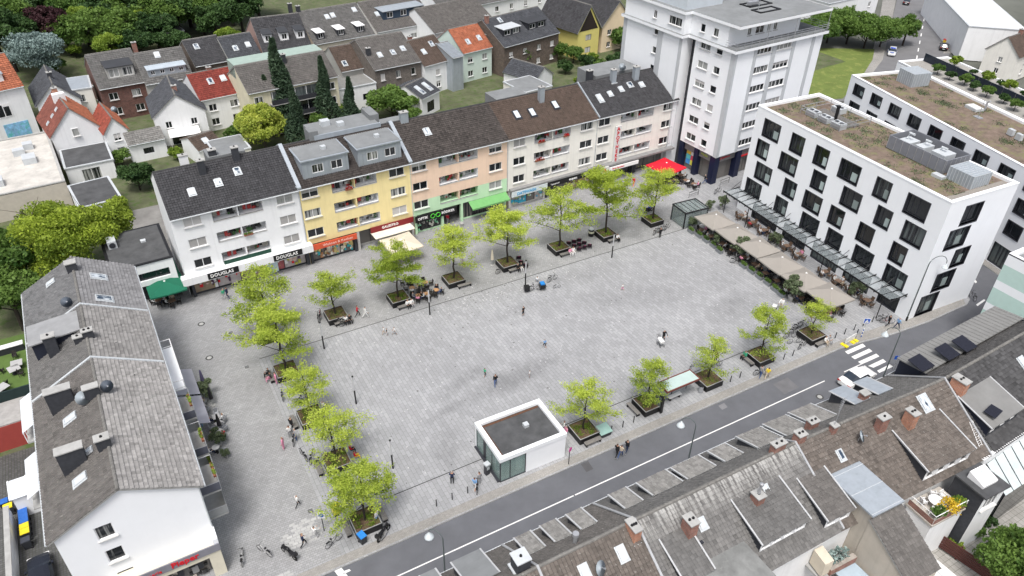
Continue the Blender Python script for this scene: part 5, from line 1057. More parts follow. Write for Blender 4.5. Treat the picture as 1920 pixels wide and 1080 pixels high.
# corrugated awning below
aw = MB(); q = [tol(o, G(x, y, z)) for x, y, z in ((1668,1062,4.6),(1727,1024,4.6),(1800,1085,3.9),(1735,1125,3.9))]
aw.add([v for v in q]+[v-Vector((0,0,.08)) for v in q], [(3,2,1,0),(4,5,6,7),(0,1,5,4),(1,2,6,5),(2,3,7,6),(3,0,4,7)]); aw_ = aw.build('patio_roof', M('sheet_white', (.62,.62,.60), .6, .25, 1.2), o)
for k in range(1, 4):
    a_, b_ = q[0].lerp(q[1], k/4), q[3].lerp(q[2], k/4); MB().tube([a_+Vector((0,0,.02)), b_+Vector((0,0,.02))], .035, 4).build('sheet_joint', STEEL, aw_)
# rear balcony with brick planter
q = tol(o, G(1578,1052,4.0)); MB().box(q.x-2.2,q.x+1.6,q.y-.2,q.y+3.0,3.0,3.2).build('rear_balcony', CONC, o); pb = MB().box(q.x-1.3,q.x+1.5,q.y-.25,q.y+.2,3.2,3.9).build('brick_planter', BRED, o); leafblob(pb, (1.2,.6,.5), (q.x+.1,q.y+.5,4.0), 260, .16, LEAF_BLUE, 'succulents')
MB().obox((q.x-1.6,q.y+.6,4.2), (.1,.7,0), (.45,0,0), (0,0,.8)).build('folding_screen', M('cream_screen', (.60,.54,.44), .8), o); aq = [tol(o, G(x, y, 3.0)) for x, y in ((1565,1072),(1600,1052),(1650,1100),(1610,1120))]; MB().add([v for v in aq]+[v-Vector((0,0,.06)) for v in aq], [(3,2,1,0),(4,5,6,7),(0,4,5,1),(1,5,6,2),(2,6,7,3),(3,7,4,0)]).build('blue_awning', M('blue_grey_sheet', (.36,.44,.50), .6), o)
# roof terrace
zt = 5.0; q = [tol(o, G(x, y, zt)) for x, y in ((1700,950),(1765,905),(1812,965),(1750,1000))]
tx0, tx1, ty0, ty1 = min(q[0].x,q[3].x)+.6, max(q[1].x,q[2].x)-.6, min(q[2].y,q[3].y)+.6, max(q[0].y,q[1].y)-.3
TB = MB().box(tx0, tx1, ty0, ty1, 0, zt-.2).build('terrace_block', WHITE, o); MB().box(tx0-.1, tx1+.1, ty0-.1, ty1+.1, zt-.2, zt).build('terrace_floor', M('terrace_floor', (.46,.43,.39), .8, .12), o)
ra = MB(); ra.tube([(tx0,ty1,zt+1),(tx0,ty0,zt+1),(tx1,ty0,zt+1)], .04, 5)
for k in range(5): ra.tube([(tx0,ty0+k*(ty1-ty0)/4,zt),(tx0,ty0+k*(ty1-ty0)/4,zt+1)], .03, 4); ra.tube([(tx0+k*(tx1-tx0)/4,ty0,zt),(tx0+k*(tx1-tx0)/4,ty0,zt+1)], .03, 4)
ra.build('terrace_railing', FRAMEW, o); MB().box(tx0, tx1, ty0-.06, ty0-.02, zt+.05, zt+.6).box(tx0-.06, tx0-.02, ty0, ty1, zt+.05, zt+.6).build('terrace_planter_box', BRED, o)
TERR = [(tow(o, (tx0+(tx1-tx0)*u, ty0+(ty1-ty0)*v, zt))) for u, v in ((.45,.55),(.25,.75),(.62,.85),(.3,.35),(.62,.3),(.75,.6))]; TERR_P = [tow(o, (tx0+(tx1-tx0)*u, ty0+.35, zt)) for u in (.25,.55,.85)]
# white dormer box with glass lantern to the right of the terrace
a, b, c_, d_ = (tol(o, G(x, y, 7.2)) for x, y in ((1782,899),(1835,868),(1888,909),(1833,940)))
x0, x1, y0, y1 = tx1+.2, c_.x, min(c_.y,d_.y), max(a.y,b.y)
mb = MB(); wall(mb, (x0,y0), (1,0), x1-x0, 7.1, [(.5,5.2,x1-x0-1,1.5)], z0=0); mb.box(x0, x1, y0+.001, y1, 0, 7.1, 1, 'fk'); mb.build('garden_dormer', [WHITE, SLATE], o); window(o, (x0,y0), (1,0), (.5,5.2,x1-x0-1,1.5), 'white3'); MB().box(x0-.15, x1+.15, y0-.2, y1, 7.1, 7.25).build('dormer_roof', FELT, o)
lm = (x0+x1)/2; lan = MB().add([(lm-.9,y0+.6,7.25),(lm+.9,y0+.6,7.25),(lm+.9,y1-.6,7.25),(lm-.9,y1-.6,7.25),(lm-.9,y0+.6,7.5),(lm+.9,y0+.6,7.5),(lm+.9,y1-.6,7.95),(lm-.9,y1-.6,7.95)], [(0,1,5,4),(1,2,6,5),(2,3,7,6),(3,0,4,7),(4,5,6,7)]).build('roof_lantern', FRAMEW, o)
for k in (0, 1): MB().add([(lm-.8+k*.83,y0+.7,7.53),(lm-.03+k*.83,y0+.7,7.53),(lm-.03+k*.83,y1-.7,7.96),(lm-.8+k*.83,y1-.7,7.96)], [(0,1,2,3)]).build('lantern_pane', M('lantern_glass', (.55,.68,.80), .05, .1, spec=.6), lan)
seam(o, w)
# e
o, fs, fn, w = fhouse('dark tiled terrace house at right with solar panels and a ladder', (XA[4],YA[4],0), (E_END[0],E_END[1],0), M('dark_grey_tile', (.062,.062,.064), .85, .2, .5, tint=.4, spots=((.3,.3,.29), 3, .63, .25)), M('n_grey_tile', (.075,.073,.072), .85, .2, .5, tint=.35), seed=39)
p = ons(o, fs, 1776,752); chimney(o, .55, p.y+.3, p.z-.6, p.z+1.5, .8, 1.3, BORA, pots=2)
a, b = tol(o, G(1682,676,8.9)), tol(o, G(1864,601,8.9)); zt = 8.5
mb = MB(); yf, yb = YN-.4, 1.9; mb.box(.9, w-1.2, yf-.02, yf, slopez(yf)-.1, zt, 1)
for x in (.9, w-1.2): mb.poly([(x,yf,slopez(yf)-.1),(x,yf,zt),(x,yb-.3,slopez(yb-.3)+.02)])
dm = mb.build('long_dormer', [M('navy_slate', (.02,.024,.04), .6, .2), WHITE], o)
rr_ = MB(); rr_.add([(.75,yf+.25,zt),(w-1.05,yf+.25,zt),(w-1.05,yb,zt+.35),(.75,yb,zt+.35),(.75,yf+.25,zt+.12),(w-1.05,yf+.25,zt+.12),(w-1.05,yb,zt+.47),(.75,yb,zt+.47)], [(3,2,1,0),(4,5,6,7)[::-1],(0,1,5,4),(1,2,6,5),(3,0,4,7)]); drf = rr_.build('dormer_roof', M('sheet_grey', (.20,.20,.195), .6, .15, .6), dm)
for k in range(26): MB().obox((1.0+k*(w-2.4)/25,(yf+.25+yb)/2,zt+.31), (.03,0,0), (0,(yf+.25-yb)/2,-.175), (0,0,.03)).build('standing_seam', M('sheet_grey', (.2,.2,.195)), drf)
PV = M('solar_cell', (.012,.012,.02), .25, .2, 4, spec=.6)
for px, py in ((1727,681),(1776,660),(1808,645)):
    p = tol(o, G(px, py, 9.4)); s = MB().obox((p.x,p.y,9.45), (.9,0,0), (0,.85,.12), (0,0,.03)).build('solar_panel', PV, o); [MB().tube([(p.x+q,p.y-.8,8.9),(p.x+q,p.y-.8,9.4)], .03, 4).build('panel_stand', BLACKM, s) for q in (-.8,.8)]
a, b = tol(o, G(1856,798,8.3)), tol(o, G(1918,764,8.3)); shed(o, a.x, b.x, (a.y+b.y)/2, 8.2, -1.6, M('sheet_grey', (.2,.2,.195)), M('navy_slate', (.02,.024,.04)), tiles=False, wins=3, front=SLATE, seed=9)
p = tol(o, G(1862,772,8.8)); MB().obox((p.x,p.y,8.85), (.75,.1,0), (-.1,.5,.06), (0,0,.03)).build('solar_panel', PV, o)
a, b = ons(o, fs, 1820,792), ons(o, fs, 1838,838); ld = MB(); d_ = b-a; sx_ = Vector((.22,0,0)); up_ = Vector((0,0,.12))
for s in (-1, 1): ld.tube([a+sx_*s+up_, b+sx_*s+up_], .03, 4)
for k in range(12): ld.tube([a+d_*(k+.5)/12-sx_+up_, a+d_*(k+.5)/12+sx_+up_], .02, 4)
ld.build('roof_ladder', FRAMEW, o); skylight(o, fs(ons(o, fs, 1915,680)), .8, 1.2)
for px, py in ((1843,707),(1865,699),(1876,733),(1893,735),(1813,763),(1846,745)): put('vent_tile', vt, fs.o, mat=fs(ons(o, fs, px, py), .03))
# conservatory at right edge
p = [tol(o, G(x, y, z)) for x, y, z in ((1850,870,5.4),(1925,815,5.4),(1960,880,4.4),(1885,930,4.4))]
cr = MB(); cr.add(p, [(3,2,1,0)]); cons = cr.build('conservatory_roof', M('opal_glass', (.50,.56,.56), .15), o)
for k in range(6):
    a_, b_ = p[0].lerp(p[1], k/5), p[3].lerp(p[2], k/5); MB().tube([a_, b_], .05, 4).build('glazing_bar', FRAMED, cons)
x0, x1, y0 = min(p[0].x,p[3].x), max(p[1].x,p[2].x), min(p[2].y,p[3].y); MB().box(x0, x1, y0+.2, y0+.3, 0, 4.3).build('conservatory_front', GLASSD, o); MB().box(x0, x1, -YS_, -YS_+.3, 5.3, 6.3).build('gutter_board', WHITE, o)
# ================================================================ HOUSES BEHIND THE SHOP ROW
def bgh(label, pl, pr, e, d, r, wm, rm, axis='x', cols=3, zl=(1.2, 3.9), ws=(1.1,1.25), style='white2', chim=(), sky_=(), ang=None, rm2=None, w=None, z0=0, tw=.42, side=True, name='back_house', over=.3, seed=0):
    a = G(*pl, e); b = G(*pr, e)
    if w is None: w = Vector((b.x-a.x, b.y-a.y)).length
    an = math.atan2(b.y-a.y, b.x-a.x) if ang is None else ang
    o = thing(name, label, 'house', (a.x,a.y,0), an, 'houses behind the shop row')
    fr = [((i+.5)*w/cols-ws[0]/2, z, ws[0], ws[1]) for z in zl for i in range(cols)] if cols else []
    sw = [(d*.3, z, .9, 1.1) for z in zl] if side else []
    walls(o, w, d, e, fr, sw, sw, (), wm, axis if r > 0 else None, style, r, blind=.3)
    if r == 0:
        m = MB(); m.box(-.12, w+.12, -.12, d+.12, e, e+.18); m.box(.2, w-.2, .2, d-.2, e+.18, e+.2, 1); m.build('roof', [ZINCL, rm], o); return o, None, None
    rm2 = rm2 or rm
    if axis == 'x':
        f = slope(o, (-over*.3,-over,e-.1), (w+over*.3,-over,e-.1), (-over*.3,d/2,e+r+.05), rm, tw, tw, seed=seed); g = slope(o, (w+over*.3,d+over,e-.1), (-over*.3,d+over,e-.1), (w+over*.3,d/2,e+r+.05), rm2, tw*1.3, tw*1.3, seed=seed+1); ridge(f.o, (0,d/2,e+r+.06), (w,d/2,e+r+.06), RIDGE)
    else:
        f = slope(o, (w+over,-over*.6,e-.1), (w+over,d+.2,e-.1), (w/2,-over*.6,e+r+.05), rm2, tw, tw, seed=seed); g = slope(o, (-over,d+.2,e-.1), (-over,-over*.6,e-.1), (w/2,d+.2,e+r+.05), rm, tw, tw, seed=seed+1); ridge(f.o, (w/2,-over*.6,e+r+.06), (w/2,d,e+r+.06), RIDGE)
    for (x, y, h) in chim: chimney(o, x, y, e+r*.3, e+r+h, .8, .6, BRED if (seed+int(x)) % 2 else SLATE)
    for (u, v) in sky_: skylight(o, f.uv(u, v), .8, 1.15)
    MB().tube([(0,-over-.05,e-.12),(w,-over-.05,e-.12)], .07, 5).build('gutter', ZINCL, o) if axis == 'x' else None
    return o, f, g
def box_dormer(o, f, x0, x1, y0, zt, y1, wm, rm, wins=2, zb=None, ht=None, wsz=(1.0,.9)):
    """dormer on the front slope of a back house, front wall at y0"""
    k = f.V.z/f.V.y; zf = f.A.z+(y0-f.A.y)*k; mb = MB(); wn = [((i+.5)*(x1-x0)/wins-wsz[0]/2, max(zf+.25, zt-wsz[1]-.25), wsz[0], wsz[1]) for i in range(wins)]
    wall(mb, (x0,y0), (1,0), x1-x0, zt, wn, z0=zf-.1); yb = f.A.y+(zt-f.A.z)/k
    for x in (x0, x1): mb.poly([(x,y0,zf-.1),(x,y0,zt),(x,yb,zt)])
    d = mb.build('dormer', wm, o)
    for q in wn:
        a, b, c = winmesh(q[2], q[3], 'white2'); t = put('window', a, d, (x0+q[0]+q[2]/2, y0+.1, q[1])); put('pane', b, t)
    r_ = MB(); r_.add([(x0-.15,y0-.25,zt-.02),(x1+.15,y0-.25,zt-.02),(x1+.15,yb+.3,zt+.12),(x0-.15,yb+.3,zt+.12),(x0-.15,y0-.25,zt+.1),(x1+.15,y0-.25,zt+.1),(x1+.15,yb+.3,zt+.24),(x0-.15,yb+.3,zt+.24)], [(3,2,1,0),(4,5,6,7),(0,1,5,4),(1,2,6,5),(2,3,7,6),(3,0,4,7)]); r_.build('dormer_roof', rm, d); return d
GREYR = M('grey_render', (.40,.40,.38), .9, .08, .8, streak=.1); STONE = brickmat('stone_wall', (.14,.12,.105), (.10,.085,.075), (.2,.18,.16), 2.2); BEIGEW = M('pale_yellow_render', (.66,.62,.47), .9, .08, .7, streak=.12); YELH = M('lemon_render', (.68,.60,.20), .9, .06, .7); PEACHH = M('apricot_render', (.74,.60,.42), .9, .06, .7); MINTH = M('mint_house', (.60,.70,.64), .9, .06)
o, f, g = bgh('white house with arched window and orange tiled roof at upper left edge', (-60,182), (43,160), 9, 12, 4, WHITE, T_ORANGE, cols=0, seed=51)
w_ = (G(43,160,9)-G(-60,182,9)).length
mb = MB()
for k in range(3): mb.box(w_-6.0+k*1.0, w_-5.15+k*1.0, -.08, -.01, 4.6, 6.2+(.35 if k == 1 else 0))
mb.build('arched_window', GLASSD, o); MB().box(w_-6.2, w_-2.9, -.05, -.012, 4.4, 6.75).build('window_surround', FRAMEW, o); MB().box(w_-5.0, w_-1.2, -.06, -.01, .6, 3.2).build('mural', M('mural_blue', (.25,.48,.72), .7, .5, 1.2, spots=((.10,.45,.42), 1.0, .5, .9)), o)
box_dormer(o, f, w_-4.5, w_-2.2, 1.2, 11.2, 0, WHITE, ZINC, 1)
o = thing('flat_shop', 'low building with white gravelled flat roof and air units at left edge', 'building', (-42,114.2,0), R(4)); MB().box(0,33.5,0,21,0,3.9).build('wall', M('buff_render', (.50,.46,.40), .9, .1), o); flatroof(o, [(0,0),(33.5,0),(33.5,21),(0,21)], 4.15, M('white_gravel', (.50,.48,.445), .95, .25, .5, bump=.3, spots=((.36,.35,.33), .8, .55, .6)), CONC, .4, .2)
for x, y, w, d in ((22,3,4,2),(28,13,1.6,1.2),(29.5,14.8,1.4,1.4),(29,9,1.8,2.2)): MB().box(x, x+w, y, y+d, 3.95, 4.9).build('air_unit', ZINCL, o)
o, f, g = bgh('white gabled house with red-brown and orange roof slopes', (97,258), (187,238), 5.2, 10, 4.0, WHITE, tilem('rust_red_tile', (.17,.06,.045), .35, .3), 'y', 2, (1.0,), rm2=T_ORANGE, seed=53, sky_=())
window(o, (0,0), (1,0), (3.0,4.6,1.0,1.3), 'single', inset=-.05); MB().box(2.6,4.4,5.4,6.4,8,9.9).build('chimney', WHITE, o); chimney(o, 3.5, 8.4, 7, 10, .8, .7, BORA)
for v in (.25,.5,.72): skylight(o, g.uv(.62, v), .45, .6)
bgh('dark tiled house behind the white gabled house', (70,200), (150,186), 5.2, 11, 3.4, WHITE, T_SLATE, 'y', 2, (1.0,3.6), seed=55, chim=((3.5,4,.8),))
bgh('narrow white flat-roofed block beside the blue cedar', (125,172), (172,165), 6, 7, 0, CREAM, ZINC, cols=1, zl=(1.2,3.8), side=False)
bgh('low dark felt-roofed garage in front of the gabled houses', (122,318), (212,300), 3, 7.5, 0, WHITE, FELT, cols=1, zl=(.3,), ws=(2.6,2.1), side=False)
o, f, g = bgh('small white house with rusty red roof and patched lean-to', (197,252), (238,243), 4.9, 8, 2.4, WHITE, tilem('old_red_tile', (.24,.06,.04), .45, .3), 'y', 1, (1.0,3.4), rm2=T_ORANGE, seed=57); dish(o, (2.6,2,7.2), R(-90), .45)
bgh('white lean-to with patched grey roof beside the small red-roofed house', (240,272), (308,258), 3.3, 4.5, 1.1, WHITE, T_PALE, 'x', 1, (1.2,), (1.6,1.0), style='dark', seed=58)
o, f, g = bgh('white gabled house with dark slate roof and patio canopy', (288,221), (384,206), 5.3, 10, 3.3, WHITE, T_SLATE, 'y', 2, (3.1,), (1.0,1.15), seed=59, chim=((4.4,3,.6),))
cn = MB(); cn.add([(1.6,-.05,2.9),(6.6,-.05,2.9),(6.6,-2.4,2.3),(1.6,-2.4,2.3)], [(0,1,2,3)[::-1]]); cn.build('patio_canopy', M('opal_white', (.75,.75,.74), .4), o); MB().tube([(1.6,-2.4,0),(1.6,-2.4,2.3)], .05, 5).tube([(6.6,-2.4,0),(6.6,-2.4,2.3)], .05, 5).build('canopy_posts', FRAMEW, o); MB().box(2,6,-.04,-.01,.1,2.2).build('patio_door', GLASSD, o)
bgh('low outbuilding with brown tiled roof by the patio', (372,282), (416,268), 2.8, 6, 1.2, WHITE, T_BROWN, 'x', 0, seed=60, sky_=((.5,.5),), side=False)
o, f, g = bgh('brick house with grey tiles and wide dormer window', (186,167), (272,152), 6.2, 14.5, 4.0, BWINE, T_GREY2, 'x', 2, (1.0,3.8), (1.5,1.3), seed=61, chim=((8.6,8,.8),)); box_dormer(o, f, 2.1, 6.6, 1.4, 9.1, 4, GREYR, T_SLATE, 2, wsz=(1.7,1.5))
o, f, g = bgh('grey rendered house with long metal dormer strip', (273,158), (362,143), 6.0, 11, 4.0, GREYR, T_GREY2, 'x', 2, (3.5,), (1.4,1.2), seed=62, sky_=((.45,.85),)); box_dormer(o, f, 1.0, 7.6, .9, 8.1, 4, ZINC, M('pale_metal', (.55,.62,.68), .4, .1, metal=.3), 4, wsz=(.75,.7))
o, f, g = bgh('white house with bright red tiled roof', (375,188), (455,171), 6.0, 10, 3.1, WHITE, T_RED, 'x', 2, (1.0,3.6), (1.35,1.25), seed=63, chim=((4,5.2,.5),), sky_=((.42,.6),(.72,.62)))
bgh('brown brick house behind the red roof', (366,124), (430,112), 6.3, 11, 3.4, BBRN, T_DARK, 'x', 2, (1.0,3.9), (1.5,1.1), seed=64, sky_=((.3,.7),))
bgh('slate-roofed house beside the brown brick one', (432,117), (492,106), 6.3, 11, 3.4, GREYR, T_SLATE, 'x', 2, (1.0,3.9), seed=65, sky_=((.35,.5),(.75,.55)))
o, f, g = bgh('long pale yellow block with loggias behind the spruces', (465,175), (632,142), 8.3, 11, 3.0, BEIGEW, T_GREY, 'x', 0, seed=66, chim=((8.4,4.4,1.0),)); ww_ = (G(632,142,8.3)-G(465,175,8.3)).length
MB().box(0,ww_,5.6,9.5,9,11.5).build('rear_roof_strip', M('verdigris_sheet', (.30,.38,.34), .6, .12), o)
for z in (.9, 3.5, 6.1):
    for x in (.8, ww_-2.2): window(o, (0,0), (1,0), (x, z, 1.5, 1.25), 'white2', inset=-.04)
    MB().box(3.4, ww_-3.4, -1.2, -.01, z-.5, z-.35).build('balcony_slab', CONC, o); MB().box(3.4, ww_-3.4, -1.2, -1.13, z-.35, z+.45).build('balcony_rail', M('balcony_brown', (.12,.07,.05), .8) if z < 1 else FRAMED, o)
    MB().box(3.8, ww_-3.8, -.06, -.01, z-.35, z+1.6).build('glazed_front', GLASSD, o)
    for k in range(5): MB().box(4.0+k*(ww_-8)/4-.05, 4.0+k*(ww_-8)/4+.05, -.1, -.05, z-.35, z+1.6).build('mullion', FRAMEW, o)
for k, (x0, x1) in enumerate(((495,586),)):
    o, f, g = bgh('slate house with three small white dormers', (494,100), (585,88), 6.8, 17, 4.6, M('pink_brick_render', (.40,.27,.24), .9, .1), T_DARK, 'x', 3, (1.0,3.9), (1.2,1.1), seed=67, chim=((9,12,1.2),)); wk = (G(585,88,6.8)-G(494,100,6.8)).length
    for q in range(3): box_dormer(o, f, .9+q*wk/3, 2.6+q*wk/3, 2.2, 9.7, 5, WHITE, T_SLATE, 1, wsz=(1.0,1.1))
o, f, g = bgh('slate mansard house with pink band and three dormers', (590,83), (702,63), 6.8, 16, 4.6, M('pale_cream', (.68,.63,.52), .9), T_GREY2, 'x', 3, (1.0,3.9), seed=68, chim=((.5,8,1.2),), sky_=((.42,.72),(.52,.74),(.9,.8))); wk = (G(702,63,6.8)-G(590,83,6.8)).length
for q in range(3): box_dormer(o, f, 1.0+q*wk/3, 2.6+q*wk/3, .7, 8.7, 5, SLATE, FRAMEW, 1, wsz=(1.1,1.1))
o, f, g = bgh('white house with wide dark roof dormer at top', (707,60), (814,40), 6.8, 16, 4.4, WHITE, T_GREY, 'x', 4, (1.0,4.0), (1.6,1.1), seed=69, sky_=((.18,.55),)); wk = (G(814,40,6.8)-G(707,60,6.8)).length; box_dormer(o, f, 3.0, wk-1.2, 2.4, 10.0, 5, M('navy_boards', (.03,.05,.08), .7), ZINC, 3, wsz=(1.5,1.2))
o, f, g = bgh('white terrace with many small windows at top centre', (815,62), (925,36), 6.5, 14, 3.6, WHITE, T_GREY, 'x', 6, (1.0,3.9), (.9,1.3), style='dark', seed=70)
bgh('long grey-roofed terrace at the top edge', (830,22), (1050,-22), 6.5, 14, 3.6, WHITE, T_GREY2, 'x', 8, (1.0,3.9), seed=71)
o, f, g = bgh('dark stone house with grey tiles and three rooflights', (702,131), (788,114), 7.0, 15, 3.7, STONE, T_GREY, 'x', 3, (1.6,4.6), (.9,1.35), style='single', seed=72, chim=((.6,3.4,-.6),), sky_=((.28,.42),(.8,.48),(.56,.42)))
bgh('small house with dark weathered roof left of the stone house', (640,134), (702,122), 6.0, 10, 3.2, GREYR, T_BROWN, 'x', 1, (3.4,), (3.2,1.2), seed=73, sky_=((.2,.3),(.78,.45)))
bgh('flat metal-roofed annex below the weathered roof', (634,170), (705,156), 4.6, 7, 0, WHITE, M('dull_metal', (.22,.22,.21), .5, .2), cols=2, zl=(1.8,), ws=(1.9,1.2), style='dark')
o, f, g = bgh('house with dark brown roof and roof terrace door', (795,124), (846,110), 6.0, 11, 3.5, WHITE, T_BROWN, 'x', 1, (1.0,3.4), seed=74, chim=((1.2,5.8,.7),), sky_=((.3,.5),(.7,.7)))
bgh('pale mint house with small orange tiled roof', (868,100), (922,87), 6.2, 10, 3.6, MINTH, T_ORANGE, 'x', 2, (1.0,3.9), (1.3,1.2), seed=75, sky_=((.35,.4),(.75,.45)))
bgh('zinc-clad strip beside the orange roof', (848,108), (868,103), 7, 10, 1.4, ZINC, ZINC, 'x', 0, seed=76, side=False)
o, f, g = bgh('dark brick double house with two roof dormers', (945,88), (1048,60), 6.5, 14, 4.0, BBRN, T_SLATE, 'x', 4, (1.0,3.9), (1.1,1.1), seed=77, chim=((.5,6,1.0),), sky_=((.25,.85),)); wk = (G(1048,60,6.5)-G(945,88,6.5)).length
box_dormer(o, f, 1.6, 6.4, 2.0, 9.2, 5, FRAMED, ZINCL, 2, wsz=(1.7,1.0)); box_dormer(o, f, 8.8, 14.0, 2.0, 9.2, 5, FRAMED, T_SLATE, 2, wsz=(1.7,1.0))
o, f, g = bgh('lemon yellow house with steep dark gable', (1084,62), (1124,52), 6.0, 13, 5.4, YELH, T_DARK, 'y', 1, (1.0,3.8), (1.8,1.3), seed=78, style='dark', over=.6); MB().add([(.4,-.04,6.1),(6.2,-.04,6.1),(3.3,-.04,10.6)], [(0,1,2)]).build('timber_gable', M('dark_timber', (.03,.022,.018), .8), o)
o, f, g = bgh('apricot house with steep dark gable next to the high-rise', (1130,50), (1184,38), 6.0, 13, 5.0, PEACHH, T_DARK, 'y', 2, (1.0,3.8), (1.2,1.2), seed=79, over=.6)
o, f, g = bgh('small white annex with slate roof and four rooflights', (790,185), (820,170), 3.9, 7.5, 1.6, WHITE, T_SLATE, 'x', 1, (.6,), (2.2,2), style='dark', seed=80, sky_=((.3,.35),(.3,.6),(.7,.35),(.7,.6)), w=5.5)
bgh('small white gabled annex with slate roof by the hedges', (1003,152), (1036,138), 3.6, 8, 2.0, WHITE, T_SLATE, 'y', 1, (.8,), (1.2,1.2), seed=81)
# ---- houses and terrace in the upper right corner
bgh('white house above the round hedge at the top', (1555,8), (1650,-12), 7, 9, 0, WHITE, FELTL, cols=3, zl=(1.2,4.2))
bgh('large white flat-roofed building at the top right corner', (1817,50), (1925,58), 7.5, 40, 0, WHITE, M('white_roof', (.60,.61,.62), .8, .1, .2), cols=0, side=False)
o, f, g = bgh('cream gabled house with brown roof beyond the planted terrace', (1850,92), (1910,108), 5.5, 12, 3.4, CREAM, T_BROWN, 'y', 1, (1.2,3.6), (.9,1.1), seed=82, chim=((3.4,5,.9),))
A4 = G(1715,140,11.0); o = thing('terrace_building', 'white building with planted roof terrace behind the second wing', 'building', (A4.x+1.5,A4.y,0), a3)
MB().box(-6,34,0,11,0,11).build('wall', WHITE2, o); flatroof(o, [(-6,0),(34,0),(34,11),(-6,11)], 11.3, M('deck_tile', (.30,.29,.27), .9, .15, 2), WHITE2, .35, .25)
mb = MB().box(-6,8,10.6,10.8,11.2,12.8)
for k in range(9): MB().box(-5.5+k*2.6, -3.0+k*2.6, 5.2, 5.3, 11.1, 12.5).build('screen_panel', M('blue_black_panel', (.015,.022,.035), .3), o)
TPLANT = [tow(o, (x, y, 11.05)) for x, y in ((1.5,2.2),(4.2,2.4),(7,3),(9.5,2.6),(12.5,2.4),(15.5,3),(18.5,2.2),(21.5,2.4))]; TPLANT2 = [tow(o, (x, y, 11.05)) for x, y in ((-1,8),(3.2,8.2),(7.2,7.4),(9,8.6),(11.5,7.8),(14,8.4),(17.5,8.2),(21,8.6))]

bgh('low dark flat roof left of the restaurant', (150,392), (228,372), 3.6, 8, 0, WHITE, FELT, cols=0, side=False)
bgh('grey flat-roofed annex behind the white shop house', (405,292), (470,278), 3.2, 6, 0, CREAM, FELTL, cols=0, side=False)
bgh('small white garden shed behind the woods edge', (292,66), (345,58), 2.6, 5, 0, WHITE, FELTL, cols=0, side=False)
bgh('flat grey annex behind the cream shop house', (985,175), (1035,162), 4.0, 7, 0, CREAM, FELTL, cols=0, side=False)
# ================================================================ TREES AND PLANTS
def branch(rng, mb, p, d, L, r, lev, tips, spread=.75, seg=4, droop=0.0, kids_=(3,5)):
    pts = [Vector(p)]; dd = Vector(d).normalized(); rad = [r]
    for i in range(seg):
        dd = (dd+Vector((rng.uniform(-.18,.18), rng.uniform(-.18,.18), rng.uniform(-.10,.12)-droop))).normalized(); pts.append(pts[-1]+dd*L/seg); rad.append(r*(1-.62*(i+1)/seg))
    mb.tube(pts, rad, 6 if lev < 1 else 4, cap=False)
    if lev >= 2: tips += [(q, lev) for q in pts[1:]]; return
    if lev == 1: tips += [(q, lev) for q in pts[2:]]
    for k in range(rng.randint(*kids_)):
        t = rng.uniform(.35, 1.0) if lev else rng.uniform(.30, 1.0); i = min(seg-1, int(t*seg)); q = pts[i].lerp(pts[i+1], t*seg-i)
        a = rng.uniform(0, 2*math.pi); up_ = rng.uniform(.05,.5); nd = Vector((math.cos(a), math.sin(a), up_))*spread+dd*(1-spread)*1.4
        branch(rng, mb, q, nd, L*rng.uniform(.42,.62), rad[i]*.55, lev+1, tips, spread, 3, droop, (2,4))
def locust(seed, h=6.2, rad=2.7, n=3600, dens=1.0, mat=LEAF_Y, bare=False):
    """young honey locust: thin dark stem, tiered airy foliage"""
    rng = random.Random(seed); mb = MB(); tips = []; st = [Vector((0,0,.55))]; k = 8
    for i in range(k): st.append(st[-1]+Vector((rng.uniform(-.1,.1), rng.uniform(-.1,.1), (h-.55)/k)))
    rr_ = [.095*(1-.8*i/k)+.012 for i in range(k+1)]; mb.tube(st, rr_, 7, cap=False)
    nl = 13
    for i in range(nl):
        t = .30+.68*i/nl; j = min(k-1, int(t*k)); q = st[j].lerp(st[j+1], t*k-j); a = i*2.4+rng.uniform(-.5,.5)
        L = rad*(1.05-.62*((t-.30)/.7)**1.3)*rng.uniform(.75,1.1); branch(rng, mb, q, (math.cos(a), math.sin(a), .28+.5*t*rng.random()), L, .045*(1.2-t), 1, tips, .8, 4, .015, (3,5))
    tips += [(st[-1],2),(st[-2],2)]
    tp = np.array([t[0][:] for t in tips])
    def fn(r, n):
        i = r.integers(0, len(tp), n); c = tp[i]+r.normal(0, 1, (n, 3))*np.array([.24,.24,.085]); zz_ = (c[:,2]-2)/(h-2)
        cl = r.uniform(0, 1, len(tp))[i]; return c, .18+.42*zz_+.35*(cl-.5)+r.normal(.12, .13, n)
    lv = leafcloud(int(n*2.0), .082, fn, seed, flat=.35); lv.materials.append(mat); tr = mb.mesh('trunk', BARK, True); return tr, lv
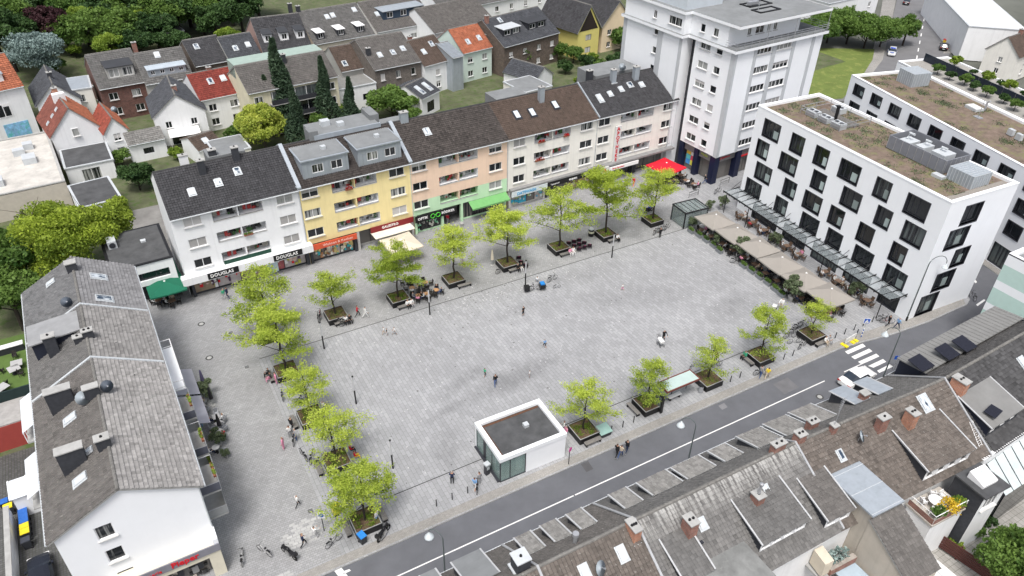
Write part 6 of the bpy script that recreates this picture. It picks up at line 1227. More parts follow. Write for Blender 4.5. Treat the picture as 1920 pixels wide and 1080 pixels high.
def bigtree(seed, h, rad, n, mat, leaf=.32, trunk_h=.3, bark=BARK, squash=.8, lobes=26):
    rng = random.Random(seed); mb = MB(); tips = []
    mb.tube([(0,0,-.1),(0,0,h*trunk_h),(rng.uniform(-.3,.3),rng.uniform(-.3,.3),h*.75)], [.035*h,.028*h,.008*h], 8, cap=False)
    for i in range(7):
        a = i*2.4+rng.random(); q = Vector((0,0,h*(trunk_h+.4*i/7))); branch(rng, mb, q, (math.cos(a), math.sin(a), .7), rad*.8, .012*h, 1, tips, .7, 4)
    cs = []
    for i in range(lobes):
        d = Vector((rng.gauss(0,1), rng.gauss(0,1), rng.gauss(.2,.8))).normalized(); f = rng.uniform(.45,.88); cs.append((d.x*rad*f, d.y*rad*f, h*.62+d.z*h*.36*f, rad*rng.uniform(.22,.42)))
    cs = np.array(cs)
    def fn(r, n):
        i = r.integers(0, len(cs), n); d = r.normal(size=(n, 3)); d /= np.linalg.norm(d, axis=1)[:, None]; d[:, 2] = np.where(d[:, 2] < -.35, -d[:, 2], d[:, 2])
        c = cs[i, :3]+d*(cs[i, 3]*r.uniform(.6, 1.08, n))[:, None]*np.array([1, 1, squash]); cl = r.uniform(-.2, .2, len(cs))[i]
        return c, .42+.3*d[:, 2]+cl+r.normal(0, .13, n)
    lv = leafcloud(n, leaf, fn, seed); lv.materials.append(mat); return mb.mesh('trunk', bark, True), lv
def conifer(seed, h, rad, n, mat, leaf=.3, layered=True):
    rng = random.Random(seed); mb = MB(); mb.tube([(0,0,-.1),(0,0,h*.97)], [.02*h,.004*h], 7, cap=False)
    def fn(r, n):
        t = r.uniform(0, 1, n)**.75*0.93+.04; a = r.uniform(0, 2*np.pi, n); tier = np.round(a*2.2+t*26)*2.39; sp = .75+.3*np.sin(tier*5.1)
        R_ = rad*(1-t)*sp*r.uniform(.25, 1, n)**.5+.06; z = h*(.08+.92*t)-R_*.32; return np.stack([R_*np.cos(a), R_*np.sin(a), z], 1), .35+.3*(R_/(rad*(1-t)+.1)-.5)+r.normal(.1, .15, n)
    lv = leafcloud(n, leaf, fn, seed, asp=.6); lv.materials.append(mat); return mb.mesh('trunk', BARK, True), lv
def tree(name, label, ms, loc, rz=0, sc=1.0, group=None, cat='tree'):
    t = thing(name, label, cat, loc, rz, group); t.scale = (sc,)*3 if not hasattr(sc, '__len__') else sc; put('trunk', ms[0], t); put('crown', ms[1], t); return t
# planters with young trees on an eight-metre grid
PLB = M('planter_black', (.012,.012,.013), .45, .2, 2); PLR = M('planter_rim', (.30,.30,.30), .5, .1)
LOC = [locust(1), locust(2, 6.0, 2.5, 3300), locust(3, 6.6, 2.9, 4200), locust(4, 5.6, 2.2, 2100), locust(5, 5.4, 2.4, 3400)]
LOCG = locust(6, 7.0, 3.2, 7200, mat=LEAF_G); LOCG2 = locust(7, 6.6, 3.1, 6800, mat=LEAF_G); LOCT = locust(9, 6.4, 2.9, 6000)
pm = MB(); hs_ = 1.17; bz = .78
for a in ((-hs_,hs_,-hs_,-hs_+.06),(-hs_,hs_,hs_-.06,hs_),(-hs_,-hs_+.06,-hs_+.06,hs_-.06),(hs_-.06,hs_,-hs_+.06,hs_-.06)): pm.box(*a, .06, bz)
pm.box(-hs_+.12, hs_-.12, -hs_+.12, hs_-.12, 0, .06)
pmesh = pm.mesh('planter_box', PLB); rm_ = MB()
for a in ((-hs_-.02,hs_+.02,-hs_-.02,-hs_+.07),(-hs_-.02,hs_+.02,hs_-.07,hs_+.02),(-hs_-.02,-hs_+.07,-hs_+.07,hs_-.07),(hs_-.07,hs_+.02,-hs_+.07,hs_-.07)): rm_.box(*a, bz, bz+.03)
rmesh = rm_.mesh('rim', PLR)
sn = 12; sv = [((i/sn-.5)*2*(hs_-.06), (j/sn-.5)*2*(hs_-.06), bz-.10+random.uniform(-.03,.05)) for j in range(sn+1) for i in range(sn+1)]
smesh = MB().add(sv, [(j*(sn+1)+i, j*(sn+1)+i+1, (j+1)*(sn+1)+i+1, (j+1)*(sn+1)+i) for j in range(sn) for i in range(sn)]).mesh('soil', SOIL)
def gcfn(r, n):
    k = 14; c = r.uniform(-.95, .95, (k, 2)); i = r.integers(0, k, n); p = np.clip(c[i]+r.normal(0, .16, (n, 2)), -1.08, 1.08); return np.stack([p[:,0], p[:,1], .74+r.uniform(0,.14,n)], 1), r.uniform(0, 1, n)
gcm = [leafcloud(n_, .06, gcfn, s) for n_, s in ((500,1),(900,2),(250,3))]
for m in gcm: m.materials.append(LEAF_LIGHT)
bl = MB()
for k in range(4): bl.box(-.95, .95, -.24+k*.125, -.24+k*.125+.105, .42, .46)
bmesh_seat = bl.mesh('bench_slats', WOODB); bleg = MB().box(-.05,.05,-.2,.2,0,.42).mesh('leg', BLACKM)
def planter(label, x, y, gi=0):
    t = thing('tree_planter', label, 'planter', (x,y,0), 0, 'black tree planters'); put('planter_box', pmesh, t); put('rim', rmesh, t); put('soil', smesh, t, (0,0,0), random.choice((0,R(90),R(180)))); g = put('ground_cover', gcm[gi], t, (0,0,0), random.choice((0,R(90),R(180),R(270)))); tag(g, kind='stuff'); return t
nb_ = [0]
def bench(label, x, y, rz): 
    t = thing('bench', label, 'bench', (x,y,0), rz, 'slatted benches against the planters'); put('bench_slats', bmesh_seat, t)
    for s in (-.8, .8): put('leg', bleg, t, (s,0,0))
    return t
ORD = ['first','second','third','fourth','fifth','sixth','seventh','eighth']
near = [(32.6,42,0,'first planter tree to the right of the pavilion'),(40.6,42,1,'planter tree beside the poster end of the bus shelter'),(48.7,41.9,3,'sparse planter tree behind the bus shelter bin'),(56.6,42.1,2,'planter tree next to the person in yellow'),(64.8,42.1,3,'planter tree closest to the zebra crossing')]
for i, (x, y, k, lb) in enumerate(near):
    planter('black planter with '+['mossy soil to the right of the pavilion','mossy soil beside the bus shelter poster','bare soil at the bus shelter bin end','bare soil next to the person in yellow','brown soil nearest the zebra crossing'][i], x, y, (1,1,2,2,2)[i])
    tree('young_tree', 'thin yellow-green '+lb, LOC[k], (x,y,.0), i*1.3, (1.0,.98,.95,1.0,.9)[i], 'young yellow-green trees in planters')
leftc = [(9.7,42.1,LOCT,1.08,'at the road corner of the lane'),(9.7,49.9,LOC[1],1.08,'second up the lane from the road'),(9.3,56.8,LOC[0],1.0,'third up the lane from the road'),(9.0,64.8,LOCT,1.32,'fourth up the lane from the road'),(8.9,72.0,LOC[2],1.32,'in front of the perfume shop')]
for i, (x, y, k, s, lb) in enumerate(leftc):
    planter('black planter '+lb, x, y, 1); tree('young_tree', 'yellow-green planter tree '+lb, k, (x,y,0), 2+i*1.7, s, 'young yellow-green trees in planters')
topr = [(16.9,71.9,LOC[4],1.12,'by the parked bikes, leftmost of the upper row'),(24.8,71.6,LOCG,1.12,'with the cafe tables, dark green and broad'),(32.6,72.1,LOC[1],1.28,'to the right of the cafe tables'),(40.5,72.1,LOCT,1.28,'in front of the green awning'),(48.7,72.3,LOC[0],1.38,'with the deck chairs'),(56.5,72.2,LOCG2,1.45,'in front of the pharmacy, broad and green'),(64.9,72.3,LOC[2],1.25,'by the glass lift, nearest the red parasol')]
for i, (x, y, k, s, lb) in enumerate(topr):
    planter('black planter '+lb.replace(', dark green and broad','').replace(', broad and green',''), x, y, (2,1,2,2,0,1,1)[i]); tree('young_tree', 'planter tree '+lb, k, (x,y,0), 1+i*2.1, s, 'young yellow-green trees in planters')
for x, y, rz, lb in ((32.7,40.45,0,'slatted bench on the road side of the planter right of the pavilion'),(38.95,42.2,R(90),'bench end left of the bus shelter planter'),(55.0,42.4,R(90),'bench left of the planter beside the person in yellow'),(64.9,40.55,0,'bench with two seated people near the zebra crossing'),(17.2,70.4,0,'bench in front of the leftmost planter of the upper row'),(25.0,69.9,0,'bench at the cafe planter facing the square'),(33.4,70.5,0,'long bench below the planter right of the cafe tables'),(40.9,70.6,0,'bench at the planter in front of the green awning'),(48.9,70.7,0,'bench beside the deck chairs'),(56.8,70.6,0,'bench at the pharmacy planter'),(8.05,42.3,R(90),'lane-side bench of the corner planter'),(11.35,42.3,R(90),'square-side bench of the corner planter'),(7.95,50.0,R(90),'lane-side bench at the second planter from the road'),(7.6,57.0,R(90),'lane-side bench at the third planter from the road'),(7.3,64.9,R(90),'lane-side bench at the fourth planter from the road')): bench(lb, x, y, rz)
# large trees on the left
BIGL = bigtree(21, 11, 5.6, 44000, leafmat('linden_leaf', (.06,.12,.015), (.40,.50,.06), .4), .17, lobes=60)
tree('lime_tree', 'large yellow-green lime tree behind the long left house', BIGL, G(118,470,5).to_2d().to_3d(), .4, (1.08,1.08,1.0)); 
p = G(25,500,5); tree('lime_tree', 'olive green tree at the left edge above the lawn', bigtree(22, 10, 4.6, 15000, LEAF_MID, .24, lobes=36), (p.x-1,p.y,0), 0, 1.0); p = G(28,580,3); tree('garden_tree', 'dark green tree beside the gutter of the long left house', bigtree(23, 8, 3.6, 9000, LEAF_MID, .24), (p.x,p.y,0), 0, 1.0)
p = G(205,430,4); tree('garden_tree', 'yellow-green young tree beside the low flat-roofed restaurant', bigtree(24, 8.5, 3.8, 10000, leafmat('linden_leaf2', (.07,.13,.015), (.40,.50,.07), .4), .22), (p.x,p.y,0), 0, .95)
# woods and gardens at the top left
BT = [bigtree(31, 11, 5.2, 11000, LEAF_MID, .36), bigtree(32, 12, 5.4, 11000, LEAF_DARK, .38), bigtree(33, 9, 4.6, 9000, LEAF_DARK, .34), bigtree(34, 10, 4.8, 9000, LEAF_LIGHT, .34)]
bg = [(20,45,0,1.1,'green tree at the top left corner'),(15,90,1,1.0,'dark tree left of the copper beech'),(60,22,1,1.1,'dark tree at the top edge above the copper beech'),(130,25,0,1.0,'mid green tree at the top edge, second from left'),(205,20,1,1.0,'dark round tree at the top edge above the brick house'),(175,65,0,.95,'large green tree above the wide dormer'),(225,62,0,.9,'green tree right of the large green tree'),(262,40,3,.8,'lighter green tree behind the woods edge'),(290,55,2,1.0,'dark tree behind the long metal dormer'),(330,30,1,1.05,'dark tree above the flat garden sheds'),(375,25,0,.95,'mid green tree at the top, left of the slate house'),(430,10,1,1.0,'dark brown-green tree at the top centre left'),(300,10,0,1.1,'tall green tree on the top edge'),(425,55,3,.55,'bright yellow-green shrub tree by the slate roofs'),(95,5,0,1.1,'green tree on the top edge near the corner'),(250,5,1,1.1,'dark tree on the top edge left of centre'),(480,-5,1,1.0,'dark tree peeping over the slate house'),(380,-10,2,1.2,'dark tree on the top edge above the woods'),(40,60,2,1.1,'dark tree between the corner tree and the copper beech'),(155,45,3,.9,'lighter tree above the large green tree'),(190,42,2,1.1,'dark tree behind the large green tree'),(245,30,0,1.1,'green tree filling the woods above the dormer house'),(275,25,1,1.1,'dark tree filling the woods above the metal dormer'),(310,38,0,1.0,'green tree above the garden sheds'),(350,12,1,1.15,'dark tree on the top edge right of the sheds'),(400,38,2,1.0,'dark tree left of the bright shrub tree'),(410,2,0,1.1,'green tree on the top edge by the slate house'),(450,28,1,.9,'dark tree beside the slate house gable'),(160,5,1,1.1,'dark tree on the top edge above the lighter tree'),(5,15,1,1.1,'dark tree cut by the left edge at the top'),(205,80,3,.7,'light tree next to the brick house ridge'),(255,75,2,.8,'dark tree behind the brick house ridge'),(120,60,0,.8,'green tree right of the copper beech'),(-10,70,0,1.1,'green tree cut by the left edge'),(320,70,2,.8,'dark tree just behind the metal dormer house')]
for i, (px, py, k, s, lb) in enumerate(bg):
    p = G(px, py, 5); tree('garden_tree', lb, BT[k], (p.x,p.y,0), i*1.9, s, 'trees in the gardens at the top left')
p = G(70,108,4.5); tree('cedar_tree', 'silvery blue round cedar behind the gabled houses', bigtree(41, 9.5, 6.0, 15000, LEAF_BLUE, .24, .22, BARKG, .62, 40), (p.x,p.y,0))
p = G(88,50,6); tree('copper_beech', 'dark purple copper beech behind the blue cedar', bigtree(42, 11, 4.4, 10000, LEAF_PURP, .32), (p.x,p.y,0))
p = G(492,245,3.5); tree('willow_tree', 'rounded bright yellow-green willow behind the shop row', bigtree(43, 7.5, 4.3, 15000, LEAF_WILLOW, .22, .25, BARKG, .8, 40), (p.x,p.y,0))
CF = [conifer(51, 13, 3.3, 9000, LEAF_FIR, .3), conifer(52, 11, 2.9, 7500, LEAF_FIR, .28)]
for i, (px, py, k, s, lb) in enumerate(((530,195,0,1.3,'tallest dark spruce right of the willow'),(556,228,1,1.05,'broad dark spruce partly hidden behind the zinc dormers'),(610,185,0,1.0,'slender dark spruce in front of the pale yellow block'),(658,198,1,.95,'short dark spruce by the metal-roofed annex'),(503,195,1,.95,'small dark spruce behind the willow'),(575,240,1,.6,'low dark spruce above the zinc dormer roof'))):
    p = G(px, py, 5); tree('spruce_tree', lb, CF[k], (p.x,p.y,0), i, s, 'dark spruces behind the shop row')
p = G(735,200,2.5); tree('garden_tree', 'rounded dark green bushy tree below the stone house', bigtree(45, 6, 3.6, 9000, LEAF_MID, .24, .15), (p.x,p.y,0), 0, (1.25,1.1,1))
p = G(258,340,1.5); tree('garden_bush', 'dark green bush below the small red-roofed house', bigtree(46, 4.2, 2.6, 6000, LEAF_DARK, .22, .1), (p.x,p.y,0), 0, 1.0, cat='bush')
SHR = [bigtree(61, 3.2, 1.7, 2600, LEAF_MID, .2, .1), bigtree(62, 2.6, 1.5, 2200, LEAF_DARK, .2, .1), bigtree(63, 3.0, 1.5, 2200, LEAF_LIGHT, .2, .1)]
sh = [(975,118,0,1.6,'bushy green tree right of the dark brick house'),(948,112,2,1.2,'light green bush beside the dark brick house'),(1075,110,0,1.2,'hedge shrub below the lemon house, left'),(1100,125,1,1.4,'hedge shrub below the lemon house, middle'),(1125,138,0,1.2,'hedge shrub below the lemon house, right'),(1060,130,1,1.1,'dark shrub above the annex roofs'),(1165,88,0,1.7,'leafy tree left of the high-rise'),(1150,120,1,1.3,'dark shrub at the foot of the high-rise'),(1090,160,2,1.1,'light shrub above the dark shop roof'),(1020,150,1,1.2,'round clipped bush by the white annex'),(400,228,2,.8,'small shrub in front of the red-roofed house'),(140,100,2,1.0,'light shrub above the dark brick dormer house'),(110,130,0,1.0,'shrub on the lawn under the cedar'),(1070,85,0,1.0,'small round shrub by the lemon house terrace'),(690,215,1,.9,'dark shrub behind the zinc penthouse'),(330,85,1,1.3,'shrub behind the white garden shed'),(600,235,0,1.0,'green shrub between the spruces'),(300,345,1,1.0,'dark shrub beside the white shop house gable'),(228,300,0,.9,'shrub between the felt garage and the lean-to'),(330,290,2,.8,'light shrub at the patio of the slate gabled house'),(445,262,0,1.1,'green shrub left of the willow'),(640,215,2,1.0,'light shrub right of the slender spruce'),(770,225,0,1.1,'green shrub behind the peach house roof'),(850,150,1,1.2,'dark shrub below the pale mint house'),(905,125,0,1.2,'green shrub below the orange tiled roof'),(870,140,2,.9,'light shrub beside the zinc strip'),(960,150,1,1.2,'dark shrub below the dark brick house'),(1045,105,0,1.3,'leafy shrub between the dark brick and lemon houses'),(1110,112,2,.9,'light shrub on the lemon house lawn'),(1180,115,0,1.2,'green shrub against the high-rise wing'),(1140,150,1,1.0,'dark shrub behind the pharmacy roof')]
for i, (px, py, k, s, lb) in enumerate(sh):
    p = G(px, py, 1.0); tree('garden_shrub', lb, SHR[k], (p.x,p.y,0), i*2.2, s, 'shrubs in the back gardens', 'shrub')
# upper right hedge trees, street tree
BR = bigtree(71, 7.2, 5.2, 14000, LEAF_MID, .26, .12, lobes=36)
for i, (px, py, s, lb) in enumerate(((1555,60,1.0,'round hedge tree nearest the high-rise'),(1592,62,1.05,'round hedge tree, second from the high-rise'),(1625,70,1.0,'round hedge tree in the middle of the hedge'),(1655,68,.9,'round hedge tree next to the street tree'),(1535,70,.9,'hedge tree half hidden by the high-rise terrace'),(1575,30,.8,'hedge tree in front of the white house at the top'))):
    p = G(px, py, 2.5); tree('hedge_tree', lb, BR, (p.x,p.y,0), i*1.7, s, 'hedge trees above the lawn')
p = G(1692,85,0); tree('street_tree', 'street tree with visible trunk beside the police car', bigtree(72, 7, 3.0, 6500, LEAF_MID, .26, .4), (p.x,p.y,0))
p = G(1895,1060,2.5); tree('garden_tree', 'dark leafy tree in the patio garden at the bottom right', bigtree(73, 5.6, 3.4, 16000, LEAF_MID, .17, .2, lobes=40), (p.x+.5,p.y-.5,0))
for i, q in enumerate(TPLANT): tree('terrace_shrub', 'clipped green shrub, %s from left in the roof terrace hedge' % ORD[i], SHR[1 if i % 2 else 0], q, i, .62, 'hedge shrubs on the roof terrace', 'shrub')
for i, q in enumerate(TPLANT2): tree('terrace_shrub', ['yellow-green bush','small dark potted plant'][i % 2]+', %s from left along the far side of the roof terrace' % ORD[i], SHR[2 if i % 2 == 0 else 1], q, i*1.3, .75 if i % 2 == 0 else .45, ['yellow bushes on the roof terrace','potted plants on the roof terrace'][i % 2], 'shrub')
# ================================================================ STREET FURNITURE
def at(px, py, z=0): p = G(px, py, z); return (p.x, p.y, 0)
# --- light columns on the square
cm_ = MB().tube([(0,0,0),(0,0,1.9)], .085, 8).mesh('base_column', BLACKM); lm_ = MB().tube([(0,0,1.9),(0,0,3.75)], .075, 8).mesh('light_tube', M('opal_tube', (.50,.51,.52), .3)); cp_ = MB().lathe([(.10,3.75),(.10,3.85),(0,3.88)], 8).mesh('cap', BLACKM)
for px, py, lb in ((737,878,'light column on the square left of the pavilion'),(668,757,'light column midway along the lane trees'),(608,654,'light column beside the upper lane trees'),(806,590,'light column in front of the cafe tables'),(985,535,'light column by the cargo bike'),(1147,483,'light column near the pharmacy planter')):
    t = thing('light_column', 'slim black and grey '+lb, 'lamp', at(px, py), 0, 'light columns on the square'); put('base_column', cm_, t); put('light_tube', lm_, t); put('cap', cp_, t)
# --- curved street lamps
def street_lamp(label, base, h, reach, az):
    t = thing('street_lamp', label, 'street lamp', base, az, 'curved street lamps'); r = reach/2; pts = [(0,0,0),(0,0,h*.45),(0,0,h-r)]
    pts += [(r-r*math.cos(a), 0, h-r+r*math.sin(a)) for a in [R(k) for k in range(20, 181, 20)]]
    MB().tube(pts, [.08,.07,.05]+[.04]*9, 8).build('pole', M('lamp_green_grey', (.10,.12,.12), .5, .1), t); e = pts[-1]
    MB().lathe([(.05,e[2]),(.08,e[2]-.18),(.16,e[2]-.25),(.36,e[2]-.55),(.38,e[2]-.62),(.3,e[2]-.62)], 14, (e[0],0)).build('lamp_shade', M('lamp_shade_grey', (.55,.60,.62), .4), t, True); MB().lathe([(0,e[2]-.66),(.2,e[2]-.65),(.29,e[2]-.60)], 12, (e[0],0)).build('lamp_glass', M('lamp_diffuser', (.8,.8,.78), .3), t)
    MB().lathe([(.13,0),(.13,.5),(.09,.6)], 8).build('base', BLACKM, t); return t
for x, lb in ((37.5,'curved street lamp above the houses in the middle'),(13.0,'curved street lamp at the bottom centre'),(64.75,'curved street lamp behind the white car')): street_lamp(lb, (x,32.4,0), 8.0, 1.3, R(120))
street_lamp('tall curved street lamp at the corner of the white hotel', at(1699,601), 9.3, 2.2, R(-22))
# --- bollards
bo = MB().lathe([(.05,0),(.05,.78),(.06,.8),(.06,.86),(0,.9)], 8).mesh('bollard', BLACKM)
BG = [('thin black bollard on the kerb left of the pavilion', ((818.5,949),(848,936.5),(877,924.5))), ('thin black bollard between pavilion tree and bus shelter tree', ((1146,810),(1167.4,801),(1187.8,792))), ('thin black bollard right of the bus shelter', ((1369,716),(1387,708))), ('thin black bollard right of the person in yellow', ((1469,674),(1486,667))), ('thin black bollard curving round the crossing corner', ((1565.5,634),(1583,626.7),(1601,619),(1617.8,611.7),(1635,604)))]
for lb, ps in BG:
    for i, (px, py) in enumerate(ps):
        n = len(ps); w_ = ['leftmost','second','third','fourth','rightmost']; pos = 'left one' if n == 2 and i == 0 else 'right one' if n == 2 else ('leftmost' if i == 0 else 'rightmost' if i == n-1 else 'middle one' if n == 3 else w_[i]+' from left'); tag(put('bollard', bo, None, at(px, py)), lb+', '+pos, 'bollard', 'bollards along the road')
# --- signs
BLUE_S = M('sign_blue', (.02,.09,.42), .4); PINK_S = M('sign_red_worn', (.62,.08,.32), .5)
def sign_post(name, label, px, py, h, plate, rz=R(-150), col=STEEL):
    t = thing(name, label, 'sign', at(px, py), rz); MB().tube([(0,0,0),(0,0,h)], .04, 6).build('post', col, t); plate(t, h); return t
def pl_ped(t, h):
    b = MB().box(-.38,.38,-.06,-.03,h-.78,h).build('sign_plate', M('sign_white', (.75,.75,.75), .4), t); MB().box(-.32,.32,-.066,-.06,h-.72,h-.06).build('sign_face', BLUE_S, b); MB().add([(-.25,-.072,h-.64),(.25,-.072,h-.64),(0,-.072,h-.16)], [(0,1,2)]).build('triangle', LETW, b); MB().tube([(-.08,-.075,h-.6),(.03,-.075,h-.42),(.06,-.075,h-.58)], .02, 4).lathe([(.035,h-.36),(.035,h-.33),(0,h-.3)], 6, (.03,-.075)).build('walking_figure', BLACK, b)
    for k in range(3): MB().tube([(0,0,.15+k*.45),(0,0,.38+k*.45)], .055, 8).build('blue_band', BLUE_S, t); MB().tube([(0,0,.38+k*.45),(0,0,.60+k*.45)], .054, 8).build('white_band', LETW, t)
sign_post('crossing_sign', 'blue and white pedestrian crossing sign with banded post at the zebra', 1614, 633, 2.9, pl_ped, R(-35))
def pl_park(t, h):
    b = MB().box(-.3,.3,-.05,-.02,h-.75,h).build('sign_plate', M('sign_white', (.75,.75,.75), .4), t); MB().lathe([(.24,0),(.24,.01),(0,.012)], 14).build('round_sign', BLUE_S, b).matrix_local = Matrix.Translation((0,-.06,h-.36)) @ Matrix.Rotation(R(90), 4, 'X'); MB().tube([(-.12,-.08,h-.45),(.1,-.08,h-.28)], .03, 4).build('symbol', LETW, b)
sign_post('zone_sign', 'white pedestrian zone sign with blue disc near the corner planter', 608, 995, 2.5, pl_park, R(-25), BLACKM)
def pl_round(t, h): MB().lathe([(.26,-.015),(.26,.015),(0,.016)], 14).build('round_sign', PINK_S, t).matrix_local = Matrix.Translation((0,-.07,h-.25)) @ Matrix.Rotation(R(90), 4, 'X')
sign_post('no_stopping_sign', 'faded pink round sign on black post right of the pavilion', 1066, 870, 2.3, pl_round, R(25), BLACKM)
def pl_arrow(t, h): MB().box(-.35,.35,-.05,-.02,h-.5,h).build('sign_plate', BLUE_S, t); MB().add([(-.15,-.06,h-.4),(.2,-.06,h-.25),(-.15,-.06,h-.1)], [(0,1,2)]).build('arrow', LETW, t)
sign_post('crossing_sign', 'small blue sign at the far end of the zebra crossing', 1675, 692, 1.9, pl_arrow, R(150))
def pl_way(t, h): MB().obox((0,0,h-.2),(.8,0,0),(0,.02,0),(0,0,.13)).obox((.1,.05,h-.55),(0,.7,0),(.02,0,0),(0,0,.13)).build('direction_blade', LETW, t)
sign_post('street_name_sign', 'white direction sign at the far corner of the hotel', 1803, 553, 2.8, pl_way, R(20))
# --- site barrier with yellow feet
p = at(1594,642); t = thing('site_barrier', 'white barrier board on yellow feet by the zebra crossing', 'barrier', p, R(5)); MB().box(-1.15,.85,-.03,.03,.55,1.05).box(-1.15,.85,-.02,.02,.25,.4).build('board', M('barrier_white', (.68,.68,.68), .5), t); MB().tube([(.85,0,.2),(1.0,.05,1.5)], .06, 6).build('lamp_post', FRAMED, t)
for x in (-1.1,.2,.8): MB().box(x-.2,x+.2,-.45,.45,.0,.12).build('foot', M('yellow_foot', (.80,.65,.02), .5), t)
# --- bus shelter
p = G(1293,720,0); t = thing('bus_shelter', 'bus shelter with pale glass roof between two planters', 'bus shelter', (44.6,41.6,0), 0)
MB().box(-2.6,1.6,-.75,.75,2.42,2.5).build('roof', M('frosted_roof', (.42,.52,.50), .3, .08), t); MB().box(-2.7,1.7,.75,.85,2.36,2.56).box(-2.7,1.7,-.85,-.75,2.36,2.56).box(-2.7,-2.6,-.75,.75,2.36,2.56).box(1.6,1.7,-.75,.75,2.36,2.56).build('roof_frame', M('maroon_frame', (.16,.05,.04), .5), t)
for x in (-2.5, -.5, 1.5): MB().tube([(x,.7,0),(x,.7,2.4)], .05, 6).build('post', FRAMED, t)
for k in range(2): MB().box(-2.45+k*2,-.55+k*2,.68,.7,.3,2.2).build('glass_panel', clearglass('shelter_glass', (.5,.6,.6), .25) if k == 0 else bpy.data.materials['shelter_glass'], t)
b = MB().box(-3.35,-3.15,-1.0,.35,.1,2.2).box(-3.4,-3.1,-1.05,-.95,0,2.3).box(-3.4,-3.1,.3,.4,0,2.3).build('poster_case', BLACKM, t); MB().box(-3.37,-3.13,-.85,.2,.5,2.0).build('poster', M('poster_dark', (.14,.16,.15), .2, .6, 1.5), b)
o_ = MB().box(-1.5,.2,-.15,.3,.44,.5).build('shelter_bench', M('bench_white', (.65,.65,.65), .5), t); MB().box(-1.3,-1.2,-.1,.25,0,.44).box(-.1,0,-.1,.25,0,.44).build('bench_leg', BLACKM, o_)
t = thing('litter_bin', 'grey round litter bin beside the bus shelter planter', 'bin', at(1313,735), 0); MB().lathe([(.26,.08),(.26,.85),(.2,.9)], 12).build('drum', STEEL, t); MB().lathe([(.28,.9),(.28,.97),(0,1.0)], 12).build('lid', BLACKM, t); MB().tube([(.3,0,0),(.3,0,1.0)], .03, 5).build('post', STEEL, t)
# --- bins and boxes on the square
t = wheelie('blue-lidded wheelie bin beside the corner planter', 678, 1003, (.03,.22,.62), R(15), 'bins by the corner planter'); t2 = thing('yellow_bin', 'yellow mail box beside the corner planter', 'box', at(632,965), R(10)); MB().box(-.3,.3,-.22,.22,.35,1.3).build('body', M('mail_yellow', (.75,.58,.02), .4), t2); MB().box(-.33,.33,-.25,.25,1.3,1.36).build('lid', M('mail_yellow', (.75,.58,.02)), t2); MB().box(-.25,.25,-.18,.18,0,.35).build('foot', BLACKM, t2)
t = thing('parking_meter', 'black and white ticket machine at the pavilion door', 'machine', at(913,888), R(10)); MB().box(-.22,.22,-.2,.2,0,1.25).build('body', FRAMED, t); MB().box(-.26,.26,-.26,.26,1.25,1.42).build('top', ZINCL, t); MB().box(-.15,.15,-.215,-.2,.7,1.1).build('display', ZINCL, t)
t = thing('glass_box', 'green glass utility box behind the first planter right of the pavilion', 'box', at(1131,813), R(0)); MB().box(-.6,.6,-.5,.5,0,.55).build('base', FRAMED, t); MB().add([(-.7,-.6,.6),(.7,-.6,.6),(.7,.6,.8),(-.7,.6,.8),(-.7,-.6,.54),(.7,-.6,.54),(.7,.6,.74),(-.7,.6,.74)], [(0,1,2,3),(7,6,5,4),(0,4,5,1),(1,5,6,2),(2,6,7,3),(3,7,4,0)]).build('glass_lid', M('teal_glass', (.30,.46,.42), .1), t)
t = thing('advert_column', 'black and white bin with notices left of the pharmacy planter', 'bin', at(1108,442), 0); MB().lathe([(.38,0),(.42,.2),(.42,1.0),(.36,1.1)], 12).build('drum', BLACKM, t); MB().lathe([(.43,.55),(.43,.85)], 12).build('notice_band', M('notice', (.6,.6,.45), .6, .4, 4), t); MB().lathe([(.38,1.1),(.3,1.25),(0,1.3)], 12).build('lid', ZINCL, t)
# --- glass lift / underground entrance
p = G(1290,415,0); t = thing('lift_entrance', 'dark glass entrance pavilion beside the upper right planter', 'kiosk', (p.x,p.y,0), R(-3)); fr_ = MB()
for x in (-2.0, 2.0):
    for y in (-1.5, 1.5): MB().box(x-.07,x+.07,y-.07,y+.07,0,2.6).build('post', BLACKM, t)
fr_.box(-2.1,2.1,-1.6,-1.45,2.5,2.65); fr_.box(-2.1,2.1,1.45,1.6,2.5,2.65); fr_.box(-2.1,-1.95,-1.45,1.45,2.5,2.65); fr_.box(1.95,2.1,-1.45,1.45,2.5,2.65)
for k in range(5): fr_.box(-1.6+k*.8-.03,-1.6+k*.8+.03,-1.45,1.45,2.54,2.62)
fr_.build('roof_frame', BLACKM, t); gm_ = clearglass('lift_glass', (.25,.30,.30), .45)
for a in ((-1.93,1.93,-1.52,-1.50),(-1.93,1.93,1.50,1.52),(-2.02,-2.0,-1.43,1.43),(2.0,2.02,-1.43,1.43)): MB().box(*a, .1, 2.5).build('glass_wall', gm_, t)
MB().box(-1.95,1.95,-1.45,1.45,2.56,2.58).build('glass_roof', gm_, t); MB().box(-1.7,.6,-1.2,1.2,.03,.35).build('shaft_cover', M('pale_shaft', (.45,.52,.50), .3), t)
for i, (px, py, lb) in enumerate(((1300,368,'black tubular barrier beside the red parasol chairs'),(1358,345,'black tubular barrier in front of the bank entrance'))):
    t = thing('barrier_rail', lb, 'barrier', at(px, py), R(5)); MB().tube([(-1,0,0),(-1,0,.95),(1,0,.95),(1,0,0)], .04, 6).build('frame', BLACKM, t); MB().tube([(-1,0,.5),(1,0,.5)], .03, 5).build('middle_rail', BLACKM, t)
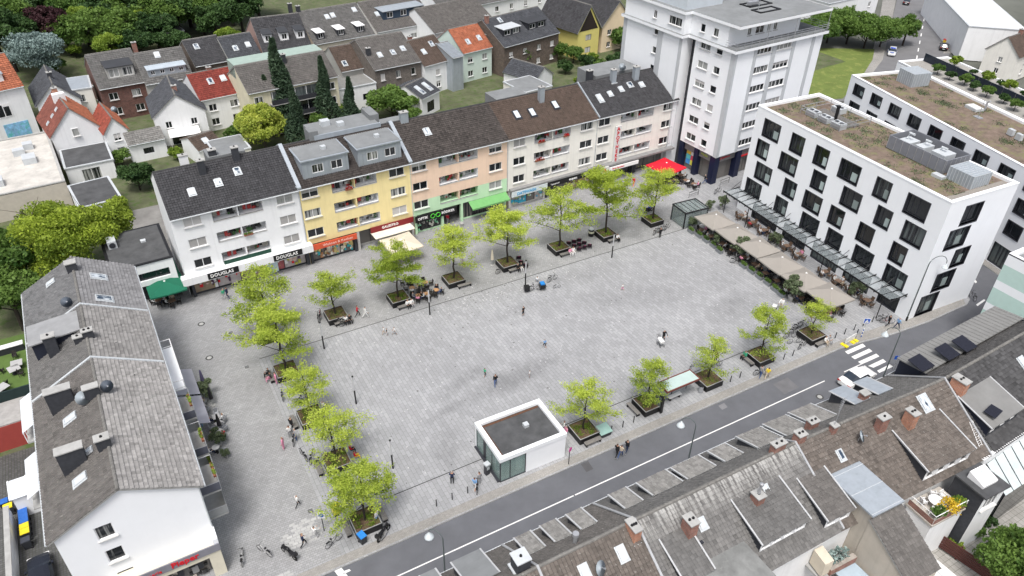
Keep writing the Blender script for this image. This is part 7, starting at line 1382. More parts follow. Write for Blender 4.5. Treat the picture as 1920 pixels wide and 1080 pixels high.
# ---------------------------------------------------------------- parasols
def parasol(name, label, px, py, half, apex, edge, mat, rz=R(-3), group=None, n=4, xy=None, closed=False, polem=None):
    p = G(px, py, apex); t = thing(name, label, 'parasol', (p.x,p.y,0), rz, group); mb = MB(); k = 4
    C = [(half*sx, half*sy) for sx, sy in ((-1,-1),(1,-1),(1,1),(-1,1))]; ap = (0,0,apex)
    for i in range(4):
        a, b = C[i], C[(i+1) % 4]; prev = None
        for j in range(k+1):
            f = (j+1)/(k+1)*.0+j/k; z = apex-(apex-edge)*f-.10*math.sin(math.pi*f); A_ = (a[0]*f, a[1]*f, apex-(apex-edge)*f); B_ = (b[0]*f, b[1]*f, apex-(apex-edge)*f); M_ = ((A_[0]+B_[0])/2, (A_[1]+B_[1])/2, A_[2]-.07*f)
            if prev: mb.add([*prev, A_, M_, B_], [(0,3,4,1),(1,4,5,2)])
            prev = (A_, M_, B_)
        mb.add([prev[0], prev[1], prev[2], *[(q[0],q[1],q[2]-.18) for q in prev]], [(0,3,4,1),(1,4,5,2)])
    mb.build('canopy', mat, t); MB().tube([(0,0,.08),(0,0,apex+.04)], .04, 8).build('pole', polem or FRAMEW, t); MB().box(-.45,.45,-.45,.45,0,.08).build('base', CONC, t); MB().lathe([(.12,apex-.02),(.12,apex+.03),(0,apex+.1)], 8).build('finial', LETW, t)
    rb_ = MB()
    for c in C: rb_.tube([(0,0,apex-.25),(c[0],c[1],edge-.03)], .018, 4)
    tag(rb_.build('ribs', STEEL, t), kind='stuff'); return t
BEI = M('taupe_canvas', (.285,.265,.24), .9, .05, .8); PAR = []
for i, (px, py) in enumerate(((1343,402),(1383,427),(1425,452),(1467,482),(1512,512),(1560,541))): PAR.append(parasol('parasol', 'large taupe square parasol, %s of six from the far end of the hotel terrace' % ORD[i], px, py, 2.06, 3.4, 2.5, BEI, R(-3), 'taupe parasols on the hotel terrace'))
GRN = M('green_canvas', (.012,.13,.075), .85, .06, .8); parasol('parasol', 'dark green square parasol, farther of two by the restaurant', 297, 497, 1.95, 3.1, 2.5, GRN, R(2), 'green parasols'); parasol('parasol', 'dark green square parasol, nearer of two by the restaurant', 308, 527, 2.1, 3.1, 2.5, GRN, R(2), 'green parasols')
parasol('parasol', 'bright red parasol near the high-rise entrance', 1250, 305, 2.3, 3.0, 2.4, M('red_canvas', (.62,.012,.03), .8, .06), R(10)); parasol('parasol', 'cream parasol behind the broad green planter tree', 752, 449, 2.2, 3.0, 2.45, M('cream_canvas', (.60,.54,.44), .85, .06), R(4))
def closed(label, px, py, col, h=2.5):
    t = thing('closed_parasol', label, 'parasol', at(px, py), 0, 'closed parasols'); MB().tube([(0,0,.05),(0,0,h)], .03, 6).build('pole', STEEL, t); MB().lathe([(.05,h),(.10,h-.15),(.17,h-.9),(.22,h-1.5),(.15,h-1.55),(.10,h-1.2),(.03,h-1.0)], 8).build('canopy', col, t); MB().lathe([(.3,0),(.3,.08),(0,.1)], 10).build('base', CONC, t)
for px, py, c, lb in ((400,760,BLACK,'closed black parasol, upper one on the lane terrace'),(415,810,BLACK,'closed black parasol, lower one on the lane terrace'),(384,727,M('purple_canvas', (.10,.09,.16), .9),'closed purple parasol by the tall pot plant'),(868,510,M('cream_canvas', (.60,.54,.44)),'closed cream parasol right of the cafe tables'),(923,498,M('cream_canvas', (.60,.54,.44)),'closed cream parasol left of the green awning tree')): closed(lb, px, py, c)
# ---------------------------------------------------------------- tables, chairs, planter boxes
CHD = M('dark_wicker', (.03,.027,.025), .8, .2); CHB = M('brown_wicker', (.12,.08,.055), .8, .2); TOPW = M('light_wood', (.42,.24,.12), .5, .2, 4); TOPG = M('grey_top', (.40,.40,.40), .5, .1); CHW = M('white_plastic', (.72,.72,.72), .5)
def chairmesh(m):
    mb = MB(); mb.box(-.22,.22,-.22,.22,.42,.47); mb.add([(-.22,.2,.47),(.22,.2,.47),(.22,.30,.9),(-.22,.30,.9),(-.22,.24,.47),(.22,.24,.47),(.22,.34,.9),(-.22,.34,.9)], [(0,1,2,3),(7,6,5,4),(3,2,6,7),(0,3,7,4),(1,5,6,2)])
    for x in (-.2,.2):
        for y in (-.2,.2): mb.box(x-.02,x+.02,y-.02,y+.02,0,.42)
        mb.box(x-.03,x+.03,-.2,.26,.62,.66); mb.box(x-.02,x+.02,-.2,-.16,.47,.62)
    return mb.mesh('chair', m)
CHM = {'dark': chairmesh(CHD), 'brown': chairmesh(CHB), 'grey': chairmesh(STEEL), 'white': chairmesh(CHW)}
def tables(m, rnd):
    a = MB(); (a.lathe([(.36,.70),(.36,.74),(0,.74)], 14) if rnd else a.box(-.38,.38,-.38,.38,.70,.74)); b = MB(); b.tube([(0,0,.03),(0,0,.7)], .035, 6); b.lathe([(.24,0),(.24,.03),(0,.04)], 10); return a.mesh('table_top', m), b.mesh('stand', BLACKM)
TBM = {'wood': tables(TOPW, True), 'square': tables(M('brown_top', (.20,.13,.09), .5, .2), False), 'grey': tables(TOPG, False), 'white': tables(CHW, True)}
SEATS = []
SIDE = ('far side','right side','near side','left side')
def table_set(x, y, kind, ck, td, grp, n=4, occ=.5, rz=0.0):
    """td: words that single the table out; chairs and guests are told apart by the side of the table they are on"""
    t = thing('cafe_table', {'wood':'round light wood','square':'brown square','grey':'grey square','white':'round white'}[kind]+' cafe table '+td, 'table', (x,y,0), rz, 'tables '+grp); put('table_top', TBM[kind][0], t); put('stand', TBM[kind][1], t)
    for k in range(n):
        a = rz+k*2*math.pi/n; q = (x+.72*math.sin(a), y+.72*math.cos(a), 0); c = put('chair', CHM[ck], None, q, -a); sd_w = SIDE[k] if n == 4 else ('far side','right side','left side')[k]
        tag(c, ck+' chair, '+sd_w+' of the table '+td, 'chair', 'chairs '+grp)
        if random.random() < occ: SEATS.append((q[0]-.03*math.sin(a), q[1]-.03*math.cos(a), -a+math.pi, grp, sd_w+' of the table '+td))
for i, pa in enumerate(PAR):
    for dx, dy, w_ in ((-1.15,-1.0,'near left'),(-1.15,1.0,'far left'),(.9,-1.0,'near right'),(.9,1.0,'far right')):
        table_set(pa.location.x+dx, pa.location.y+dy, 'square', 'dark', w_+' under the '+ORD[i]+' taupe parasol', 'beneath the taupe parasols', 4, .33, R(-3)+random.uniform(-.2,.2))
for k in range(11):
    y = 43.5+k*2.35; x = 75.9+(y-39)*.05
    if k not in (4,): table_set(x, y, 'square', 'brown', (ORD+['ninth','tenth','eleventh'])[k]+' from the road by hotel windows', 'along the hotel windows', 4, .55, R(-3)+random.uniform(-.25,.25))
for i, (px, py) in enumerate(((773,548),(785,562),(798,538),(818,552),(800,559),(765,533))):
    p = at(px, py); table_set(p[0], p[1], 'wood', 'dark', ('left of','nearest','farthest right of','right of','near right of','behind')[i]+' the broad green planter tree', 'by the broad green planter tree', 4, .55, random.uniform(0,.6))
for i, (px, py) in enumerate(((300,570),(325,572),(318,557),(297,556))):
    p = at(px, py); table_set(p[0], p[1], 'square', 'dark', ('near left','near right','far right','far left')[i]+' by the green parasols', 'at the green parasols', 4, .45, random.uniform(0,.6))
for i, (px, py, k) in enumerate(((362,740,'grey'),(372,758,'grey'),(408,790,'grey'),(414,803,'grey'),(412,818,'grey'),(407,848,'white'),(380,770,'grey'))):
    p = at(px, py); table_set(p[0], p[1], k, 'grey', ('farthest up','second','beside the upper black parasol','beside the lower black parasol','below the black parasols','lowest','in the middle')[i]+' on the lane terrace', 'on the lane terrace', 3, .4, random.uniform(0,.6))
for i, (px, py) in enumerate(((1285,345),(1300,352),(1275,335),(1262,345),(1240,345))):
    p = at(px, py); table_set(p[0], p[1], 'square', 'dark', ('near right of','farthest right of','far right of','just below','left of')[i]+' the red parasol', 'around the red parasol', 4, .45, random.uniform(0,.6))
# deck chairs
dcm = MB(); dcm.add([(-.28,-.45,.3),(.28,-.45,.3),(.28,.0,.22),(-.28,.0,.22),(.28,.5,.95),(-.28,.5,.95)], [(0,1,2,3),(3,2,4,5)]); 
dfr = MB()
for x in (-.3,.3): dfr.tube([(x,-.55,.34),(x,.1,.0)], .022, 4).tube([(x,.55,1.0),(x,-.35,.0)], .022, 4)
dfr.tube([(-.3,.55,1.0),(.3,.55,1.0)], .022, 4).tube([(-.3,-.55,.34),(.3,-.55,.34)], .022, 4)
dcl, dcf, dcx = dcm.mesh('sling', M('deck_sling', (.05,.02,.035), .8)), dfr.mesh('frame', M('deck_frame', (.03,.022,.02), .7)), MB().box(-.14,.14,.28,.31,.64,.86).mesh('print', M('pink_print', (.55,.05,.20), .6))
k_ = 0
for x, y in [(50.6+.85*i+.25*j, 72.7-.95*j) for j in range(3) for i in range(3)]+[(42.3,71.6),(42.6,72.7),(42.5,70.7)]:
    t = thing('deck_chair', 'dark deck chair with pink print, '+('%s in the %s row of the block of nine' % (('left','middle','right')[k_ % 3], ('far','middle','near')[k_//3]) if k_ < 9 else ('middle','farthest','nearest')[k_-9]+' of three by the green awning planter'), 'deck chair', (x,y,0), R(150)+random.uniform(-.1,.1), 'dark deck chairs'); put('sling', dcl, t); put('frame', dcf, t); put('print', dcx, t, (0,-.03,.02)); k_ += 1
# hotel terrace planter boxes and olive trees
OLV = bigtree(81, 2.6, 1.0, 1500, LEAF_OLIVE, .12, .35, BARKG); pbm = MB().box(-.55,.55,-.25,.25,0,.5).mesh('trough', M('zinc_trough', (.20,.215,.23), .5)); 
pgf = lambda r, n: (np.stack([r.uniform(-.5,.5,n), r.uniform(-.22,.22,n), .5+r.uniform(0,.3,n)], 1), r.uniform(0,1,n))
pgm = leafcloud(260, .09, pgf, 4); pgm.materials.append(LEAF_MID)
BX = ((1295,436),(1310,444),(1323,453),(1337,463),(1348,473),(1393,501),(1408,511),(1423,522),(1438,533),(1452,545),(1464,555))
for i, (px, py) in enumerate(BX):
    p = at(px, py); t = thing('planter_trough', 'grey trough with green herbs, %s from the far end of the terrace edge' % (ORD+['ninth','tenth','last'])[i], 'planter', p, R(-93), 'grey troughs edging the hotel terrace'); put('trough', pbm, t); put('herbs', pgm, t)
for i, (px, py, s, lb) in enumerate(((1348,462,1.0,'olive tree between the far terrace troughs'),(1384,482,1.25,'broad olive tree in the gap of the terrace troughs'),(1483,563,1.35,'olive tree at the near end of the terrace troughs'),(1297,428,.75,'small reddish shrub at the far corner of the hotel terrace'),(1353,392,.9,'olive tree behind the farthest taupe parasol'),(1450,462,.9,'olive shrub by the hotel terrace doorway'),(1600,560,1.0,'olive tree under the near end of the glass canopy'),(1330,395,.7,'low shrub behind the farthest taupe parasol'),(390,748,.95,'pot tree between tables on the lane terrace'),(412,835,.8,'bushy pot plant on the lane terrace'),(425,858,.45,'small pot plant at the lower end of the lane terrace'))):
    t = tree('olive_tree', lb, OLV, at(px, py), i, s, 'pot trees', 'tree'); MB().lathe([(.25,0),(.36,.5),(.32,.52),(0,.46)], 12).build('pot', CONC, t)
# roof terrace furniture
for i, q in enumerate(TERR):
    if i == 0: t = thing('terrace_table', 'round white table on the roof terrace', 'table', q); MB().lathe([(.6,.7),(.6,.74),(0,.74)], 16).build('table_top', CHW, t); MB().tube([(0,0,0),(0,0,.7)], .05, 6).build('stand', CHW, t)
    else: c = put('terrace_chair', CHM['white'], None, q, i*1.25); tag(c, 'white plastic chair on the roof terrace, '+['behind the table on the left','behind the table on the right','in front of the table on the left','in front of the table in the middle','on the right of the table'][i-1], 'chair', 'white chairs on the roof terrace')
for i, q in enumerate(TERR_P): tree('terrace_plant', ['green pot plant at left of the roof terrace rail','golden-leaved plant at the roof terrace rail','green plant at right of the roof terrace rail'][i], bigtree(90+i, 1.2, .6 if i != 1 else 1.0, 700, (LEAF_MID, LEAF_GOLD, LEAF_LIGHT)[i], .1, .2), q, 0, 1, None, 'plant')
for i, (px, py, s) in enumerate(((1820,1005,.5),(1840,985,.6),(1785,1030,.45))): tree('patio_shrub', 'potted shrub on the patio at the bottom right, '+['left one','right one','low one by the fence'][i], SHR[i % 3], at(px, py), i, s, 'patio shrubs', 'shrub')
t = thing('timber_fence', 'dark red-brown slatted fence beside the patio', 'fence', at(1790,1050), R(-80))
for k in range(5): MB().box(-3,3,-.03+0,.03,.25+k*.3,.48+k*.3).build('slat', M('fence_brown', (.09,.035,.03), .8), t)
for x in (-2.9,0,2.9): MB().box(x-.06,x+.06,.03,.15,0,1.8).build('post', M('fence_brown', (.09,.035,.03)), t)

# garden furniture on the small lawn
for i, (px, py) in enumerate(((35,690),(30,700),(8,735))):
    p = at(px, py); t = thing('garden_table', ['grey table on the small lawn, farther one','dark table on the small lawn, middle one','dark table at the left edge of the small lawn'][i], 'table', p, .3*i); put('table_top', TBM['grey'][0], t); put('stand', TBM['grey'][1], t); t.scale = (1.5,1.5,1)
for i, (px, py) in enumerate(((30,672),(42,705),(5,700),(12,725))): tag(put('garden_chair', CHM['dark'], None, at(px, py), i*1.4), ['dark armchair on the small lawn by the grey table','dark armchair on the small lawn next to the house','dark armchair at the left edge of the small lawn','dark armchair in the near corner of the small lawn'][i], 'chair', 'garden chairs on the small lawn')
p = at(20,660); t = thing('grill_table', 'white garden kitchen bench behind the small lawn', 'bench', p, R(2)); MB().box(-1.4,1.4,-.35,.35,.0,.85).build('cabinet', FRAMED, t); MB().box(-1.45,1.45,-.4,.4,.85,.92).build('worktop', CHW, t)
# ================================================================ BICYCLES, MOTORCYCLES, CARS
RUB = M('rubber', (.012,.012,.012), .8); CHR = M('bare_metal', (.5,.5,.5), .3, .05, metal=.7)
def bike_meshes():
    w = MB().torus((0,0,0), (0,1,0), .33, .02, 18, 5); s = MB()
    for k in range(8): a = k*math.pi/8; s.tube([(.31*math.cos(a),0,.31*math.sin(a)),(-.31*math.cos(a),0,-.31*math.sin(a))], .004, 3)
    s.tube([(0,-.05,0),(0,.05,0)], .03, 6); f = MB()
    for a, b, r in (((-.52,0,.34),(-.12,0,.30),.015),((-.12,0,.30),(-.22,0,.82),.018),((-.12,0,.30),(.36,0,.78),.020),((-.2,0,.74),(.36,0,.82),.018),((-.52,0,.34),(-.2,0,.74),.013),((.36,0,.90),(.36,0,.74),.02),((.36,0,.76),(.52,0,.34),.016)): f.tube([a, b], r, 5)
    f.tube([(-.12,-.14,.2),(-.12,-.1,.30),(-.12,.1,.30),(-.12,.14,.4)], .014, 4); h = MB().tube([(.34,-.28,1.0),(.38,-.15,1.02),(.37,0,.98),(.38,.15,1.02),(.34,.28,1.0)], .014, 5).tube([(.36,0,.88),(.37,0,.98)], .016, 5); sa = MB().lathe([(.02,.86),(.10,.88),(.09,.93),(0,.94)], 8, (-.24,0)).tube([(-.22,0,.82),(-.24,0,.88)], .015, 5); c = MB().box(-.72,-.35,-.08,.08,.72,.75).tube([(-.7,0,.72),(-.52,0,.36)], .01, 4)
    return w.mesh('wheel', RUB), s.mesh('spokes', CHR), f, h.mesh('handlebar', BLACKM), sa.mesh('saddle', BLACK), c.mesh('luggage_rack', BLACKM)
BW, BSP, BF_, BH, BSA, BC = bike_meshes(); BFM = {}
def bike(label, px, py, rz, col=(.02,.02,.022), sc=1.0, lean=0.0, xy=None, group='bicycles'):
    if col not in BFM: BFM[col] = BF_.mesh('frame', M('bike_paint_%d' % len(BFM), col, .35))
    t = thing('bicycle', label, 'bicycle', xy or at(px, py), rz, group); t.rotation_euler = (lean, 0, rz); t.scale = (sc,)*3
    put('frame', BFM[col], t); put('handlebar', BH, t); put('saddle', BSA, t); put('luggage_rack', BC, t)
    for x in (-.52,.52): w = put('wheel', BW, t, (x,0,.35)); put('spokes', BSP, w)
    return t
bk_ = [(456,1050,R(75),(.45,.45,.45),'silver bicycle nearest the gable shop'),(497,1038,R(120),(.5,.5,.5),'silver bicycle beside the motorcycle at the bottom'),(627,1020,R(20),(.02,.02,.022),'dark bicycle held by two people near the corner planter'),(570,858,R(100),(.02,.02,.022),'black bicycle standing on the lane by the second planter'),(586,862,R(60),(.02,.02,.03),'black bicycle leaning at the second planter from the road'),(604,868,R(20),(.4,.4,.4),'grey bicycle under the second lane tree'),(552,828,R(70),(.02,.02,.022),'black bicycle among the group on the lane'),(1035,527,R(10),(.02,.02,.022),'black bicycle parked right of the cargo bike'),(1044,540,R(-10),(.4,.42,.45),'grey child bicycle right of the cargo bike'),(601,595,R(70),(.35,.02,.03),'red bicycle left of the leftmost upper planter'),(597,600,R(75),(.03,.03,.03),'black bicycle left of the leftmost upper planter'),(895,917,R(60),(.02,.02,.022),'bicycle beside the couple left of the pavilion door'),(1425,703,R(-20),(.02,.02,.022),'black bicycle wheeled past the planter by the person in yellow'),(1480,634,R(-15),(.02,.02,.022),'black bicycle at the crossing planter, left end'),(1488,625,R(-10),(.03,.03,.03),'black bicycle at the crossing planter, second'),(1497,617,R(-20),(.02,.02,.022),'black bicycle at the crossing planter, third'),(1507,612,R(-15),(.4,.4,.42),'grey bicycle at the crossing planter, right end'),(1503,652,R(10),(.3,.3,.3),'grey bicycle on the road side of the crossing planter'),(1488,644,R(160),(.6,.6,.6),'white bicycle lying by the crossing planter'),(1655,602,R(-30),(.02,.02,.022),'dark bicycle at the hotel corner, left'),(1662,606,R(-35),(.3,.1,.1),'reddish bicycle at the hotel corner, right'),(1230,438,R(20),(.02,.02,.022),'black bicycle below the glass lift planter, left'),(1240,434,R(15),(.02,.02,.03),'black bicycle below the glass lift planter, middle'),(1250,430,R(20),(.2,.2,.2),'dark bicycle below the glass lift planter, right'),(1390,492,R(-60),(.02,.02,.022),'black bicycle in the gap of the terrace troughs'),(1380,495,R(-50),(.02,.02,.022),'second black bicycle in the gap of the terrace troughs'),(843,415,R(60),(.25,.05,.05),'bicycle outside the optician'),(640,607,R(10),(.5,.5,.5),'pale bicycle in front of the leftmost upper planter'),(650,610,R(0),(.02,.02,.022),'black bicycle in front of the leftmost upper planter'),(940,512,R(0),(.02,.02,.022),'black bicycle below the planter in front of the green awning'),(1822,560,R(60),(.02,.02,.022),'black bicycle at the far corner of the hotel'),(1536,590,R(-10),(.02,.02,.022),'black bicycle under the nearest taupe parasol'),(1345,362,R(10),(.02,.02,.022),'black bicycle by the bank barrier'),(530,745,R(80),(.02,.02,.022),'black bicycle under the fourth lane tree'),(570,752,R(20),(.02,.02,.022),'black bicycle behind the third lane planter'),(1340,688,R(-10),(.02,.02,.022),'black bicycle behind the sparse bus shelter tree'),(1297,690,R(15),(.4,.4,.4),'small bicycle behind the bus shelter')]
for px, py, rz, c, lb in bk_: bike(lb, px, py, rz, c, .62 if 'child' in lb or 'small' in lb else 1.05)
p = at(1003,545); t = bike('cargo bicycle with blue load in front of the light column', 0, 0, R(-15), (.02,.02,.03), 1.1, 0, p); MB().box(.55,1.2,-.35,.35,.35,.85).build('cargo_box', BLACKM, t); MB().box(.6,1.1,-.3,.3,.8,1.0).build('blue_cover', M('cover_blue', (.02,.20,.55), .6), t); MB().torus((-.9,0,.3),(0,1,0),.28,.03,12,5).box(-1.3,-.7,-.3,.3,.3,.8).build('trailer', BLACKM, t)
def motorbike(label, px, py, rz, col, blue=False):
    t = thing('motorcycle', label, 'motorcycle', at(px, py), rz, 'motorcycles'); bm = M('moto_%s' % label[:5], col, .3)
    for x in (-.68,.68):
        w = MB().torus((0,0,0), (0,1,0), .25, .07, 16, 6).build('wheel', RUB, t, True, (x,0,.31)); MB().lathe([(.12,-.05),(.12,.05)], 8).build('hub', CHR, w).rotation_euler = (R(90),0,0)
    mb = MB(); mb.add([(-.75,-.12,.72),(-.75,.12,.72),(-.1,.16,.78),(-.1,-.16,.78),(-.7,-.14,.86),(-.7,.14,.86),(-.1,.13,.82),(-.1,-.13,.82)], [(0,3,7,4),(1,5,6,2),(4,7,6,5),(0,4,5,1),(3,2,6,7)]); mb.build('seat', BLACK, t)
    mb = MB(); mb.tube([(-.15,0,.8),(.05,0,.9),(.32,0,.86),(.42,0,.72)], [.10,.17,.15,.05], 8); mb.tube([(.42,0,.72),(.6,0,.95),(.5,0,1.1)], [.1,.16,.08], 8); mb.build('tank_and_fairing', bm, t, True); MB().box(-.2,.3,-.16,.16,.28,.62).tube([(.3,-.14,.35),(-.1,-.18,.28),(-.75,-.2,.4)], .05, 6).build('engine', CHR if not blue else BLACKM, t); MB().tube([(.42,0,.95),(.68,0,.31)], .05, 6).tube([(-.2,0,.45),(-.68,0,.31)], .05, 5).build('fork', BLACKM, t); MB().tube([(.3,-.36,1.02),(.42,0,1.05),(.3,.36,1.02)], .02, 5).build('handlebar', BLACKM, t); MB().lathe([(.09,0),(.06,.1),(0,.11)], 8).build('headlight', CHR, t, True, (.66,0,.9)); MB().box(-1.0,-.72,-.2,.2,.75,1.05).build('top_case', BLACKM, t); return t
motorbike('big black motorcycle at the bottom of the lane', 543, 1042, R(115), (.015,.015,.017)); motorbike('black sports motorcycle beside the corner planter', 720, 1004, R(35), (.012,.012,.014)); motorbike('blue scooter beside the glass lift planter', 1216, 398, R(10), (.02,.06,.4), True)
def carm(L, Wd, H, est=False):
    """lofted body; returns body, glass meshes"""
    h = L/2; hw = Wd/2
    st = [(-h,.42,.62,.72,.80,0),(-h+.12,.25,.86,.90,.93,0),(-h+.55,.20,.92,.94,.98,0),(-h+(.35 if est else .95),.2,.94,.97,1.0,0)]
    if est: st = [(-h,.42,.62,.72,.86,0),(-h+.1,.25,.90,.95,.95,0),(-h+.55,.2,.94,.97,H,1),(-h+1.6,.2,.94,1.0,H+.03,1),(.25,.2,.93,1.0,H,1),(h-1.35,.2,.92,.98,1.0,0),(h-.55,.2,.85,.95,.90,0),(h-.1,.26,.72,.86,.76,0),(h,.42,.55,.72,.60,0)]
    else: st = [(-h,.42,.66,.74,.82,0),(-h+.12,.25,.90,.92,.98,0),(-h+.75,.20,.94,.95,1.02,0),(-h+1.55,.2,.94,.98,H-.02,1),(-h+2.2,.2,.94,1.0,H+.03,1),(.55,.2,.93,1.0,H-.02,1),(h-1.25,.2,.92,.98,1.0,0),(h-.5,.2,.84,.95,.9,0),(h-.1,.26,.70,.86,.75,0),(h,.42,.55,.72,.6,0)]
    b = MB(); g = MB(); S_ = []
    for (x, zb, zs, wf, zr, cab) in st:
        w = hw*wf; wr = w*.80 if cab else w*.88; S_.append([(x,-w*.93,zb),(x,-w,(zb+zs)/2),(x,-w*.97,zs),(x,-wr,zr-.03),(x,-wr*.5,zr+.02),(x,wr*.5,zr+.02),(x,wr,zr-.03),(x,w*.97,zs),(x,w,(zb+zs)/2),(x,w*.93,zb)])
    for i in range(len(S_)-1):
        A_, B_ = S_[i], S_[i+1]; ca, cb = st[i][5], st[i+1][5]
        for j in range(9):
            q = [A_[j], B_[j], B_[j+1], A_[j+1]]; gl = (j in (2, 6) and (ca or cb)) or (j in (3, 4, 5) and ca != cb)
            b.poly(q[::-1], 1 if gl else 0)
        b.poly([A_[0], A_[9], B_[9], B_[0]][::-1], 0)
    b.poly(S_[0], 0); b.poly(S_[-1][::-1], 0); return b
CARM = {}
def car(label, loc, rz, col, L=4.5, est=False, police=False, group=None, roofc=None, lower=0.0):
    t = thing('car', label, 'car', (loc[0],loc[1],loc[2]-lower), rz, group); k = (col, L, est); Wd = 1.8; H = 1.44
    if k not in CARM: CARM[k] = carm(L, Wd, H, est).mesh('body', [M('car_paint_%d' % len(CARM), col, .22, .03, spec=.6), GLC])
    put('body', CARM[k], t)
    if 'w' not in CARM: CARM['w'] = MB().torus((0,0,0), (0,1,0), .24, .09, 18, 6).mesh('tyre', RUB, True); CARM['r'] = MB().lathe([(.02,-.06),(.2,-.07),(.22,.07),(.02,.08)], 12).mesh('rim', CHR)
    for x in (-L*.30, L*.31):
        for y in (-.80,.80): w = put('wheel', CARM['w'], t, (x,y,.32)); q = put('rim', CARM['r'], w); q.rotation_euler = (R(90),0,0)
    for y in (-.62,.62): MB().box(L/2-.16,L/2-.02,y-.2,y+.2,.58,.70).build('headlight', M('headlamp', (.8,.8,.8), .1), t); MB().box(-L/2+.0,-L/2+.1,y-.22,y+.22,.70,.86).build('tail_light', M('tail_red', (.4,.01,.01), .3), t); MB().box(.45,.65,y*1.55-.08,y*1.55+.08,.95,1.08).build('mirror', CARM[k].materials[0], t)
    MB().box(-L/2-.01,-L/2+.03,-.27,.27,.48,.6).build('number_plate', LETW, t)
    if police:
        MB().box(-.1,.2,-.55,.55,H+.03,H+.16).build('light_bar', M('beacon_blue', (.02,.1,.8), .2), t)
        for y in (-1, 1): MB().box(-1.6,1.3,y*.905-.012,y*.905+.012,.55,.80).build('blue_stripe', BLUE_S, t); MB().box(-1.6,1.3,y*.905-.014,y*.905+.014,.42,.53).build('yellow_stripe', M('day_yellow', (.6,.7,.05), .4), t)
        MB().box(1.25,2.0,-.4,.4,.93,.955).build('bonnet_stripe', BLUE_S, t)
    return t
GLC = M('car_glass', (.02,.03,.045), .06, .1, spec=.7)
p = G(1608,708,.5); car('white saloon car stopped before the zebra crossing', (p.x,34.35,-.12), R(2), (.80,.80,.79), 4.6)
p = G(76,1075,.9); car('dark blue car parked in the left yard', (p.x,p.y,.012), R(95), (.012,.014,.022), 4.4, True)
p = G(1673,97,.6); FD = G(1738,0)-G(1717,121); fa = math.atan2(FD.y, FD.x); car('silver police car with blue and yellow marking on the upper right street', (p.x,p.y,-.03), fa+math.pi, (.55,.56,.57), 4.6, True, True)
for i, (px, py, c, lb) in enumerate(((1770,87,(.012,.012,.014),'black car nearest in the parked line at the upper right'),(1776,58,(.7,.7,.7),'white car second in the parked line at the upper right'),(1777,40,(.4,.42,.44),'silver car third in the parked line at the upper right'),(1780,24,(.45,.02,.03),'red car in the parked line at the upper right'),(1785,5,(.03,.06,.25),'blue car farthest in the parked line at the upper right'),(1700,3,(.03,.03,.035),'dark car on the left kerb of the upper right street'))):
    p = G(px, py, .6); car(lb, (p.x,p.y,-.015), fa, c, 4.2, i % 2 == 0, group='cars parked in the upper right street')
p = G(1773,76,.8); t = thing('utility_box', 'yellow box beside the parked black car at the upper right', 'box', (p.x,p.y,-.01), fa); MB().box(-.5,.5,-.5,.5,0,1.0).build('body', M('box_yellow', (.75,.55,.05), .5), t); MB().box(-.55,.55,-.55,.55,1.0,1.1).build('lid', M('box_red', (.5,.05,.04), .5), t)
# ================================================================ PEOPLE
def body(J, E, rad):
    """one continuous skinned surface over the joints J (name -> point)"""
    names = list(J); ix = {n: i for i, n in enumerate(names)}; me = bpy.data.meshes.new('body'); me.from_pydata([J[n] for n in names], [(ix[a], ix[b]) for a, b in E], []); o = bpy.data.objects.new('tmp', me); COL.objects.link(o)
    o.modifiers.new('s', 'SKIN').use_smooth_shade = True; o.modifiers.new('u', 'SUBSURF').levels = 1
    sv = me.skin_vertices[0].data
    for n in names: r = rad[n.rstrip('LR')]; sv[ix[n]].radius = r if hasattr(r, '__len__') else (r, r)
    sv[ix['pelvis']].use_root = True
    dg = bpy.context.evaluated_depsgraph_get(); dg.update(); m2 = bpy.data.meshes.new_from_object(o.evaluated_get(dg)); bpy.data.objects.remove(o)
    return m2
RAD = dict(pelvis=(.17,.12), waist=(.145,.105), chest=(.17,.115), neck=.055, jaw=(.068,.08), head=(.082,.098), crown=(.07,.085), shoulder=.07, elbow=.048, wrist=.032, palm=(.042,.022), hip=.095, knee=.062, ankle=.042, heel=.045, toe=(.045,.03))
EDG = [('pelvis','waist'),('waist','chest'),('chest','neck'),('neck','jaw'),('jaw','head'),('head','crown')]+[e for s in 'LR' for e in (('chest','shoulder'+s),('shoulder'+s,'elbow'+s),('elbow'+s,'wrist'+s),('wrist'+s,'palm'+s),('pelvis','hip'+s),('hip'+s,'knee'+s),('knee'+s,'ankle'+s),('ankle'+s,'heel'+s),('heel'+s,'toe'+s))]
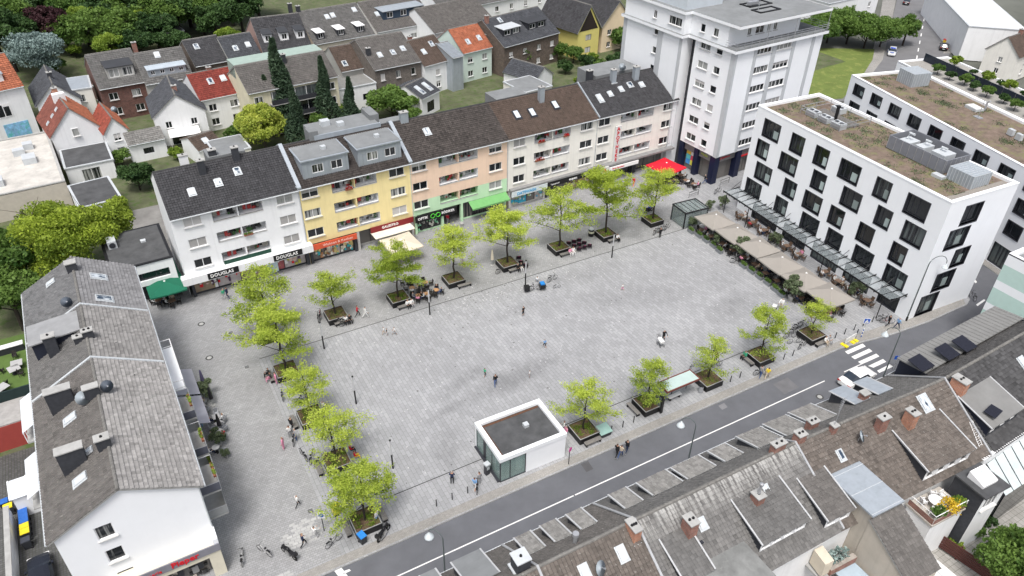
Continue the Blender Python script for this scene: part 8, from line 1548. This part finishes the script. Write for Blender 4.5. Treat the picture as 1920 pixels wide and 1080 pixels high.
def pose(kind):
    J = dict(pelvis=(0,0,.96), waist=(0,.01,1.12), chest=(0,0,1.33), neck=(0,.0,1.49), jaw=(0,.03,1.55), head=(0,.02,1.62), crown=(0,.01,1.69)); V_ = Vector
    def leg(s, hx, kn, an, toe): J['hip'+s] = hx; J['knee'+s] = kn; J['ankle'+s] = an; J['heel'+s] = (an[0],an[1]-.03,an[2]-.05); J['toe'+s] = toe
    def arm(s, sh, el, wr, pa): J['shoulder'+s] = sh; J['elbow'+s] = el; J['wrist'+s] = wr; J['palm'+s] = pa
    if kind in ('stand', 'hold', 'push'):
        for s, x in (('L',-1),('R',1)): leg(s, (x*.1,0,.9), (x*.11,.02,.50), (x*.12,-.01,.10), (x*.14,.15,.03))
    if kind in ('walk', 'walk2'):
        f = 1 if kind == 'walk' else -1
        leg('L', (-.1,0,.9), (-.1,f*.20+.03,.52), (-.1,f*.30-(.0 if f > 0 else .12),.12), (-.11,f*.30+(.15 if f > 0 else .02),.05)); leg('R', (.1,0,.9), (.1,-f*.12+.06,.51), (.1,-f*.34-.02,.14), (.11,-f*.34+.14,.05))
    if kind in ('sit', 'ride'):
        dz = -.46 if kind == 'sit' else -.02
        for k in list(J): J[k] = (J[k][0], J[k][1]-.02, J[k][2]+dz)
        if kind == 'sit':
            for s, x in (('L',-1),('R',1)): leg(s, (x*.1,.05,.50), (x*.13,.46,.50), (x*.13,.47,.10), (x*.14,.63,.03))
        else:
            leg('L', (-.1,.03,.9), (-.12,.32,.70), (-.12,.16,.32), (-.12,.32,.26)); leg('R', (.1,.03,.9), (.12,.28,.62), (.12,.12,.18), (.12,.28,.14))
    dz = -.46 if kind == 'sit' else 0
    for s, x in (('L',-1),('R',1)):
        sh = (x*.19,0,1.42+dz)
        if kind in ('stand',): arm(s, sh, (x*.25,-.02,1.14), (x*.25,.08,.90), (x*.25,.11,.82))
        elif kind in ('walk','walk2'):
            f = (1 if kind == 'walk' else -1)*x; arm(s, sh, (x*.24,-f*.10-.02,1.15), (x*.24,f*.0+.10-f*.16,.93), (x*.24,.13-f*.18,.86))
        elif kind == 'sit': arm(s, sh, (x*.26,.06,.70), (x*.16,.30,.66), (x*.12,.38,.68))
        elif kind in ('push','ride'): arm(s, sh, (x*.25,.20,1.18), (x*.22,.44,1.06), (x*.20,.52,1.05))
        elif kind == 'hold': arm(s, sh, (x*.26,.05,1.16), (x*.12,.28,1.18), (x*.06,.34,1.22))
    return J
REG = {'shoulder':2,'elbow':2,'chest':2,'waist':2,'pelvis':3,'hip':3,'knee':3,'ankle':3,'heel':4,'toe':4,'wrist':0,'palm':0,'neck':0,'jaw':0,'head':0,'crown':1}
PM = {}
def person_mesh(kind, short=False):
    k = (kind, short)
    if k in PM: return PM[k]
    J = pose(kind); me = body(J, EDG, RAD); n0 = len(me.polygons); co = np.empty(len(me.vertices)*3); me.vertices.foreach_get('co', co); co = co.reshape(-1, 3); fs = [list(p.vertices) for p in me.polygons]
    nm = list(J); jp = np.array([J[q] for q in nm]); mi = []
    for f in fs:
        c = co[f].mean(0); best = (9, 'waist', 0)
        for a, b in EDG:
            A_, B_ = np.array(J[a]), np.array(J[b]); t = np.clip(((c-A_)@(B_-A_))/((B_-A_)@(B_-A_)), 0, 1); d = np.linalg.norm(c-A_-(B_-A_)*t)
            if d < best[0]: best = (d, (a, b), t)
        (a, b), t = best[1], best[2]; a_, b_ = a.rstrip('LR'), b.rstrip('LR')
        if a_ == 'shoulder': r = 2
        elif a_ == 'elbow': r = (0 if (short or t > .85) else 2)
        elif (a_, b_) == ('pelvis','waist'): r = 3 if t < .35 else 2
        elif (a_, b_) == ('chest','neck'): r = 2 if t < .8 else 0
        elif a_ in ('jaw','head','neck'): hz_ = c-np.array(J['head']); r = 1 if (hz_[2] > .045 or hz_[1] < -.035) and a_ != 'neck' else 0
        elif a_ in ('knee',): r = 3 if t < (.25 if short else .95) else (0 if short and t < .9 else 4)
        elif a_ in ('ankle','heel'): r = 4
        elif a_ == 'wrist': r = 0
        else: r = REG.get(a_, 2)
        mi.append(r)
    mb = MB(); mb.v = [tuple(q) for q in co]; mb.f = [tuple(f) for f in fs]; mb.m = mi
    for s, x in (('L',-1),('R',1)):            # four fingers and a thumb rooted in the palm
        w, p = Vector(J['wrist'+s]), Vector(J['palm'+s]); d = (p-w).normalized(); sd_ = d.cross(Vector((0,0,1))) if abs(d.z) < .8 else Vector((0,1,0)); sd_.normalize(); cu = Vector((-x*.5,.2,0))
        for i in range(4): q = p+sd_*(.027-.018*i); L = (.075,.085,.08,.06)[i]; mb.tube([q-d*.01, q+d*L*.5, q+d*L*.9+cu*.03], [.010,.009,.006], 4, 0)
        mb.tube([w+d*.03+sd_*.03, w+d*.07+sd_*.055, w+d*.10+sd_*.05+cu*.02], [.012,.010,.007], 4, 0)
    h = Vector(J['head']); mb.add([h+Vector(q) for q in ((-.012,.092,.0),(.012,.092,.0),(0,.118,-.02),(0,.09,.03))], [(0,1,2),(0,2,3),(1,3,2)], 0)
    for x in (-1, 1): mb.box(h.x+x*.032-.012, h.x+x*.032+.012, h.y+.078, h.y+.094, h.z+.008, h.z+.018, 1); mb.box(h.x+x*.088-.01, h.x+x*.088+.01, h.y-.02, h.y+.02, h.z-.03, h.z+.03, 0)
    mb.box(h.x-.025, h.x+.025, h.y+.075, h.y+.094, h.z-.052, h.z-.044, 4)
    PM[k] = mb.mesh('person', [None]*5, True); return PM[k]
CL = {}
def cloth(c):
    if c not in CL: CL[c] = M('cloth_%d' % len(CL), c, .85, .12, 6)
    return CL[c]
SKIN = [(.45,.27,.19),(.38,.22,.15),(.50,.32,.24)]; HAIR = [(.02,.015,.012),(.08,.045,.025),(.25,.17,.09),(.03,.02,.018),(.35,.33,.31)]
WHT, BLK, NAV, RED_, PNK, GRE, JEA, GRY_, BEI_, LBL, YLW, GRN_, ORG = (.75,.75,.74), (.015,.015,.017), (.02,.03,.07), (.5,.02,.04), (.7,.28,.42), (.25,.25,.26), (.06,.10,.22), (.35,.35,.36), (.5,.42,.32), (.20,.36,.6), (.8,.6,.03), (.05,.35,.2), (.75,.28,.12)
def person(label, px, py, kind, top, legs, rz, h=1.0, short=False, hair=None, group=None, xyz=None, shoe=(.3,.3,.3)):
    o = put('person', person_mesh(kind, short), None, xyz or at(px, py), rz); o.scale = (h,)*3; rr = random.Random(label)
    for i, c in enumerate((rr.choice(SKIN), hair or rr.choice(HAIR), top, legs, shoe)): o.material_slots[i].link = 'OBJECT'; o.material_slots[i].material = cloth(c)
    return tag(o, label, 'person', group)
U = [(909,706,'walk',GRN_,BLK,R(-60),.72,'child in green top walking on the square'),(929,724,'walk2',BLK,JEA,R(-20),1.0,'person in black top and blue jeans walking above the pavilion'),(993,708,'stand',WHT,GRY_,R(40),.62,'small child in white behind the pavilion'),(1021,652,'walk',LBL,BLK,R(0),.72,'child in light blue in the middle of the square'),(981,592,'stand',BLK,BLK,R(20),.85,'person all in black on the upper square'),(1167,545,'walk',WHT,PNK,R(30),.6,'small child in white and pink on the right of the square'),(1243,640,'push',BLK,BLK,R(170),1.0,'person in black pushing a pram across the square'),(720,627,'walk',WHT,BEI_,R(90),.65,'child in white left of the pair on the square'),(726,629,'stand',BLK,WHT,R(70),.62,'child in dark top next to the child in white'),(740,628,'walk2',WHT,GRY_,R(80),.68,'child in white and grey right of the pair'),(671,594,'walk',RED_,BLK,R(-100),1.0,'person in red top and black jacket right of the red bicycle planter'),(686,596,'walk2',WHT,WHT,R(-100),.98,'person all in white walking by the upper left planter'),(848,907,'hold',NAV,BLK,R(-30),1.0,'person in navy with hand at the head left of the pavilion'),(559,950,'walk',WHT,BLK,R(-70),.92,'child in white running on the lane'),(533,843,'stand',PNK,PNK,R(60),1.0,'person in pink standing on the lane'),(545,820,'hold',WHT,GRE,R(10),.95,'person in white next to the person in pink'),(556,826,'stand',GRY_,JEA,R(100),1.0,'grey-haired person in grey beside the lane bicycles'),(548,806,'walk',BLK,BLK,R(-40),1.0,'person in black behind the group on the lane'),(890,918,'walk',LBL,WHT,R(-40),.95,'person in blue top and white shorts near the pavilion'),(899,908,'stand',GRY_,GRY_,R(10),1.0,'person in grey beside the bicycle near the pavilion'),(1155,856,'walk',BLK,BLK,R(-65),1.02,'person in black with white bag walking by the road'),(1163,858,'walk2',BEI_,JEA,R(-65),1.0,'person in beige and jeans walking by the road'),(1174,848,'walk',BLK,NAV,R(-65),1.0,'person with dark hair ahead of the pair by the road'),(1424,708,'walk',GRE,JEA,R(-70),1.0,'person in grey wheeling a bicycle past the planter'),(1437,710,'walk2',YLW,BEI_,R(-65),.95,'person in yellow top by the road'),(1463,580,'push',WHT,BEI_,R(110),1.0,'person in white near the hotel terrace'),(1521,597,'stand',WHT,ORG,R(60),1.02,'person in white top and orange trousers by the terrace'),(1663,612,'walk',BLK,BLK,R(-110),1.0,'person in black walking past the hotel corner'),(1680,617,'walk2',LBL,NAV,R(-110),1.0,'person in blue walking past the hotel corner'),(1320,345,'walk',BLK,JEA,R(-130),1.0,'person in black near the bank entrance'),(1335,335,'stand',NAV,BLK,R(-60),1.0,'person in navy at the bank pillar'),(1304,392,'walk',BLK,BLK,R(-160),1.0,'person in black right of the glass lift'),(422,562,'walk',GRN_,GRY_,R(-140),1.0,'person in green outside the perfume shop'),(428,560,'walk2',NAV,NAV,R(-140),1.0,'person in navy outside the perfume shop'),(1187,350,'walk',RED_,ORG,R(-60),1.0,'person in red outside the pharmacy'),(1237,446,'stand',BLK,BLK,R(0),1.0,'person in black by the glass lift bicycles'),(570,1024,'walk',NAV,BLK,R(-80),1.0,'person in navy beside the dark bicycle at the bottom'),(592,1010,'ride',WHT,GRY_,R(-60),.98,'person in white riding the dark bicycle at the bottom'),(519,720,'stand',PNK,PNK,R(90),1.0,'person in pink under the fourth lane tree'),(1007,530,'sit',WHT,LBL,R(-20),.8,'child sitting on the cargo bicycle'),(379,800,'stand',RED_,LBL,R(-60),.95,'person in red and blue under the lilac awning'),(1340,680,'stand',BLK,BLK,R(100),1.0,'person in black behind the bus shelter'),(839,420,'walk',RED_,GRE,R(-40),1.0,'person in red outside the optician'),(708,980,'stand',WHT,LBL,R(40),1.0,'person in white and blue right of the corner planter')]
for px, py, kd, tp, lg, rz, h, lb in U: person(lb, px, py, kd, tp, lg, rz, h, short=h < .9 or 'shorts' in lb)
prm = thing('pram', 'white pram pushed by the person in black', 'pram', (G(1238,648).x,G(1238,648).y,0), R(-100)); MB().add([(-.4,-.22,.55),(.35,-.22,.5),(.35,.22,.5),(-.4,.22,.55),(-.45,-.26,.9),(.4,-.26,.8),(.4,.26,.8),(-.45,.26,.9)], [(3,2,1,0),(0,1,5,4),(1,2,6,5),(2,3,7,6),(3,0,4,7),(4,5,6,7)]).build('basket', M('pram_white', (.65,.65,.64), .7), prm); MB().tube([(-.4,-.2,.9),(-.8,-.2,1.05),(-.8,.2,1.05),(-.4,.2,.9)], .02, 5).tube([(-.3,-.2,.55),(.3,-.2,.2)], .02, 4).tube([(-.3,.2,.55),(.3,.2,.2)], .02, 4).build('chassis', BLACKM, prm)
for x in (-.35,.35):
    for y in (-.24,.24): MB().torus((x,y,.18),(0,1,0),.16,.02,12,4).build('wheel', RUB, prm)
p = dup(prm, 'black and white pram near the hotel terrace', at(1450,583), R(30))
# people sitting on planter benches
for i, (x, y, rz, tp, lg, lb) in enumerate(((65.3,40.45,R(180),WHT,BEI_,'left one of two people sitting on the bench by the crossing'),(65.9,40.45,R(180),GRY_,GRY_,'right one of two people sitting on the bench by the crossing'),(49.4,70.55,R(180),PNK,WHT,'left one of two people on the deck chair planter bench'),(49.9,70.55,R(170),WHT,WHT,'right one of two people on the deck chair planter bench'),(57.3,70.5,R(180),WHT,BLK,'person in white on the pharmacy planter bench'),(41.2,70.5,R(180),BLK,BLK,'left one of two people in black on the green awning planter bench'),(41.7,70.5,R(170),BLK,WHT,'right one of two people on the green awning planter bench'),(17.6,70.3,R(180),WHT,BLK,'left one of two people on the leftmost upper planter bench'),(18.1,70.3,R(180),BLK,BLK,'right one of two people on the leftmost upper planter bench'),(31.0,42.7,R(90),PNK,PNK,'person in pink sitting left of the planter right of the pavilion'),(31.2,43.4,R(60),WHT,GRY_,'person in white sitting left of the planter right of the pavilion'),(55.1,42.9,R(90),GRN_,BLK,'person in teal sitting left of the planter by the person in yellow'),(25.3,69.8,R(180),WHT,BLK,'left one of two people on the cafe planter bench'),(25.8,69.8,R(190),WHT,GRY_,'right one of two people on the cafe planter bench'),(7.2,64.5,R(90),BLK,PNK,'left-facing person on the bench of the fourth lane planter'),(7.2,65.3,R(80),BLK,BLK,'person in black on the bench of the fourth lane planter'),(11.3,50.6,R(-90),RED_,BLK,'person in red on the square side of the second lane planter'),(11.4,49.6,R(-90),RED_,YLW,'person in red and yellow on the square side of the second lane planter'),(10.8,57.6,R(-60),WHT,NAV,'person in white on the square side of the third lane planter'))):
    person(lb, 0, 0, 'sit', tp, lg, rz, 1.0, xyz=(x,y,.02), group='people sitting on planter benches')
# guests on the terraces
TOPS = [(WHT,'white'),(BLK,'black'),(WHT,'white'),(RED_,'red'),(GRY_,'grey'),(BEI_,'beige'),(NAV,'navy'),(PNK,'pink'),(WHT,'white'),(BLK,'black')]
for i, (x, y, rz, grp, td) in enumerate(SEATS):
    c = TOPS[(i*7+i//3) % len(TOPS)]; person('guest in '+c[1]+', '+td.replace('the broad green planter tree','the broad green tree').replace(' side of the table',' side, table'), 0, 0, 'sit', c[0], random.choice((BLK,NAV,GRE,BEI_,JEA)), rz, random.uniform(.94,1.02), xyz=(x,y,.01), group='guests '+grp)
bpy.context.view_layer.update()
